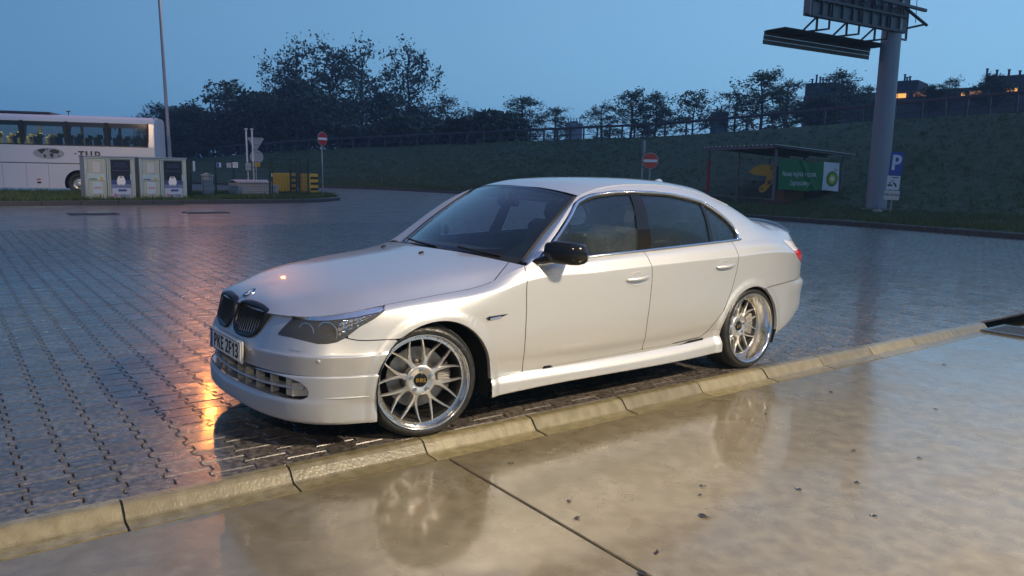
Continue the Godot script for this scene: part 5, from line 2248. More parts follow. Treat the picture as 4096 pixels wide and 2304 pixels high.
func build_bus() -> void:
	var u := Vector3(0.912, 0, 0.41).normalized()
	var t := thing("coach", "white touring coach with dark windows parked behind the gas cages", "bus", Vector3(7.09, 0, -34.74), Basis(u, Vector3.UP, u.cross(Vector3.UP)))
	var len := 11.6
	var dep := 2.5
	# body shell: cross-section swept along the length
	var sec := []
	for q in [[0.26, 0.0], [0.30, 0.012], [1.38, 0.012], [2.2, 0.0], [3.28, -0.06], [3.42, -0.10], [3.50, -0.20], [3.55, -0.40], [3.57, -0.8]]:
		sec.append(Vector2(q[1], q[0]))
	var shell := MB.new()
	var arch := Vector2(-3.22, 0.50)
	var cols := 240
	var lower := Grid.new()
	lower.cols = cols
	lower.rows = 44
	for i in cols:
		var x := -len * i / (cols - 1.0)
		for j in 44:
			var y := lerpf(0.26, 2.2, j / 43.0)
			lower.P.append(Vector3(x, y, 0.012 if y < 1.38 else lerpf(0.012, 0.0, (y - 1.38) / 0.82)))
			lower.Q.append(Vector2(x, y))
	lower.finish(Vector3(-5, 1, -1))
	cut(lower, field(lower, func(p, q): return minf(Vector2(p.x - arch.x, p.y - arch.y).length() - 0.60, Vector2(p.x + 9.6, p.y - arch.y).length() - 0.60)), shell)
	# upper edge: pillar at the back, strip over the windows, roof curve
	var top := [[Vector3(-len, 3.24, -0.055), Vector3(0, 3.24, -0.055)]]
	for q in [[3.36, -0.08], [3.46, -0.15], [3.52, -0.28], [3.56, -0.6], [3.57, -1.25], [3.56, -1.9], [3.52, -2.22], [3.46, -2.35], [3.3, -2.42]]:
		top.append([Vector3(-len, q[0], q[1]), Vector3(-0.05 if q[0] > 3.5 else 0.0, q[0], q[1])])
	shell.sheet(top, Vector3(-5, 1, -1.25), true)
	shell.sheet([[Vector3(-0.24, 2.2, 0.0), Vector3(0.0, 2.2, 0.0)], [Vector3(-0.24, 3.24, -0.055), Vector3(0.0, 3.24, -0.055)]], Vector3(0, 0, 1))
	# back end and far side
	var back := []
	for q in [[0.26, 0.012], [1.38, 0.012], [2.2, 0.0], [3.24, -0.055], [3.46, -0.15], [3.56, -0.6]]:
		back.append([Vector3(0.0, q[0], q[1]), Vector3(0.05, q[0], q[1] - 0.05), Vector3(0.06, q[0], -dep * 0.5), Vector3(0.05, q[0], -dep - q[1] + 0.05), Vector3(0.0, q[0], -dep - q[1])])
	shell.sheet(back, Vector3.RIGHT)
	shell.sheet([[Vector3(-len, 0.26, -dep), Vector3(0, 0.26, -dep)], [Vector3(-len, 2.2, -dep), Vector3(0, 2.2, -dep)]], Vector3(0, 0, -1))
	shell.sheet([[Vector3(-len, 0.26, 0), Vector3(-len, 0.26, -dep)], [Vector3(-len, 3.5, 0), Vector3(-len, 3.5, -dep)]], Vector3.LEFT)
	part(t, "body", shell, M.coach_white)
	var mb := MB.new()
	mb.face([Vector3(-len, 0.28, 0), Vector3(0, 0.28, 0), Vector3(0, 0.28, -dep), Vector3(-len, 0.28, -dep)], Vector3.DOWN)
	mb.box(Vector3(-6, 0.9, -1.25), Vector3(10.5, 1.0, 1.9))
	part(t, "underbody", mb, M.black)
	# floor of the cabin
	mb = MB.new()
	mb.box(Vector3(-5.8, 1.45, -1.25), Vector3(11.4, 0.06, 2.4))
	part(t, "cabin_floor", mb, M.interior)
	# windows: panes and the dark posts between them
	var posts := [-0.24, -1.98, -3.65, -5.45, -7.25, -9.05, -len + 0.1]
	for k in posts.size() - 1:
		mb = MB.new()
		var x0: float = posts[k] - 0.05
		var x1: float = posts[k + 1] + 0.05
		mb.face([Vector3(x0, 2.22, 0.0), Vector3(x1, 2.22, 0.0), Vector3(x1, 3.22, -0.055), Vector3(x0, 3.22, -0.055)], Vector3(0, 0.05, 1).normalized())
		part(t, "window", mb, M.coach_glass)
		mb = MB.new()
		mb.face([Vector3(x0, 2.22, -dep), Vector3(x1, 2.22, -dep), Vector3(x1, 3.22, -dep + 0.055), Vector3(x0, 3.22, -dep + 0.055)], Vector3(0, 0.05, -1).normalized())
		part(t, "window", mb, M.coach_glass)
	for k in posts.size():
		mb = MB.new()
		mb.cbox(Vector3(posts[k], 2.73, -0.04), Vector3(0.13 if k > 0 else 0.06, 1.05, 0.06), 0.01)
		mb.cbox(Vector3(posts[k], 2.73, -dep + 0.04), Vector3(0.13, 1.05, 0.06), 0.01)
		part(t, "window_post", mb, M.black)
	mb = MB.new()
	mb.box(Vector3(-5.9, 2.20, -0.01), Vector3(11.3, 0.05, 0.03))
	mb.box(Vector3(-5.9, 3.13, -0.065), Vector3(11.3, 0.20, 0.02))
	part(t, "window_surround", mb, M.satin_black)
	mb = MB.new()
	mb.box(Vector3(-5.8, 1.385, 0.012), Vector3(11.6, 0.035, 0.012))
	part(t, "waist_line", mb, M.satin_black)
	for x in [-0.9, -2.4, -4.45, -5.35, -6.3]:
		mb = MB.new()
		mb.box(Vector3(x, 0.83, 0.0125), Vector3(0.012, 1.05, 0.004))
		part(t, "panel_joint", mb, M.coach_joint)
	# seats by the windows
	for k in 13:
		for z in [-0.45, -2.05]:
			mb = MB.new()
			mb.cbox(Vector3(-0.8 - k * 0.82, 2.05, z), Vector3(0.16, 1.1, 0.85), 0.06, Basis(Vector3.BACK, 0.12))
			mb.cbox(Vector3(-0.74 - k * 0.82, 2.62, z + 0.2), Vector3(0.13, 0.22, 0.30), 0.06)
			mb.cbox(Vector3(-0.74 - k * 0.82, 2.62, z - 0.2), Vector3(0.13, 0.22, 0.30), 0.06)
			part(t, "seat", mb, M.interior)
	# curtains drawn to the posts
	for k in range(1, 5):
		mb = MB.new()
		var row0 := []
		var row1 := []
		for q in 9:
			var x: float = posts[k] - 0.2 + 0.4 * q / 8.0
			row0.append(Vector3(x, 3.15, -0.16 + 0.03 * (q % 2)))
			row1.append(Vector3(posts[k] + (x - posts[k]) * 0.55, 2.3, -0.14 + 0.03 * (q % 2)))
		mb.sheet([row0, row1], Vector3.BACK)
		part(t, "curtain", mb, M.curtain)
	# roof unit, aerial
	mb = MB.new()
	mb.cbox(Vector3(-6.3, 3.60, -1.2), Vector3(3.9, 0.14, 1.5), 0.06)
	part(t, "roof_unit", mb, M.dark_plastic)
	mb = MB.new()
	mb.cyl(Vector3(-3.84, 3.5, -1.2), Vector3(-3.84, 3.74, -1.2), 0.02, 0.02, 8)
	mb.box(Vector3(-3.84, 3.76, -1.2), Vector3(0.16, 0.05, 0.06))
	part(t, "roof_aerial", mb, M.satin_black)
	# wheels
	for x in [-3.22, -9.6]:
		var w := Node3D.new()
		w.name = "wheel"
		t.add_child(w, true)
		w.position = Vector3(x, 0.47, -0.03)
		mb = MB.new()
		mb.lathe([Vector2(0.30, -0.25), Vector2(0.46, -0.26), Vector2(0.49, -0.22), Vector2(0.49, -0.05), Vector2(0.46, -0.005), Vector2(0.34, 0.0), Vector2(0.29, -0.02)], 40, Transform3D.IDENTITY, false)
		part(w, "tyre", mb, M.tyre)
		mb = MB.new()
		mb.lathe([Vector2(0.29, -0.02), Vector2(0.275, 0.0), Vector2(0.26, -0.03), Vector2(0.19, -0.055), Vector2(0.13, -0.02), Vector2(0.10, 0.03), Vector2(0.0, 0.035)], 32, Transform3D.IDENTITY, false)
		for k in 8:
			var a := TAU * k / 8
			mb.cyl(Vector3(cos(a) * 0.165, sin(a) * 0.165, -0.05), Vector3(cos(a) * 0.165, sin(a) * 0.165, -0.01), 0.016, 0.016, 6)
		part(w, "rim", mb, M.rim_silver)
		mb = MB.new()
		var rows := []
		for k in 17:
			var a := lerpf(-0.35, PI + 0.35, k / 16.0)
			rows.append([Vector3(cos(a) * 0.60, 0.03 + sin(a) * 0.60, 0.035), Vector3(cos(a) * 0.60, 0.03 + sin(a) * 0.60, -0.6)])
		mb.sheet(rows, Vector3(0, 0, -0.3), true)
		part(w, "wheel_housing", mb, M.black)
	# printed marks: globe and lettering
	var globe := Node3D.new()
	globe.name = "globe_print"
	t.add_child(globe, true)
	globe.position = Vector3(-4.40, 1.815, 0.0125)
	mb = MB.new()
	var el := PackedVector2Array()
	for k in 40:
		el.append(Vector2(cos(TAU * k / 40) * 0.635, sin(TAU * k / 40) * 0.245))
	mb.extrude(el, 0.0, 0.002)
	part(globe, "oval", mb, M.print_grey)
	for c in [[[-0.46, 0.13], [-0.30, 0.20], [-0.12, 0.21], [-0.13, 0.12], [-0.20, 0.07], [-0.25, 0.00], [-0.30, -0.02], [-0.36, 0.05]], [[-0.22, -0.04], [-0.13, -0.06], [-0.10, -0.10], [-0.15, -0.20], [-0.18, -0.20], [-0.21, -0.11]], [[0.02, 0.00], [0.12, 0.01], [0.20, -0.05], [0.16, -0.17], [0.10, -0.19], [0.05, -0.08]], [[0.03, 0.06], [0.06, 0.16], [0.22, 0.20], [0.42, 0.14], [0.44, 0.06], [0.34, -0.01], [0.26, 0.02], [0.20, -0.02], [0.12, 0.03]], [[0.36, -0.10], [0.45, -0.08], [0.44, -0.13], [0.37, -0.15]], [[-0.09, 0.20], [0.0, 0.21], [-0.03, 0.15], [-0.08, 0.15]]]:
		mb = MB.new()
		mb.extrude(poly(c), 0.0022, 0.0035)
		part(globe, "land", mb, M.print_dark)
	lettering(t, "lettering", "TUR", 0.52, Vector3(-2.73, 1.76, 0.015), Basis.IDENTITY, M.print_dark, 0.004, "Droid Sans", true, 0.98)
	mb = MB.new()
	mb.extrude(poly([[-3.38, 1.84], [-3.30, 1.86], [-3.26, 1.80], [-3.34, 1.80]]), 0.0125, 0.016)
	part(t, "lettering_mark", mb, M.print_dark)
	for q in [[-4.87, 0.655, M.sign_red, 0.035], [-4.86, 0.515, M.satin_black, 0.05]]:
		mb = MB.new()
		mb.cbox(Vector3(q[0], q[1], 0.015), Vector3(0.16, q[3] * 1.6, 0.02), 0.005)
		part(t, "side_marker", mb, q[2])
	# lamps lit inside the front half
	for x in [-5.2, -6.9]:
		mb = MB.new()
		mb.cbox(Vector3(x, 3.38, -1.25), Vector3(1.3, 0.03, 0.22), 0.01)
		part(t, "cabin_lamp", mb, M.cabin_glow)
		var l := AreaLight3D.new()
		l.name = "cabin_light"
		l.area_size = Vector2(1.3, 0.22)
		l.light_color = Color(0.98, 0.95, 0.62)
		l.light_energy = 14.0
		l.area_range = 30.0
		l.shadow_enabled = true
		t.add_child(l, true)
		l.transform = Transform3D(Basis(Vector3.RIGHT, -PI / 2), Vector3(x, 3.35, -1.25))

func gas_cage(at: Vector3, wide: float, label: String, which: int) -> void:
	var t := thing("gas_cage", label, "gas cage", at, Basis(Vector3.UP, 0.02), "gas bottle cages")
	var h := 1.53
	var dep := 0.75
	var mb := MB.new()
	mb.box(Vector3(0.012, h * 0.5, -dep * 0.5), Vector3(0.02, h, dep))
	mb.box(Vector3(wide - 0.012, h * 0.5, -dep * 0.5), Vector3(0.02, h, dep))
	mb.box(Vector3(wide * 0.5, h * 0.5, -dep), Vector3(wide, h, 0.02))
	mb.box(Vector3(wide * 0.5, 0.05, -dep * 0.5), Vector3(wide, 0.02, dep))
	part(t, "housing", mb, M.alu_dull)
	mb = MB.new()
	mb.cbox(Vector3(wide * 0.5, h + 0.02, -dep * 0.5 + 0.03), Vector3(wide + 0.06, 0.05, dep + 0.10), 0.012)
	part(t, "lid", mb, M.alu_dull)
	for x in [0.03, wide - 0.03]:
		mb = MB.new()
		mb.cbox(Vector3(x, h * 0.5, 0.0), Vector3(0.05, h, 0.05), 0.01)
		part(t, "frame_post", mb, M.alu)
	for y in [0.03, h - 0.03]:
		mb = MB.new()
		mb.cbox(Vector3(wide * 0.5, y, 0.0), Vector3(wide - 0.1, 0.05, 0.05), 0.01)
		part(t, "frame_rail", mb, M.alu)
	# narrow door
	var d := Node3D.new()
	d.name = "door"
	t.add_child(d, true)
	mb = MB.new()
	mb.box(Vector3(0.38, h * 0.5, -0.02), Vector3(0.62, h - 0.12, 0.012))
	part(d, "panel", mb, M.alu_mesh)
	for x in [0.075, 0.685]:
		mb = MB.new()
		mb.cbox(Vector3(x, h * 0.5, 0.01), Vector3(0.04, h - 0.12, 0.04), 0.008)
		part(d, "stile", mb, M.alu)
	mb = MB.new()
	mb.cbox(Vector3(0.38, 0.82, 0.01), Vector3(0.60, 0.24, 0.02), 0.006)
	part(d, "cross_plate", mb, M.alu)
	mb = MB.new()
	mb.cbox(Vector3(0.40, 1.17, 0.0), Vector3(0.26, 0.36, 0.012), 0.004)
	part(d, "upper_notice", mb, M.notice_grey)
	mb = MB.new()
	mb.cbox(Vector3(0.40, 0.42, 0.0), Vector3(0.33, 0.44, 0.012), 0.004)
	part(d, "lower_notice", mb, M.notice_blue)
	mb = MB.new()
	mb.cbox(Vector3(0.55, 0.77, 0.024), Vector3(0.10, 0.09, 0.006), 0.002)
	part(d, "yellow_sticker", mb, M.sign_yellow)
	mb = MB.new()
	for q in 5:
		mb.box(Vector3(0.15 + q * 0.052, 0.745, 0.0215), Vector3(0.036, 0.045, 0.003))
	part(d, "plate_print", mb, M.print_dark)
	mb = MB.new()
	for q in 5:
		mb.box(Vector3(0.30 + q * 0.05, 0.43, 0.0075), Vector3(0.036, 0.04, 0.003))
	part(d, "notice_print", mb, M.sign_red)
	# wide door with the poster
	d = Node3D.new()
	d.name = "poster_door"
	t.add_child(d, true)
	var p0 := 0.86
	var p1 := 1.52
	mb = MB.new()
	mb.box(Vector3(1.18, h * 0.5, -0.02), Vector3(0.90, h - 0.12, 0.012))
	part(d, "panel", mb, M.alu_mesh)
	for x in [0.75, wide - 0.085]:
		mb = MB.new()
		mb.cbox(Vector3(x, h * 0.5, 0.01), Vector3(0.05, h - 0.12, 0.04), 0.008)
		part(d, "stile", mb, M.alu)
	mb = MB.new()
	mb.cbox(Vector3((p1 + wide) * 0.5 - 0.05, 0.82, 0.01), Vector3(0.10, 0.24, 0.02), 0.006)
	part(d, "lock_plate", mb, M.alu)
	mb = MB.new()
	mb.cbox(Vector3((p0 + p1) * 0.5, h * 0.5, 0.0), Vector3(p1 - p0, h - 0.16, 0.012), 0.002)
	part(d, "poster", mb, M.poster_dark)
	# the print on the poster: pale lower field, bottle, wordmark
	var z := 0.0075
	var cx := (p0 + p1) * 0.5
	for q in [[0.09, 0.42, M.poster_pale], [0.42, 0.56, M.poster_mid], [0.56, 0.72, M.poster_blue]]:
		mb = MB.new()
		mb.box(Vector3(cx, (q[0] + q[1]) * 0.5, z), Vector3(p1 - p0 - 0.02, q[1] - q[0], 0.002))
		part(d, "poster_field", mb, q[2])
	mb = MB.new()
	var bx := cx + (0.0 if which == 0 else -0.03)
	mb.extrude(poly([[bx - 0.12, 0.52], [bx + 0.12, 0.52], [bx + 0.15, 0.66], [bx + 0.11, 0.80], [bx + 0.07, 0.86], [bx - 0.07, 0.86], [bx - 0.11, 0.80], [bx - 0.15, 0.66]]), z + 0.001, z + 0.004)
	part(d, "poster_bottle", mb, M.sign_white)
	mb = MB.new()
	mb.extrude(poly([[bx - 0.05, 0.80], [bx + 0.05, 0.80], [bx + 0.035, 0.84], [bx - 0.035, 0.84]]), z + 0.004, z + 0.0055)
	part(d, "poster_bottle_grip", mb, M.poster_dark)
	mb = MB.new()
	mb.box(Vector3(cx + 0.03, 0.34, z + 0.002), Vector3(0.28, 0.08, 0.002))
	part(d, "poster_band", mb, M.poster_blue)
	lettering(d, "poster_caption", "nano", 0.13, Vector3(cx, 0.54, z + 0.004), Basis.IDENTITY, M.poster_blue, 0.002)
	lettering(d, "wordmark_initial", "A", 0.16, Vector3(cx - 0.225, 0.17, z + 0.002), Basis.IDENTITY, M.sign_red, 0.002, "Droid Sans", true)
	lettering(d, "wordmark", "meriGas", 0.125, Vector3(cx + 0.045, 0.162, z + 0.002), Basis.IDENTITY, M.poster_blue, 0.002, "Droid Sans", true, 0.95)
	for q in [[1.30, 0.40], [1.22, 0.46], [1.06, 0.58]]:
		mb = MB.new()
		mb.box(Vector3(cx, q[0], z), Vector3(q[1], 0.018, 0.002))
		part(d, "poster_line", mb, M.poster_blue)
	for x in [0.1, wide - 0.1]:
		mb = MB.new()
		mb.cbox(Vector3(x, -0.03, -0.35), Vector3(0.08, 0.10, 0.6), 0.01)
		part(t, "foot", mb, M.alu_dull)

func fence_panel(t: Node, a: Vector3, b: Vector3, h: float) -> void:
	var mb := MB.new()
	var len := a.distance_to(b)
	var n := int(len / 0.075)
	for k in n + 1:
		var p := a.lerp(b, float(k) / n)
		mb.box(p + Vector3(0, h * 0.5, 0), Vector3(0.006, h, 0.006))
	var d := (b - a).normalized()
	var bs := Basis(d, Vector3.UP, d.cross(Vector3.UP))
	var m := int(h / 0.2)
	for k in m + 1:
		mb.box((a + b) * 0.5 + Vector3(0, 0.04 + k * (h - 0.06) / m, 0), Vector3(len, 0.008, 0.008), bs)
	part(t, "mesh_panel", mb, M.fence_green)

func build_compound() -> void:
	var t := thing("mesh_fence", "green wire mesh fence with dark posts round the gas tank", "fence")
	var y := 0.13
	var P := [Vector3(7.2, y, -29.5), Vector3(8.2, y, -29.45), Vector3(10.35, y, -29.0), Vector3(11.65, y, -28.9), Vector3(12.2, y, -29.2), Vector3(12.5, y, -32.0), Vector3(10.2, y, -33.2), Vector3(7.9, y, -33.2)]
	for k in P.size():
		var h: float = [1.6, 1.6, 1.72, 1.70, 1.70, 1.7, 1.6, 1.6][k]
		var mb := MB.new()
		mb.cbox(P[k] + Vector3(0, h * 0.5, 0), Vector3(0.07, h, 0.07), 0.01)
		part(t, "post", mb, M.fence_green)
		if k < P.size() - 1 and k != 2:
			fence_panel(t, P[k], P[k + 1], 1.5)
	fence_panel(t, P[7], P[0], 1.5)
	# gate between two posts
	var g := thing("mesh_gate", "narrow green mesh gate beside the yellow striped blocks", "gate", P[2])
	var d: Vector3 = P[3] - P[2]
	var mb := MB.new()
	for q in [[0.08, 1.62], [0.9, 1.62]]:
		mb.cbox(d * q[0] + Vector3(0, 0.86, 0), Vector3(0.05, q[1], 0.05), 0.008)
	for yy in [0.10, 1.66]:
		var m0: Vector3 = d * 0.08 + Vector3(0, yy, 0)
		var m1: Vector3 = d * 0.9 + Vector3(0, yy, 0)
		mb.tube([m0, m1], [0.022, 0.022], 8)
	part(g, "gate_frame", mb, M.fence_green)
	fence_panel(g, d * 0.08, d * 0.9, 1.6)
	mb = MB.new()
	mb.cbox(d * 0.06 + Vector3(0, 0.95, 0.05), Vector3(0.05, 0.14, 0.06), 0.01)
	part(g, "lock", mb, M.alu)
	# tank cover
	t = thing("tank_cover", "low pale grey metal tank housing behind the mesh fence", "tank", Vector3(9.25, 0.13, -29.9))
	mb = MB.new()
	mb.cbox(Vector3(0.75, 0.29, -0.6), Vector3(1.5, 0.58, 1.2), 0.015)
	mb.cbox(Vector3(1.72, 0.25, -0.7), Vector3(0.42, 0.5, 0.9), 0.015)
	part(t, "housing", mb, M.pale_metal)
	mb = MB.new()
	mb.extrude(poly([[-1.25, 0.58], [-0.6, 0.68], [0.06, 0.58], [0.06, 0.62], [-0.6, 0.72], [-1.25, 0.62]]), 0.0, 1.55, Transform3D(Basis(Vector3(0, 0, 1), Vector3.UP, Vector3(1, 0, 0)), Vector3(-0.03, 0, 0)))
	part(t, "lid", mb, M.pale_metal)
	mb = MB.new()
	mb.cbox(Vector3(0.10, 0.36, 0.005), Vector3(0.10, 0.14, 0.01), 0.002)
	part(t, "label_plate", mb, M.notice_grey)
	# vent pipes
	for q in [[10.85, -33.1, "thin white vent pipe with the grey meter box, nearer the coach"], [11.13, -33.1, "thin white vent pipe in front of the triangular sign"]]:
		t = thing("vent_pipe", q[2], "pipe", Vector3(q[0], 0.13, q[1]), Basis(Vector3.BACK, 0.015), "white vent pipes")
		mb = MB.new()
		mb.tube([Vector3(0, 0, 0), Vector3(0, 3.0, 0)], [0.04, 0.04], 10)
		part(t, "pipe", mb, M.pipe_white)
		mb = MB.new()
		mb.lathe([Vector2(0.0, -0.02), Vector2(0.085, -0.02), Vector2(0.085, 0.02), Vector2(0, 0.04)], 14, Transform3D(Basis(Vector3.RIGHT, -PI / 2), Vector3(0, 3.04, 0)))
		part(t, "cap", mb, M.pipe_white)
		if q[0] < 11.0:
			mb = MB.new()
			mb.cbox(Vector3(0.0, 1.28, 0.1), Vector3(0.26, 0.36, 0.12), 0.02)
			part(t, "meter_box", mb, M.notice_grey)
	# stone-grey service pillar
	t = thing("service_pillar", "grey service pillar with a pitched cap behind the mesh fence", "pillar", Vector3(8.08, 0.13, -30.2))
	mb = MB.new()
	mb.cbox(Vector3(0, 0.43, 0), Vector3(0.40, 0.86, 0.30), 0.015)
	part(t, "body", mb, M.pale_metal)
	mb = MB.new()
	mb.extrude(poly([[-0.23, 0.86], [0.23, 0.86], [0.23, 0.90], [0.0, 0.99], [-0.23, 0.90]]), -0.17, 0.17)
	part(t, "cap", mb, M.pale_metal)
	# striped blocks
	for q in [[12.45, -33.2, 1.0, 0.25, "yellow and black striped concrete block behind the mesh gate"], [13.15, -32.1, 0.78, -0.05, "yellow and black striped concrete block beside the no-entry sign"]]:
		t = thing("striped_block", q[4], "barrier", Vector3(q[0], 0.13, q[1]), Basis(Vector3.UP, q[3]), "yellow and black blocks")
		var w: float = q[2]
		mb = MB.new()
		mb.cbox(Vector3(w * 0.5, 0.5, -0.3), Vector3(w, 1.0, 0.6), 0.02)
		part(t, "block", mb, M.block_yellow)
		for k in 3:
			mb = MB.new()
			mb.cbox(Vector3(w - 0.195, 0.80 - k * 0.27, -0.3), Vector3(0.40, 0.125, 0.606), 0.004)
			part(t, "black_stripe", mb, M.block_black)
	# signs seen from behind
	t = thing("road_sign", "backs of a triangular and a round road sign on one post", "sign", Vector3(12.78, 0.0, -37.4))
	mb = MB.new()
	mb.cyl(Vector3(0, -0.1, 0), Vector3(0, 2.9, 0), 0.035, 0.035, 10)
	part(t, "post", mb, M.galvanised)
	mb = MB.new()
	mb.extrude(poly([[-0.40, 2.94], [0.40, 2.94], [0.43, 2.88], [0.03, 2.26], [-0.03, 2.26], [-0.43, 2.88]]), 0.045, 0.06)
	part(t, "triangle_back", mb, M.sign_grey)
	mb = MB.new()
	mb.lathe([Vector2(0.35, 0.045), Vector2(0.36, 0.055), Vector2(0.35, 0.062), Vector2(0, 0.062)], 32, Transform3D(Basis.IDENTITY, Vector3(0.03, 1.92, 0)))
	part(t, "round_back", mb, M.sign_grey)
	for yy in [2.86, 2.55, 2.18, 1.66]:
		mb = MB.new()
		mb.box(Vector3(0.02, yy, 0.07), Vector3(0.46 if yy < 2.8 else 0.5, 0.035, 0.025))
		part(t, "bracket", mb, M.coach_joint)
	# small notices on the fence
	var k := 0
	for q in [[7.22, 1.18, 0.09, 0.42, M.notice_blue, "tall narrow pale blue notice on the mesh fence by the cage"], [8.17, 1.37, 0.19, 0.19, M.notice_blue, "square blue and white notice on the mesh fence"], [8.59, 1.37, 0.19, 0.19, M.notice_grey, "square white notice of text lines on the mesh fence"], [8.84, 1.37, 0.22, 0.22, M.sign_white, "white notice with a round crossed emblem on the mesh fence"], [9.79, 1.43, 0.23, 0.18, M.sign_yellow, "small yellow warning notice on the mesh fence"]]:
		var s := thing("notice", q[5], "notice", Vector3(q[0], q[1], -29.18), Basis.IDENTITY, "notices on the mesh fence")
		mb = MB.new()
		mb.cbox(Vector3(q[2] * 0.5, q[3] * 0.5, 0), Vector3(q[2], q[3], 0.01), 0.002)
		part(s, "plate", mb, q[4])
		if k == 1:
			mb = MB.new()
			mb.box(Vector3(q[2] * 0.28, q[3] * 0.5, 0.006), Vector3(q[2] * 0.5, q[3] * 0.9, 0.003))
			part(s, "blue_field", mb, M.sign_blue)
		if k == 2:
			for j in 4:
				mb = MB.new()
				mb.box(Vector3(q[2] * 0.5, q[3] * (0.2 + 0.2 * j), 0.006), Vector3(q[2] * 0.8, 0.012, 0.003))
				part(s, "text_line", mb, M.print_dark)
		if k == 3:
			mb = MB.new()
			mb.lathe([Vector2(0.085, 0.005), Vector2(0.085, 0.008), Vector2(0.068, 0.008), Vector2(0.068, 0.005)], 24, Transform3D(Basis.IDENTITY, Vector3(q[2] * 0.5, q[3] * 0.5, 0)))
			mb.box(Vector3(q[2] * 0.5, q[3] * 0.5, 0.0065), Vector3(0.15, 0.014, 0.003), Basis(Vector3.BACK, -0.78))
			part(s, "ban_ring", mb, M.print_dark)
		if k == 4:
			mb = MB.new()
			mb.extrude(poly([[0.09, 0.04], [0.14, 0.04], [0.115, 0.13]]), 0.005, 0.008)
			part(s, "warning_mark", mb, M.print_dark)
		k += 1

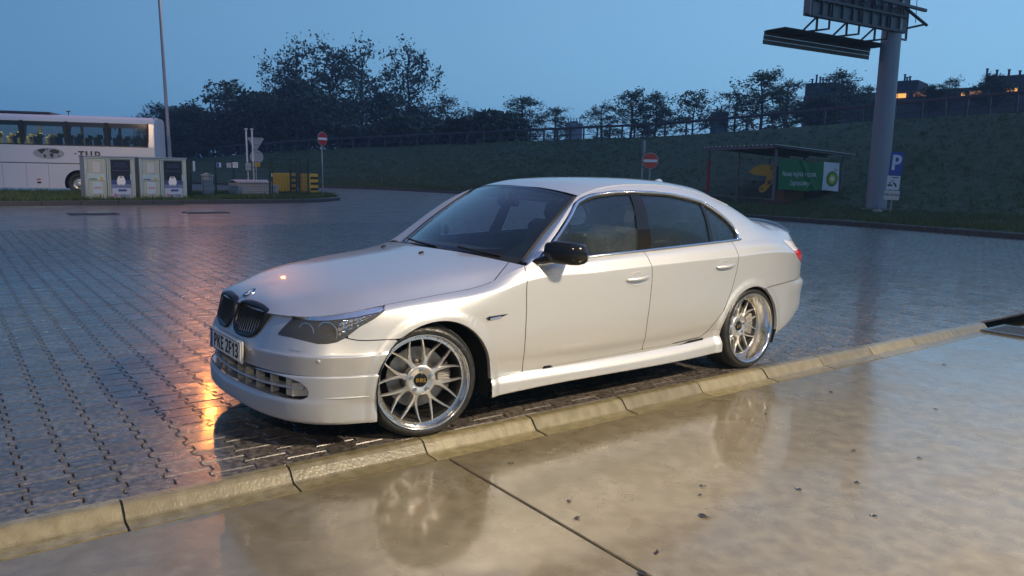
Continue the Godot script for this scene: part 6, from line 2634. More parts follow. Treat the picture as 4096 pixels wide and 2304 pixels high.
# ---------------------------------------------------------------- things on the right
func build_right() -> void:
	# signs behind the car roof
	no_entry(Vector3(20.62, 0.0, -16.48), 2.30, 0.30, -0.75, "round red no-entry sign standing behind the silver car's roof")
	var t := thing("road_sign", "grey road sign seen edge-on beside the no-entry sign behind the car", "sign", Vector3(20.45, 0.0, -16.72), Basis(Vector3.UP, 0.55))
	var mb := MB.new()
	mb.cyl(Vector3(0, -0.1, 0), Vector3(0, 2.75, 0), 0.032, 0.032, 10)
	part(t, "post", mb, M.galvanised)
	mb = MB.new()
	mb.lathe([Vector2(0.30, -0.012), Vector2(0.308, 0.0), Vector2(0.30, 0.012), Vector2(0, 0.012)], 32, Transform3D(Basis(Vector3.UP, 0.08), Vector3(0.0, 2.46, 0.05)))
	part(t, "disc", mb, M.sign_grey)
	for yy in [2.62, 2.3, 2.0, 1.86, 1.66]:
		mb = MB.new()
		mb.box(Vector3(0, yy, 0.02), Vector3(0.11, 0.05, 0.10))
		part(t, "bracket", mb, M.galvanised)
	build_shelter()
	build_billboard()
	# parking sign with two plates
	t = thing("parking_sign", "blue parking sign with two white plates on a thin leaning post", "sign", Vector3(28.3, 0.1, -10.85), Basis(Vector3.UP, -1.18) * Basis(Vector3.BACK, -0.03))
	mb = MB.new()
	mb.cyl(Vector3(0, -0.2, 0), Vector3(0, 2.42, 0), 0.028, 0.028, 10)
	part(t, "post", mb, M.galvanised)
	var pl := Node3D.new()
	pl.name = "parking_plate"
	t.add_child(pl, true)
	pl.position = Vector3(0, 1.98, 0.04)
	mb = MB.new()
	mb.cbox(Vector3(0, 0, 0), Vector3(0.46, 0.90, 0.02), 0.008)
	part(pl, "blue_field", mb, M.sign_blue)
	lettering(pl, "letter", "P", 0.82, Vector3(0.0, 0.03, 0.011), Basis.IDENTITY, M.sign_white, 0.004, "Droid Sans", true, 0.85)
	pl = Node3D.new()
	pl.name = "tow_plate"
	t.add_child(pl, true)
	pl.position = Vector3(-0.02, 1.24, 0.04)
	mb = MB.new()
	mb.cbox(Vector3(0, 0, 0), Vector3(0.46, 0.54, 0.02), 0.008)
	part(pl, "white_field", mb, M.sign_white)
	for q in [[[-0.20, -0.13], [-0.02, -0.13], [-0.02, -0.07], [-0.10, -0.07], [-0.10, 0.0], [-0.13, 0.0], [-0.16, -0.07], [-0.20, -0.09]], [[-0.15, 0.0], [-0.12, 0.0], [0.02, 0.10], [0.0, 0.12]], [[0.0, 0.03], [0.09, -0.02], [0.14, -0.13], [0.10, -0.17], [0.05, -0.08], [-0.01, -0.02]], [[-0.08, 0.19], [0.17, 0.19], [0.17, 0.22], [-0.08, 0.22]]]:
		mb = MB.new()
		mb.extrude(poly(q), 0.010, 0.014)
		part(pl, "pictogram", mb, M.print_dark)
	pl = Node3D.new()
	pl.name = "time_plate"
	t.add_child(pl, true)
	pl.position = Vector3(-0.02, 0.76, 0.04)
	mb = MB.new()
	mb.cbox(Vector3(0, 0, 0), Vector3(0.54, 0.36, 0.02), 0.008)
	part(pl, "white_field", mb, M.sign_cream)
	lettering(pl, "lettering", "MAX 30 min", 0.125, Vector3(0, 0.02, 0.011), Basis.IDENTITY, M.print_dark, 0.003, "Droid Sans", true, 0.72)
	# pale block by the pole
	t = thing("concrete_block", "small pale concrete block at the foot of the billboard pole", "block", Vector3(27.7, 0.12, -11.05), Basis(Vector3.UP, -0.6))
	mb = MB.new()
	mb.cbox(Vector3(0, 0.07, 0), Vector3(0.26, 0.16, 0.22), 0.02)
	part(t, "block", mb, M.notice_grey)
	mb = MB.new()
	mb.cbox(Vector3(0, 0.155, 0), Vector3(0.30, 0.03, 0.26), 0.01)
	part(t, "cap", mb, M.notice_grey)
	# drain grating in the apron
	t = thing("drain_grating", "iron drain grating set in the concrete gutter", "grating", Vector3(6.80, -0.055, 1.36), Basis(Vector3.UP, KTURN))
	mb = MB.new()
	for q in [[0, 0.20, 0.55, 0.05], [0, -0.20, 0.55, 0.05], [0.25, 0, 0.05, 0.36], [-0.25, 0, 0.05, 0.36]]:
		mb.cbox(Vector3(q[0], 0.0, q[1]), Vector3(q[2], 0.03, q[3]), 0.004)
	part(t, "frame", mb, M.steel_wet)
	for k in 8:
		mb = MB.new()
		mb.cbox(Vector3(-0.2 + k * 0.057, 0.0, 0), Vector3(0.022, 0.028, 0.36), 0.004)
		part(t, "bar", mb, M.steel_wet)
	mb = MB.new()
	mb.face([Vector3(-0.25, -0.004, -0.2), Vector3(0.25, -0.004, -0.2), Vector3(0.25, -0.004, 0.2), Vector3(-0.25, -0.004, 0.2)], Vector3.UP)
	part(t, "pit", mb, M.black)
	# leaves on the apron
	var r := RandomNumberGenerator.new()
	r.seed = 33
	for q in [[0.557, 2.335, 1.6, "largest dark leaf on the wet concrete, some way right of the slab joint"], [-0.06, 2.534, 1.6, "dark leaf lying in the slab joint where it leaves the picture"], [3.013, 1.526, 1.2, "curled dark leaf on the concrete behind the rear wheel"], [0.163, 1.857, 1.0, "small dark leaf beside the slab joint, the nearer to the kerb of two"], [0.068, 2.018, 1.1, "small dark leaf beside the slab joint, the farther from the kerb of two"], [4.637, 1.603, 1.0, "small dark leaf on the concrete near the far end of the kerb"], [0.117, 2.448, 1.0, ""], [1.199, 2.415, 1.0, ""], [1.971, 2.275, 0.9, ""], [1.214, 2.794, 1.0, ""], [0.224, 1.317, 0.9, ""], [0.832, 2.108, 0.9, ""], [0.735, 2.174, 0.8, ""], [2.142, 1.569, 1.0, ""], [1.532, 2.535, 0.9, ""], [3.219, 2.165, 0.8, ""], [2.165, 2.551, 0.8, ""]]:
		var lf := thing("fallen_leaf", q[3] if q[3] else "tiny dark speck of leaf scattered on the open concrete apron", "leaf", Vector3(q[0], -0.0585, q[1]), Basis(Vector3.UP, r.randf() * TAU), "leaves on the concrete")
		mb = MB.new()
		var rows := []
		var s: float = q[2] * 0.016
		for i in 7:
			var u := i / 6.0
			var w := sin(PI * pow(u, 0.8)) * s * 0.55 + 0.0006
			rows.append([Vector3((u - 0.5) * 2.0 * s, 0.002 + 0.003 * sin(u * 5.0), -w), Vector3((u - 0.5) * 2.0 * s, 0.001, 0), Vector3((u - 0.5) * 2.0 * s, 0.002 + 0.004 * u, w)])
		mb.sheet(rows, Vector3.UP)
		part(lf, "blade", mb, M.leaf_dark)
		mb = MB.new()
		mb.tube([Vector3(s, 0.002, 0), Vector3(s * 1.5, 0.002, 0.002)], [0.0012, 0.0008], 5)
		part(lf, "stalk", mb, M.leaf_dark)

func build_shelter() -> void:
	var th := deg_to_rad(20)
	# local X to the right along the banner side, local Z out of that side towards the viewer
	var t := thing("trolley_shelter", "open shelter with a corrugated roof and a red post base", "shelter", Vector3(30.9, 0.05, -17.9), Basis(Vector3(cos(th), 0, sin(th)), Vector3.UP, Vector3(-sin(th), 0, cos(th))))
	var w := 3.9
	var d := 5.9
	var mb := MB.new()
	# roof: slopes down to the right, corrugated along its fall
	var rows := []
	for i in 60:
		var z := lerpf(0.35, -d - 0.3, i / 59.0)
		var row := []
		for k in 2:
			row.append(Vector3(-0.35 if k == 0 else w + 0.45, (2.93 if k == 0 else 2.58) + 0.03 * sin(i * 1.9), z))
		rows.append(row)
	mb.sheet(rows, Vector3.UP)
	part(t, "roof_sheet", mb, M.roof_sheet)
	mb = MB.new()
	mb.cbox(Vector3(-0.28, 2.83, -d * 0.5), Vector3(0.06, 0.14, d + 0.5), 0.01)
	part(t, "eaves_board", mb, M.shelter_steel)
	mb = MB.new()
	mb.cbox(Vector3(w * 0.5, 2.70, 0.22), Vector3(w + 0.7, 0.12, 0.06), 0.01, Basis(Vector3.BACK, -0.083))
	part(t, "gable_board", mb, M.shelter_steel)
	for z in [-1.5, -3.0, -4.5]:
		mb = MB.new()
		mb.cbox(Vector3(w * 0.5, 2.68, z), Vector3(w + 0.6, 0.10, 0.05), 0.01, Basis(Vector3.BACK, -0.083))
		part(t, "rafter", mb, M.shelter_steel)
	for q in [[0.0, 0.0, 2.75], [0.0, -d, 2.75], [w, 0.0, 2.45], [w, -d, 2.45], [0.0, -d * 0.52, 2.7], [w, -d * 0.5, 2.45]]:
		mb = MB.new()
		mb.cyl(Vector3(q[0], -0.1, q[1]), Vector3(q[0], q[2], q[1]), 0.055 if q[1] != 0.0 or q[0] > 0 else 0.075, 0.055 if q[1] != 0.0 or q[0] > 0 else 0.075, 12)
		part(t, "post", mb, M.shelter_steel)
	mb = MB.new()
	mb.cbox(Vector3(0.35, 0.10, -0.1), Vector3(1.3, 0.42, 0.5), 0.02)
	part(t, "red_base", mb, M.dull_red, "dull red painted base of the front post")
	mb = MB.new()
	mb.cyl(Vector3(-0.0, 0.5, -d), Vector3(0.0, 2.25, -d), 0.075, 0.075, 12)
	part(t, "red_post_sleeve", mb, M.sign_red)
	for y in [0.35, 1.25]:
		mb = MB.new()
		mb.cyl(Vector3(0, y, 0), Vector3(0, y, -d), 0.022, 0.022, 8)
		part(t, "side_rail", mb, M.shelter_steel)
	mb = MB.new()
	mb.box(Vector3(w * 0.5, -0.03, -d * 0.5), Vector3(w + 0.4, 0.12, d + 0.4))
	part(t, "floor_slab", mb, M.dark_kerb)
	# wire back and sides
	mb = MB.new()
	for k in 40:
		mb.box(Vector3(w, 1.2, -d * k / 39.0), Vector3(0.006, 2.3, 0.006))
	for k in 24:
		mb.box(Vector3(w * k / 23.0, 1.2, -d), Vector3(0.006, 2.3, 0.006))
	for k in 10:
		mb.box(Vector3(w, 0.2 + k * 0.24, -d * 0.5), Vector3(0.007, 0.007, d))
		mb.box(Vector3(w * 0.5, 0.2 + k * 0.24, -d), Vector3(w, 0.007, 0.007))
	part(t, "wire_wall", mb, M.shelter_steel)
	# things in it: faded red tarpaulin, yellow cut-out, wooden box, drums
	var xf := t.transform
	var o := thing("red_tarpaulin", "faded dark red tarpaulin hung across the back of the shelter", "tarpaulin", xf * Vector3(w - 0.25, 0, 0), t.basis)
	rows = []
	for i in 9:
		var y := lerpf(0.85, 2.05, i / 8.0)
		var row := []
		for k in 40:
			var u := k / 39.0
			row.append(Vector3(0.05 * sin(u * 23.0) * (1.1 - i / 8.0) + 0.04 * sin(u * 7.0), y - (0.10 * sin(u * PI) if i == 8 else 0.0), -0.3 - u * (d - 0.8)))
		rows.append(row)
	mb = MB.new()
	mb.sheet(rows, Vector3.LEFT)
	part(o, "cloth", mb, M.tarpaulin)
	mb = MB.new()
	var cord := []
	for k in 12:
		cord.append(Vector3(-0.02, 2.12 - 0.12 * sin(PI * k / 11.0), -0.2 - (d - 0.6) * k / 11.0))
	var cr := []
	for k in 12:
		cr.append(0.012)
	mb.tube(cord, cr, 6)
	part(o, "cord", mb, M.alu)
	o = thing("yellow_panel", "yellow helmet-shaped panel leaning inside the shelter", "panel", xf * Vector3(0.55, 0, -1.55), t.basis * Basis(Vector3.UP, -PI / 2 + 0.45))
	mb = MB.new()
	mb.extrude(poly([[-0.90, 1.62], [-0.62, 1.86], [-0.25, 2.0], [0.15, 2.02], [0.42, 1.94], [0.55, 1.70], [0.52, 1.30], [0.40, 1.05], [0.12, 0.72], [-0.05, 0.62], [-0.22, 0.68], [-0.24, 0.86], [-0.08, 1.02], [0.08, 1.10], [0.13, 1.46], [-0.60, 1.50], [-0.66, 1.58]]), 0.0, 0.05)
	part(o, "panel", mb, M.block_yellow)
	for q in [[-0.10, 0.80], [0.36, 1.84]]:
		mb = MB.new()
		mb.lathe([Vector2(0.05, 0.05), Vector2(0.05, 0.062), Vector2(0, 0.062)], 12, Transform3D(Basis.IDENTITY, Vector3(q[0], q[1], 0)))
		part(o, "bolt", mb, M.print_dark)
	mb = MB.new()
	mb.extrude(poly([[0.17, 1.04], [0.36, 1.10], [0.36, 1.28], [0.24, 1.16]]), 0.05, 0.056)
	part(o, "dark_patch", mb, M.print_dark)
	mb = MB.new()
	mb.cyl(Vector3(0.3, 0.0, -0.03), Vector3(0.3, 1.9, -0.03), 0.025, 0.025, 8)
	part(o, "stand", mb, M.shelter_steel)
	o = thing("wooden_crate", "brown wooden crate in the shelter below the green banner", "crate", xf * Vector3(1.6, 0.03, -0.9), t.basis)
	for k in 5:
		mb = MB.new()
		mb.cbox(Vector3(0, 0.08 + k * 0.15, 0.32), Vector3(1.2, 0.13, 0.03), 0.006)
		part(o, "slat", mb, M.crate_wood)
	mb = MB.new()
	mb.box(Vector3(0, 0.37, 0), Vector3(1.18, 0.74, 0.6))
	part(o, "box", mb, M.crate_wood)
	o = thing("steel_drum", "dark drum standing in the shelter under the white end of the banner", "drum", xf * Vector3(2.9, 0.03, -0.7), t.basis)
	mb = MB.new()
	mb.lathe([Vector2(0.0, 0.0), Vector2(0.29, 0.0), Vector2(0.29, 0.28), Vector2(0.30, 0.30), Vector2(0.29, 0.32), Vector2(0.29, 0.58), Vector2(0.30, 0.60), Vector2(0.29, 0.62), Vector2(0.29, 0.88)], 24, Transform3D(Basis(Vector3.RIGHT, -PI / 2), Vector3.ZERO))
	part(o, "shell", mb, M.dark_plastic)
	mb = MB.new()
	mb.lathe([Vector2(0.30, 0.86), Vector2(0.30, 0.89), Vector2(0.27, 0.87), Vector2(0, 0.87)], 24, Transform3D(Basis(Vector3.RIGHT, -PI / 2), Vector3.ZERO))
	part(o, "lid", mb, M.dark_plastic)
	# banner on the near side
	o = thing("banner", "green and white cloth banner with white lettering on the shelter side", "banner", xf * Vector3(0.10, 0, 0.12), t.basis)
	var x0 := 0.0
	var x1 := 2.55
	var x2 := 3.55
	var hang := func(x: float, v: float) -> Vector3:
		var u := x / x2
		var fold := 0.05 * sin(x * 2.6 + v * 2.0) * smoothstep(1.2, 2.2, x) + 0.05 * exp(-pow((x - 2.15 + v * 0.9) / 0.16, 2.0)) - 0.03 * exp(-pow((x - 1.9 + v * 0.8) / 0.12, 2.0))
		var top := 2.30 - 0.14 * u - 0.10 * exp(-pow((x - 1.9) / 0.3, 2.0))
		var bot := 0.80 + 0.03 * sin(x * 3.0)
		return Vector3(x + 0.06 * (1.0 - v) * (1.0 - u), lerpf(bot, top, v), fold)
	for pc in [[x0, x1, M.banner_green, "green_field"], [x1, x2, M.banner_white, "white_field"]]:
		rows = []
		for i in 19:
			var row := []
			for k in 31:
				row.append(hang.call(lerpf(pc[0], pc[1], k / 30.0), i / 18.0))
			rows.append(row)
		mb = MB.new()
		mb.sheet(rows, Vector3.BACK)
		part(o, pc[3], mb, pc[2])
	# lettering laid on the folds, a letter at a time
	for line in [["Nowa myjnia ręczna.", 0.20, 1.58, 0.31], ["Zapraszamy!", 0.62, 1.15, 0.31]]:
		var x: float = line[1]
		for ch in line[0]:
			var adv: float = line[3] * (0.58 if ch in "mwNZ" else 0.26 if ch in "ijl.! " else 0.43)
			if ch == "m" or ch == "w":
				adv = line[3] * 0.70
			if ch != " ":
				var q: Vector3 = hang.call(x + adv * 0.5, (line[2] - 0.8) / 1.4)
				var q2: Vector3 = hang.call(x + adv * 0.5 + 0.05, (line[2] - 0.8) / 1.4)
				var tx := (q2 - q).normalized()
				lettering(o, "letter", ch, line[3], Vector3(q.x, line[2], q.z + 0.012), Basis(tx, Vector3.UP, tx.cross(Vector3.UP)), M.sign_white, 0.004, "Droid Sans", false, 0.66)
			x += adv * 0.80
	# flower emblem: rings of pointed petals
	var em := Node3D.new()
	em.name = "flower_emblem"
	o.add_child(em, true)
	em.position = hang.call(3.08, 0.42) + Vector3(0, 0, 0.03)
	em.scale = Vector3(0.92, 1.0, 1.0)
	for q in [[0.40, 18, M.petal_green, 0.0, 0.70], [0.30, 18, M.petal_lime, 0.004, 0.68], [0.22, 18, M.petal_yellow, 0.008, 0.66], [0.13, 18, M.sign_white, 0.012, 0.6]]:
		mb = MB.new()
		var pts := PackedVector2Array()
		for k in q[1] * 2:
			var a: float = TAU * k / (q[1] * 2)
			var rr: float = q[0] if k % 2 == 0 else q[0] * (0.84 if q[0] > 0.2 else 0.7)
			pts.append(Vector2(cos(a), sin(a)) * rr)
		mb.extrude(pts, q[3], q[3] + 0.004)
		part(em, "petals", mb, q[2])
	lettering(o, "small_lettering", "bp", 0.20, hang.call(3.33, 0.78) + Vector3(0, -0.02, 0.02), Basis.IDENTITY, M.petal_lime, 0.004)

func build_billboard() -> void:
	var t := thing("billboard", "large billboard frame with a catwalk on a thick round grey pole", "billboard", Vector3(31.3, 0.0, -13.0))
	var mb := MB.new()
	mb.tube([Vector3(0, -0.3, 0), Vector3(0, 13.0, 0)], [0.43, 0.37], 32)
	part(t, "pole", mb, M.pole_grey)
	mb = MB.new()
	mb.lathe([Vector2(0.62, 0.0), Vector2(0.62, 0.10), Vector2(0.43, 0.14)], 32, Transform3D(Basis(Vector3.RIGHT, -PI / 2), Vector3(0, 0.08, 0)))
	part(t, "base_flange", mb, M.pole_grey)
	# board frame: long side runs from upper left (near) to the pole and beyond it
	var a := Vector3(25.45, 7.80, -13.35) - t.position       # near lower corner
	var b := Vector3(31.05, 7.50, -12.75) - t.position
	var dir := Vector3(b.x - a.x, 0, b.z - a.z).normalized()
	var out := Vector3(-dir.z, 0, dir.x)
	if out.z > 0.0:
		out = -out
	var bs := Basis(dir, Vector3.UP, dir.cross(Vector3.UP))
	var g := Node3D.new()
	g.name = "board"
	t.add_child(g, true)
	g.transform = Transform3D(bs, Vector3(a.x, 7.62, a.z))
	# panels of the back
	for k in 10:
		mb = MB.new()
		mb.cbox(Vector3(0.45 + k * 0.62, 1.6, 0.05), Vector3(0.60, 3.2, 0.05), 0.01)
		part(g, "panel", mb, M.board_back)
	for k in 10:
		mb = MB.new()
		mb.cbox(Vector3(0.15 + k * 0.62, 1.45, 0.12), Vector3(0.07, 3.0, 0.10), 0.01)
		part(g, "stud", mb, M.steel_dark)
	mb = MB.new()
	mb.cbox(Vector3(3.1, -0.02, 0.06), Vector3(6.3, 0.10, 0.20), 0.01)
	mb.cbox(Vector3(3.1, 0.58, 0.15), Vector3(6.3, 0.10, 0.10), 0.01)
	part(g, "lower_beam", mb, M.steel_dark)
	mb = MB.new()
	mb.cbox(Vector3(0.0, 1.6, 0.05), Vector3(0.10, 3.3, 0.30), 0.01)
	part(g, "end_edge", mb, M.coach_joint)
	# carrying beam through the pole
	mb = MB.new()
	mb.cbox(Vector3(4.3, 0.95, 0.45), Vector3(5.4, 0.12, 0.12), 0.01, Basis(Vector3.BACK, -0.02))
	part(g, "carrying_beam", mb, M.steel_dark)
	for k in 4:
		mb = MB.new()
		mb.tube([Vector3(1.9 + k * 0.95, 0.62, 0.15), Vector3(2.5 + k * 0.95, 0.95, 0.45)], [0.035, 0.035], 6)
		mb.tube([Vector3(3.1 + k * 0.95, 0.62, 0.15), Vector3(2.5 + k * 0.95, 0.95, 0.45)], [0.035, 0.035], 6)
		part(g, "brace", mb, M.steel_dark)
	# catwalk hung on three brackets on the side away from the viewer's right
	var cw := Node3D.new()
	cw.name = "catwalk"
	t.add_child(cw, true)
	cw.transform = Transform3D(bs, Vector3(a.x, 7.15, a.z))
	for k in 4:
		mb = MB.new()
		mb.cbox(Vector3(0.42 + k * 1.72, 0.02, -1.05), Vector3(1.68, 0.05, 0.95), 0.008)
		part(cw, "deck_panel", mb, M.deck)
	mb = MB.new()
	for q in 3:
		mb = MB.new()
		mb.cbox(Vector3(2.95, -0.05 - q * 0.172, -1.56 - 0.02 * q), Vector3(6.8, 0.165, 0.05), 0.012)
		part(cw, "fascia_board", mb, M.fascia_wood)
	for k in 3:
		mb = MB.new()
		mb.cbox(Vector3(0.9 + k * 1.9, -0.05, -1.53), Vector3(0.9, 0.14, 0.02), 0.006)
		part(cw, "fascia_patch", mb, M.crate_wood)
	for k in 3:
		var x := 1.0 + k * 1.85
		mb = MB.new()
		mb.tube([Vector3(x, 0.05, -1.3), Vector3(x + 0.25, 0.05, 0.12), Vector3(x + 0.25, 0.95, 0.12)], [0.05, 0.05, 0.05], 6)
		mb.tube([Vector3(x, 0.05, -0.95), Vector3(x + 0.02, 0.50, -0.35)], [0.04, 0.04], 6)
		mb.tube([Vector3(x + 0.12, 0.05, -0.35), Vector3(x + 0.12, 0.55, -0.35)], [0.05, 0.05], 6)
		part(cw, "bracket", mb, M.steel_dark)
	# frame on the far side of the pole
	mb = MB.new()
	mb.tube([Vector3(0.35, 7.35, 0.25), Vector3(1.05, 7.40, 0.10), Vector3(1.05, 11.0, 0.10)], [0.05, 0.05, 0.05], 6)
	mb.tube([Vector3(-0.1, 8.55, 0.5), Vector3(1.45, 7.98, 0.75)], [0.07, 0.06], 6)
	mb.tube([Vector3(0.35, 7.75, 0.3), Vector3(1.3, 8.0, 0.7)], [0.05, 0.05], 6)
	mb.tube([Vector3(0.95, 8.05, 0.5), Vector3(0.80, 11.0, 0.5)], [0.015, 0.015], 5)
	part(t, "side_frame", mb, M.steel_dark)

# ---------------------------------------------------------------- crest rail, trees, buildings, canopy
func build_far() -> void:
	var t := thing("guard_rail", "long dark guard rail on posts along the crest of the grass bank", "railing")
	var N := 64
	var pts := []
	for i in N + 1:
		var p := along(CREST, lerpf(0.12, 0.90, float(i) / N))
		pts.append(p)
	for i in N + 1:
		var mb := MB.new()
		mb.cbox(pts[i] + Vector3(0, 0.50, 0), Vector3(0.13, 1.25, 0.13), 0.015)
		part(t, "post", mb, M.rail_grey)
	for i in N:
		var a: Vector3 = pts[i] + Vector3(0, 1.08, 0)
		var b: Vector3 = pts[i + 1] + Vector3(0, 1.08, 0)
		var d := b - a
		var mb := MB.new()
		var bs := Basis(d.normalized().cross(Vector3.UP).normalized(), Vector3.UP, -d.normalized())
		mb.cbox((a + b) * 0.5, Vector3(0.10, 0.20, d.length() + 0.02), 0.03, Basis(bs.x, bs.z.cross(bs.x), bs.z))
		part(t, "rail", mb, M.rail_grey)
		mb = MB.new()
		mb.cbox((a + b) * 0.5 - Vector3(0, 0.62, 0), Vector3(0.04, 0.05, d.length()), 0.01, Basis(bs.x, bs.z.cross(bs.x), bs.z))
		part(t, "lower_rail", mb, M.rail_grey)
	build_trees()
	build_blocks()
	build_canopy()

# one crown: limbs leave the trunk at many heights and carry clumps of leaves along their outer part
func tree_meshes(seed_: int, tall: float, wide: float, limbs: int, clumps: int, per: int, leaf: float, bare: float, rise: float) -> Array:
	var r := RandomNumberGenerator.new()
	r.seed = seed_
	var wood := MB.new()
	var crown := MB.new()
	var lean := Vector3(r.randfn(0, 0.04), 0, r.randfn(0, 0.04)) * tall
	var trunk := []
	var rad := []
	for k in 6:
		var u := k / 5.0
		trunk.append(Vector3(0, -0.4, 0).lerp(Vector3(0, tall * 0.90, 0) + lean, u) + Vector3(r.randfn(0, 0.02), 0, r.randfn(0, 0.02)) * tall * u)
		rad.append(lerpf(tall * 0.018, tall * 0.004, u))
	wood.tube(trunk, rad, 8)
	for b in limbs:
		var u := (b + r.randf()) / limbs
		var f := lerpf(maxf(bare - 0.12, 0.05), 0.88, u)
		var s: Vector3 = Vector3(0, f * tall * 0.90, 0) + lean * f
		var a := b * 2.4 + r.randfn(0, 0.5)
		var reach := wide * 0.5 * sin(PI * clampf(0.22 + 0.70 * u, 0.0, 1.0)) * r.randf_range(0.55, 1.15)
		var e := s + Vector3(cos(a) * reach, tall * rise * r.randf_range(0.5, 1.3) * (0.6 + 0.4 * (1.0 - u)), sin(a) * reach)
		e.y = minf(e.y, tall)
		var mid := s.lerp(e, 0.5) + Vector3(0, -0.025 * tall * r.randf(), 0)
		wood.tube([s, mid, e], [tall * 0.007, tall * 0.0045, tall * 0.0015], 5, false)
		for c in clumps:
			var t := lerpf(0.30, 1.05, pow(r.randf(), 0.7))
			var p := s.lerp(mid, t * 2.0) if t < 0.5 else mid.lerp(e, t * 2.0 - 1.0)
			p += Vector3(r.randfn(0, 1), r.randfn(0, 0.8), r.randfn(0, 1)) * wide * 0.055
			var size := wide * r.randf_range(0.035, 0.085) + 0.10
			for k in per:
				var o := Vector3(r.randfn(0, 1), r.randfn(-0.1, 0.8), r.randfn(0, 1)) * size * 0.6
				var n := Vector3(r.randfn(0, 1), r.randfn(0.6, 1), r.randfn(0, 1)).normalized()
				var x := n.cross(Vector3(r.randfn(0, 1), r.randfn(0, 1), r.randfn(0, 1))).normalized()
				var y := n.cross(x)
				var l := leaf * r.randf_range(0.55, 1.3)
				var q := p + o
				crown.face([q - x * l, q + y * l * 0.5, q + x * l, q - y * l * 0.5], n)
	return [wood.mesh(), crown.mesh()]

func plant_tree(kind: Array, m: Material, at: Vector3, s: Vector3, turn: float, called: String, label: String) -> void:
	var t := thing(called, label, "tree", at, Basis(Vector3.UP, turn), "trees on the far bank")
	var a := part(t, "trunk", kind[0], M.bark)
	var b := part(t, "crown", kind[1], m)
	a.scale = s
	b.scale = s

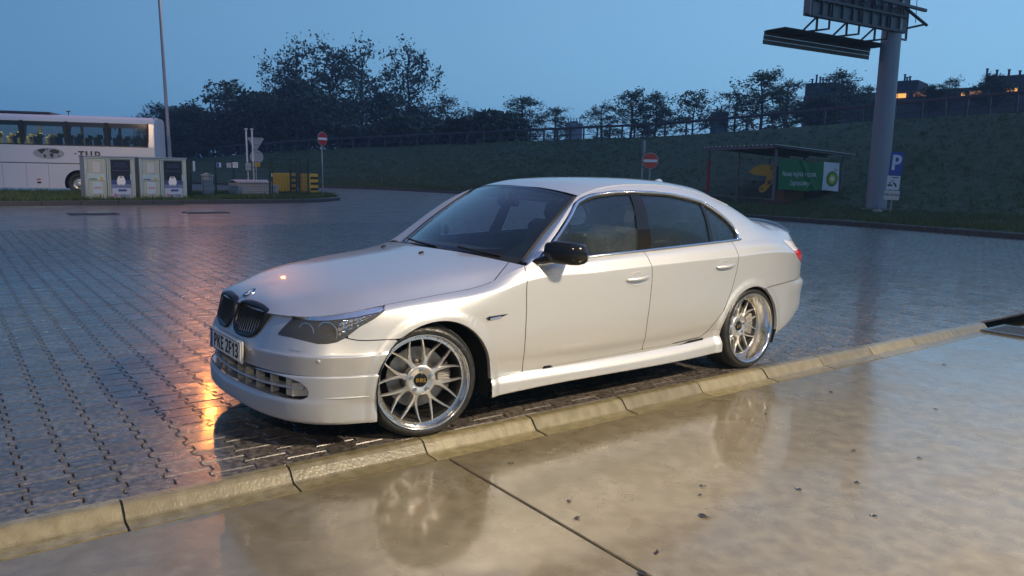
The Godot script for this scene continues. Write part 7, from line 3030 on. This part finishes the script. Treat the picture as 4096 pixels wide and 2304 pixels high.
func build_trees() -> void:
	var tall_open := tree_meshes(3, 10.0, 8.0, 22, 7, 20, 0.17, 0.30, 0.22)
	var tall_open2 := tree_meshes(9, 10.0, 7.0, 17, 7, 18, 0.17, 0.36, 0.25)
	var dense := tree_meshes(5, 10.0, 9.0, 34, 9, 26, 0.20, 0.06, 0.14)
	var dense2 := tree_meshes(6, 10.0, 10.0, 34, 9, 26, 0.22, 0.05, 0.16)
	var birch := tree_meshes(12, 10.0, 6.5, 26, 8, 24, 0.15, 0.12, 0.12)
	var birch2 := tree_meshes(14, 10.0, 6.0, 20, 8, 22, 0.15, 0.10, 0.16)
	var maple := tree_meshes(17, 10.0, 8.5, 20, 7, 20, 0.22, 0.06, 0.24)
	var kinds := {"to": tall_open, "to2": tall_open2, "d": dense, "d2": dense2, "b": birch, "b2": birch2, "m": maple}
	var r := RandomNumberGenerator.new()
	r.seed = 77
	# place, height, width, kind, name, label
	var L := [
		[Vector3(24.9, 2.59, -104.2), 6.9, 9.3, "d", "leafy_tree", "dark leafy tree just behind the lamp post"],
		[Vector3(24.6, 2.20, -91.9), 6.6, 7.7, "d2", "leafy_tree", "dense dark tree to the right of the lamp post"],
		[Vector3(30.7, 2.11, -98.4), 10.4, 11.4, "m", "leafy_tree", "tree with tiered feathery crown between lamp post and tall trees"],
		[Vector3(33.3, 2.17, -93.3), 8.8, 10.0, "d", "leafy_tree", "rounded dark tree in front of the tall tree group"],
		[Vector3(38.3, 2.64, -93.5), 10.9, 11.5, "d2", "leafy_tree", "broad round dark tree at the left foot of the tall group"],
		[Vector3(42.9, 3.19, -104.6), 15.8, 11.3, "to", "tall_tree", "tall open tree, leftmost of the tallest group"],
		[Vector3(47.9, 3.35, -104.6), 16.8, 12.6, "to2", "tall_tree", "tall tree with bare trunks showing, in the middle of the group"],
		[Vector3(52.1, 3.47, -102.5), 16.4, 11.5, "to", "tall_tree", "tall thin-leaved tree right of the middle of the group"],
		[Vector3(56.0, 3.55, -95.9), 16.1, 10.7, "to2", "tall_tree", "tall open tree with sky through it, rightmost of the group"],
		[Vector3(47.1, 3.19, -87.1), 8.6, 10.0, "d", "leafy_tree", "dense round tree in front of the tall group above the round sign"],
		[Vector3(50.8, 3.62, -85.0), 6.6, 8.6, "d2", "leafy_tree", "dense low tree right of the round sign"],
		[Vector3(56.5, 3.83, -86.2), 8.0, 7.2, "to2", "leafy_tree", "small open tree with wispy branches beside the dense trees"],
		[Vector3(60.9, 4.32, -85.6), 5.7, 5.6, "d", "leafy_tree", "small dark tree left of the gap over the car roof"],
		[Vector3(57.2, 4.29, -70.9), 6.9, 7.7, "b", "birch_tree", "weeping tree above the car's windscreen"],
		[Vector3(61.5, 4.60, -70.0), 5.4, 5.9, "b2", "birch_tree", "smaller weeping tree right of the one above the windscreen"],
		[Vector3(64.4, 4.77, -64.6), 5.7, 5.2, "b2", "birch_tree", "thin tree left of the clump over the rear window"],
		[Vector3(65.4, 4.89, -60.8), 7.0, 6.9, "b", "birch_tree", "tallest tree of the clump above the car roof"],
		[Vector3(67.3, 5.08, -58.7), 6.4, 6.3, "b", "birch_tree", "right-hand tree of the clump above the no-entry sign"],
		[Vector3(68.6, 5.18, -54.3), 5.9, 6.5, "m", "leafy_tree", "short bushy tree with upright shoots left of the tall birch"],
		[Vector3(71.4, 5.64, -50.7), 6.0, 5.6, "b2", "birch_tree", "left part of the big birch above the shelter"],
		[Vector3(71.3, 5.55, -47.4), 8.1, 7.5, "b", "birch_tree", "big birch standing above the shelter roof"],
		[Vector3(74.4, 5.80, -46.4), 7.0, 5.6, "b2", "birch_tree", "birch touching the end wall of the long brick building"],
		[Vector3(84.2, 7.53, -45.8), 6.9, 7.3, "b", "birch_tree", "birch rising in front of the long brick building"],
		[Vector3(87.2, 7.65, -44.6), 5.2, 4.9, "b2", "birch_tree", "smaller birch left of the billboard pole"],
		[Vector3(87.4, 8.89, -35.2), 4.0, 3.4, "b2", "birch_tree", "slim birch before the lit windows"],
		[Vector3(84.8, 8.50, -36.0), 3.2, 3.7, "d", "leafy_tree", "low bush before the brick building right of the pole"],
		[Vector3(88.9, 9.06, -31.6), 3.8, 4.7, "d2", "leafy_tree", "dark round tree before the tall end of the building"],
		[Vector3(69.5, 6.23, -39.3), 3.5, 5.4, "d", "leafy_tree", "low dark bush under the brick building's end wall"],
	]
	for q in L:
		var nat: float = {"to": 8.0, "to2": 7.0, "d": 9.0, "d2": 10.0, "b": 6.5, "b2": 6.0, "m": 8.5}[q[3]]
		var sx: float = q[2] / nat
		plant_tree(kinds[q[3]], M.leaf_a if q[3] in ["d", "d2"] else (M.leaf_b if q[3] in ["to", "to2", "m"] else M.leaf_c), q[0], Vector3(sx, q[1] / 10.0, sx), r.randf() * TAU, q[4], q[5])
	# undergrowth along the crest: one mass nobody could count
	var mb := MB.new()
	for k in 26000:
		var t := r.randf()
		var c := along(CREST, lerpf(0.52, 0.845, t))
		var dd := r.randf_range(2.0, 12.0)
		var n := sin(t * 31.0) * 0.5 + sin(t * 57.0 + 1.0) * 0.3
		var hh := maxf(0.8, 2.6 + 1.5 * n + 4.0 * smoothstep(0.30, 0.55, t) - 4.5 * smoothstep(0.72, 1.0, t))
		var q := c + Vector3(0.86, 0, -0.5) * dd + Vector3(0, pow(r.randf(), 0.6) * hh, 0)
		var nn := Vector3(r.randfn(0, 1), r.randfn(0.5, 1), r.randfn(0, 1)).normalized()
		var x := nn.cross(Vector3(r.randfn(0, 1), r.randfn(0, 1), r.randfn(0, 1))).normalized()
		var l := r.randf_range(0.18, 0.42)
		mb.face([q - x * l, q + nn.cross(x) * l * 0.55, q + x * l, q - nn.cross(x) * l * 0.55], nn)
	var o := structure("undergrowth", mb, M.leaf_a)
	o.set_meta("kind", "stuff")
	o.set_meta("label", "dark undergrowth along the crest behind the guard rail")
	o.set_meta("category", "undergrowth")

func wall_box(t: Node, called: String, a: Vector2, b: Vector2, low: float, high: float, deep: float, m: Material) -> void:
	var dir := Vector3(b.x - a.x, 0, b.y - a.y)
	var x := dir.normalized()
	var z := x.cross(Vector3.UP)
	var c := Vector3((a.x + b.x) * 0.5, (low + high) * 0.5, (a.y + b.y) * 0.5) - z * deep * 0.5
	var mb := MB.new()
	mb.cbox(c, Vector3(dir.length(), high - low, deep), 0.05, Basis(x, Vector3.UP, z))
	part(t, called, mb, m)

func flue(t: Node, at: Vector3, top: float, r: float) -> void:
	var mb := MB.new()
	mb.cyl(at, Vector3(at.x, top, at.z), r, r, 8)
	mb.cyl(Vector3(at.x, top - 0.05, at.z), Vector3(at.x, top + 0.06, at.z), r * 1.4, r * 1.4, 8)
	part(t, "flue", mb, M.far_dark)

func build_blocks() -> void:
	var t := thing("brick_building", "long low brick building with lit windows behind the guard rail", "building")
	wall_box(t, "wall", Vector2(105.7, -64.4), Vector2(110.1, -31.7), 2.4, 13.5, 12.0, M.far_brick)
	wall_box(t, "raised_end_wall", Vector2(108.1, -40.1), Vector2(107.6, -29.7), 2.8, 14.6, 12.0, M.far_brick)
	wall_box(t, "roof_house", Vector2(107.4, -65.3), Vector2(108.9, -61.0), 7.7, 15.6, 8.0, M.far_dark)
	wall_box(t, "roof_house", Vector2(110.4, -54.2), Vector2(111.3, -50.2), 7.2, 15.3, 6.0, M.far_dark)
	for q in [[Vector3(109.7, 14.6, -65.6), 16.4], [Vector3(110.0, 14.6, -65.1), 17.0], [Vector3(110.2, 14.6, -64.6), 16.7], [Vector3(110.5, 14.6, -64.3), 16.6], [Vector3(113.2, 14.8, -53.1), 16.4], [Vector3(113.3, 14.8, -52.8), 16.0], [Vector3(113.5, 14.8, -52.5), 16.1], [Vector3(108.1, 14.0, -40.1), 15.6], [Vector3(108.5, 14.0, -39.1), 15.4], [Vector3(109.0, 14.1, -37.9), 15.4], [Vector3(109.4, 14.2, -36.8), 15.2]]:
		flue(t, q[0], q[1], 0.14)
	# windows, some of them lit
	var x := Vector3(0.134, 0, 0.991)
	var bs := Basis(x, Vector3.UP, x.cross(Vector3.UP))
	for q in [[Vector3(107.4, 12.4, -51.0), 2.4, 0.7, 1], [Vector3(107.8, 12.5, -48.1), 1.8, 0.7, 2], [Vector3(108.1, 12.5, -46.1), 1.5, 0.7, 0], [Vector3(108.5, 12.2, -42.9), 0.5, 0.5, 1], [Vector3(108.7, 12.3, -41.4), 1.6, 0.6, 2], [Vector3(108.0, 12.3, -38.6), 1.6, 0.7, 0], [Vector3(107.9, 12.3, -36.7), 2.1, 0.6, 1], [Vector3(106.8, 12.5, -56.0), 1.6, 0.7, 0], [Vector3(106.1, 12.5, -61.0), 1.7, 0.7, 0]]:
		var o := Node3D.new()
		o.name = "window"
		t.add_child(o, true)
		o.transform = Transform3D(bs, q[0] + Vector3(0, 0.45, 0))
		var wd: float = q[1]
		var hd: float = q[2]
		var mb := MB.new()
		for e in [[0, hd * 0.5, wd + 0.2, 0.1], [0, -hd * 0.5, wd + 0.2, 0.1], [wd * 0.5, 0, 0.1, hd], [-wd * 0.5, 0, 0.1, hd], [0, 0, 0.07, hd]]:
			mb.box(Vector3(e[0], e[1], 0.05), Vector3(e[2], e[3], 0.12))
		part(o, "frame", mb, M.far_dark)
		mb = MB.new()
		mb.box(Vector3(0, 0, 0.0), Vector3(wd, hd, 0.06))
		part(o, "pane", mb, [M.far_pane, M.window_glow, M.window_dim][q[3]])
	# far rooftops in the gaps
	t = thing("far_building", "distant pale flat-roofed building in the gap over the car roof", "building")
	wall_box(t, "wall", Vector2(156.5, -175.6), Vector2(160.2, -172.2), 8.0, 16.1, 20.0, M.far_pale)
	wall_box(t, "roof_house", Vector2(159.4, -177.0), Vector2(161.2, -175.3), 9.6, 16.8, 10.0, M.far_dark)
	for q in [[Vector3(159.1, 15.7, -177.3), 17.6], [Vector3(159.6, 15.7, -176.8), 17.6], [Vector3(160.3, 15.8, -176.2), 17.6], [Vector3(160.9, 15.8, -175.7), 17.6], [Vector3(161.6, 15.8, -175.0), 17.6]]:
		flue(t, q[0], q[1], 0.15)
	t = thing("far_building", "distant dark rooftop with flues left of the big birch", "building")
	wall_box(t, "wall", Vector2(154.3, -120.1), Vector2(156.8, -116.8), 6.4, 16.7, 20.0, M.far_dark)
	for q in [[Vector3(156.7, 16.2, -120.2), 18.2], [Vector3(157.3, 16.2, -119.4), 18.2]]:
		flue(t, q[0], q[1], 0.16)

func build_canopy() -> void:
	# the forecourt roof behind the camera, whose lamps light the car
	var t := thing("forecourt_canopy", "wide white forecourt canopy roof with square lamps behind the viewpoint", "canopy")
	var mb := MB.new()
	mb.cbox(Vector3(3.0, 5.25, 12.4), Vector3(34.0, 0.5, 12.6), 0.03)
	part(t, "roof_slab", mb, M.canopy_white)
	for x in [-9.0, 3.0, 15.0]:
		mb = MB.new()
		mb.cbox(Vector3(x, 2.45, 13.0), Vector3(0.45, 5.1, 0.45), 0.02)
		part(t, "column", mb, M.canopy_white)
	for q in LAMPS:
		mb = MB.new()
		mb.cbox(q[0] + Vector3(0, 0.045, 0), Vector3(0.75, 0.07, 0.75), 0.02)
		part(t, "lamp_housing", mb, M.canopy_white)
		mb = MB.new()
		mb.box(q[0] + Vector3(0, 0.012, 0), Vector3(0.6, 0.008, 0.6))
		part(t, "lamp_panel", mb, M.lamp_glow)
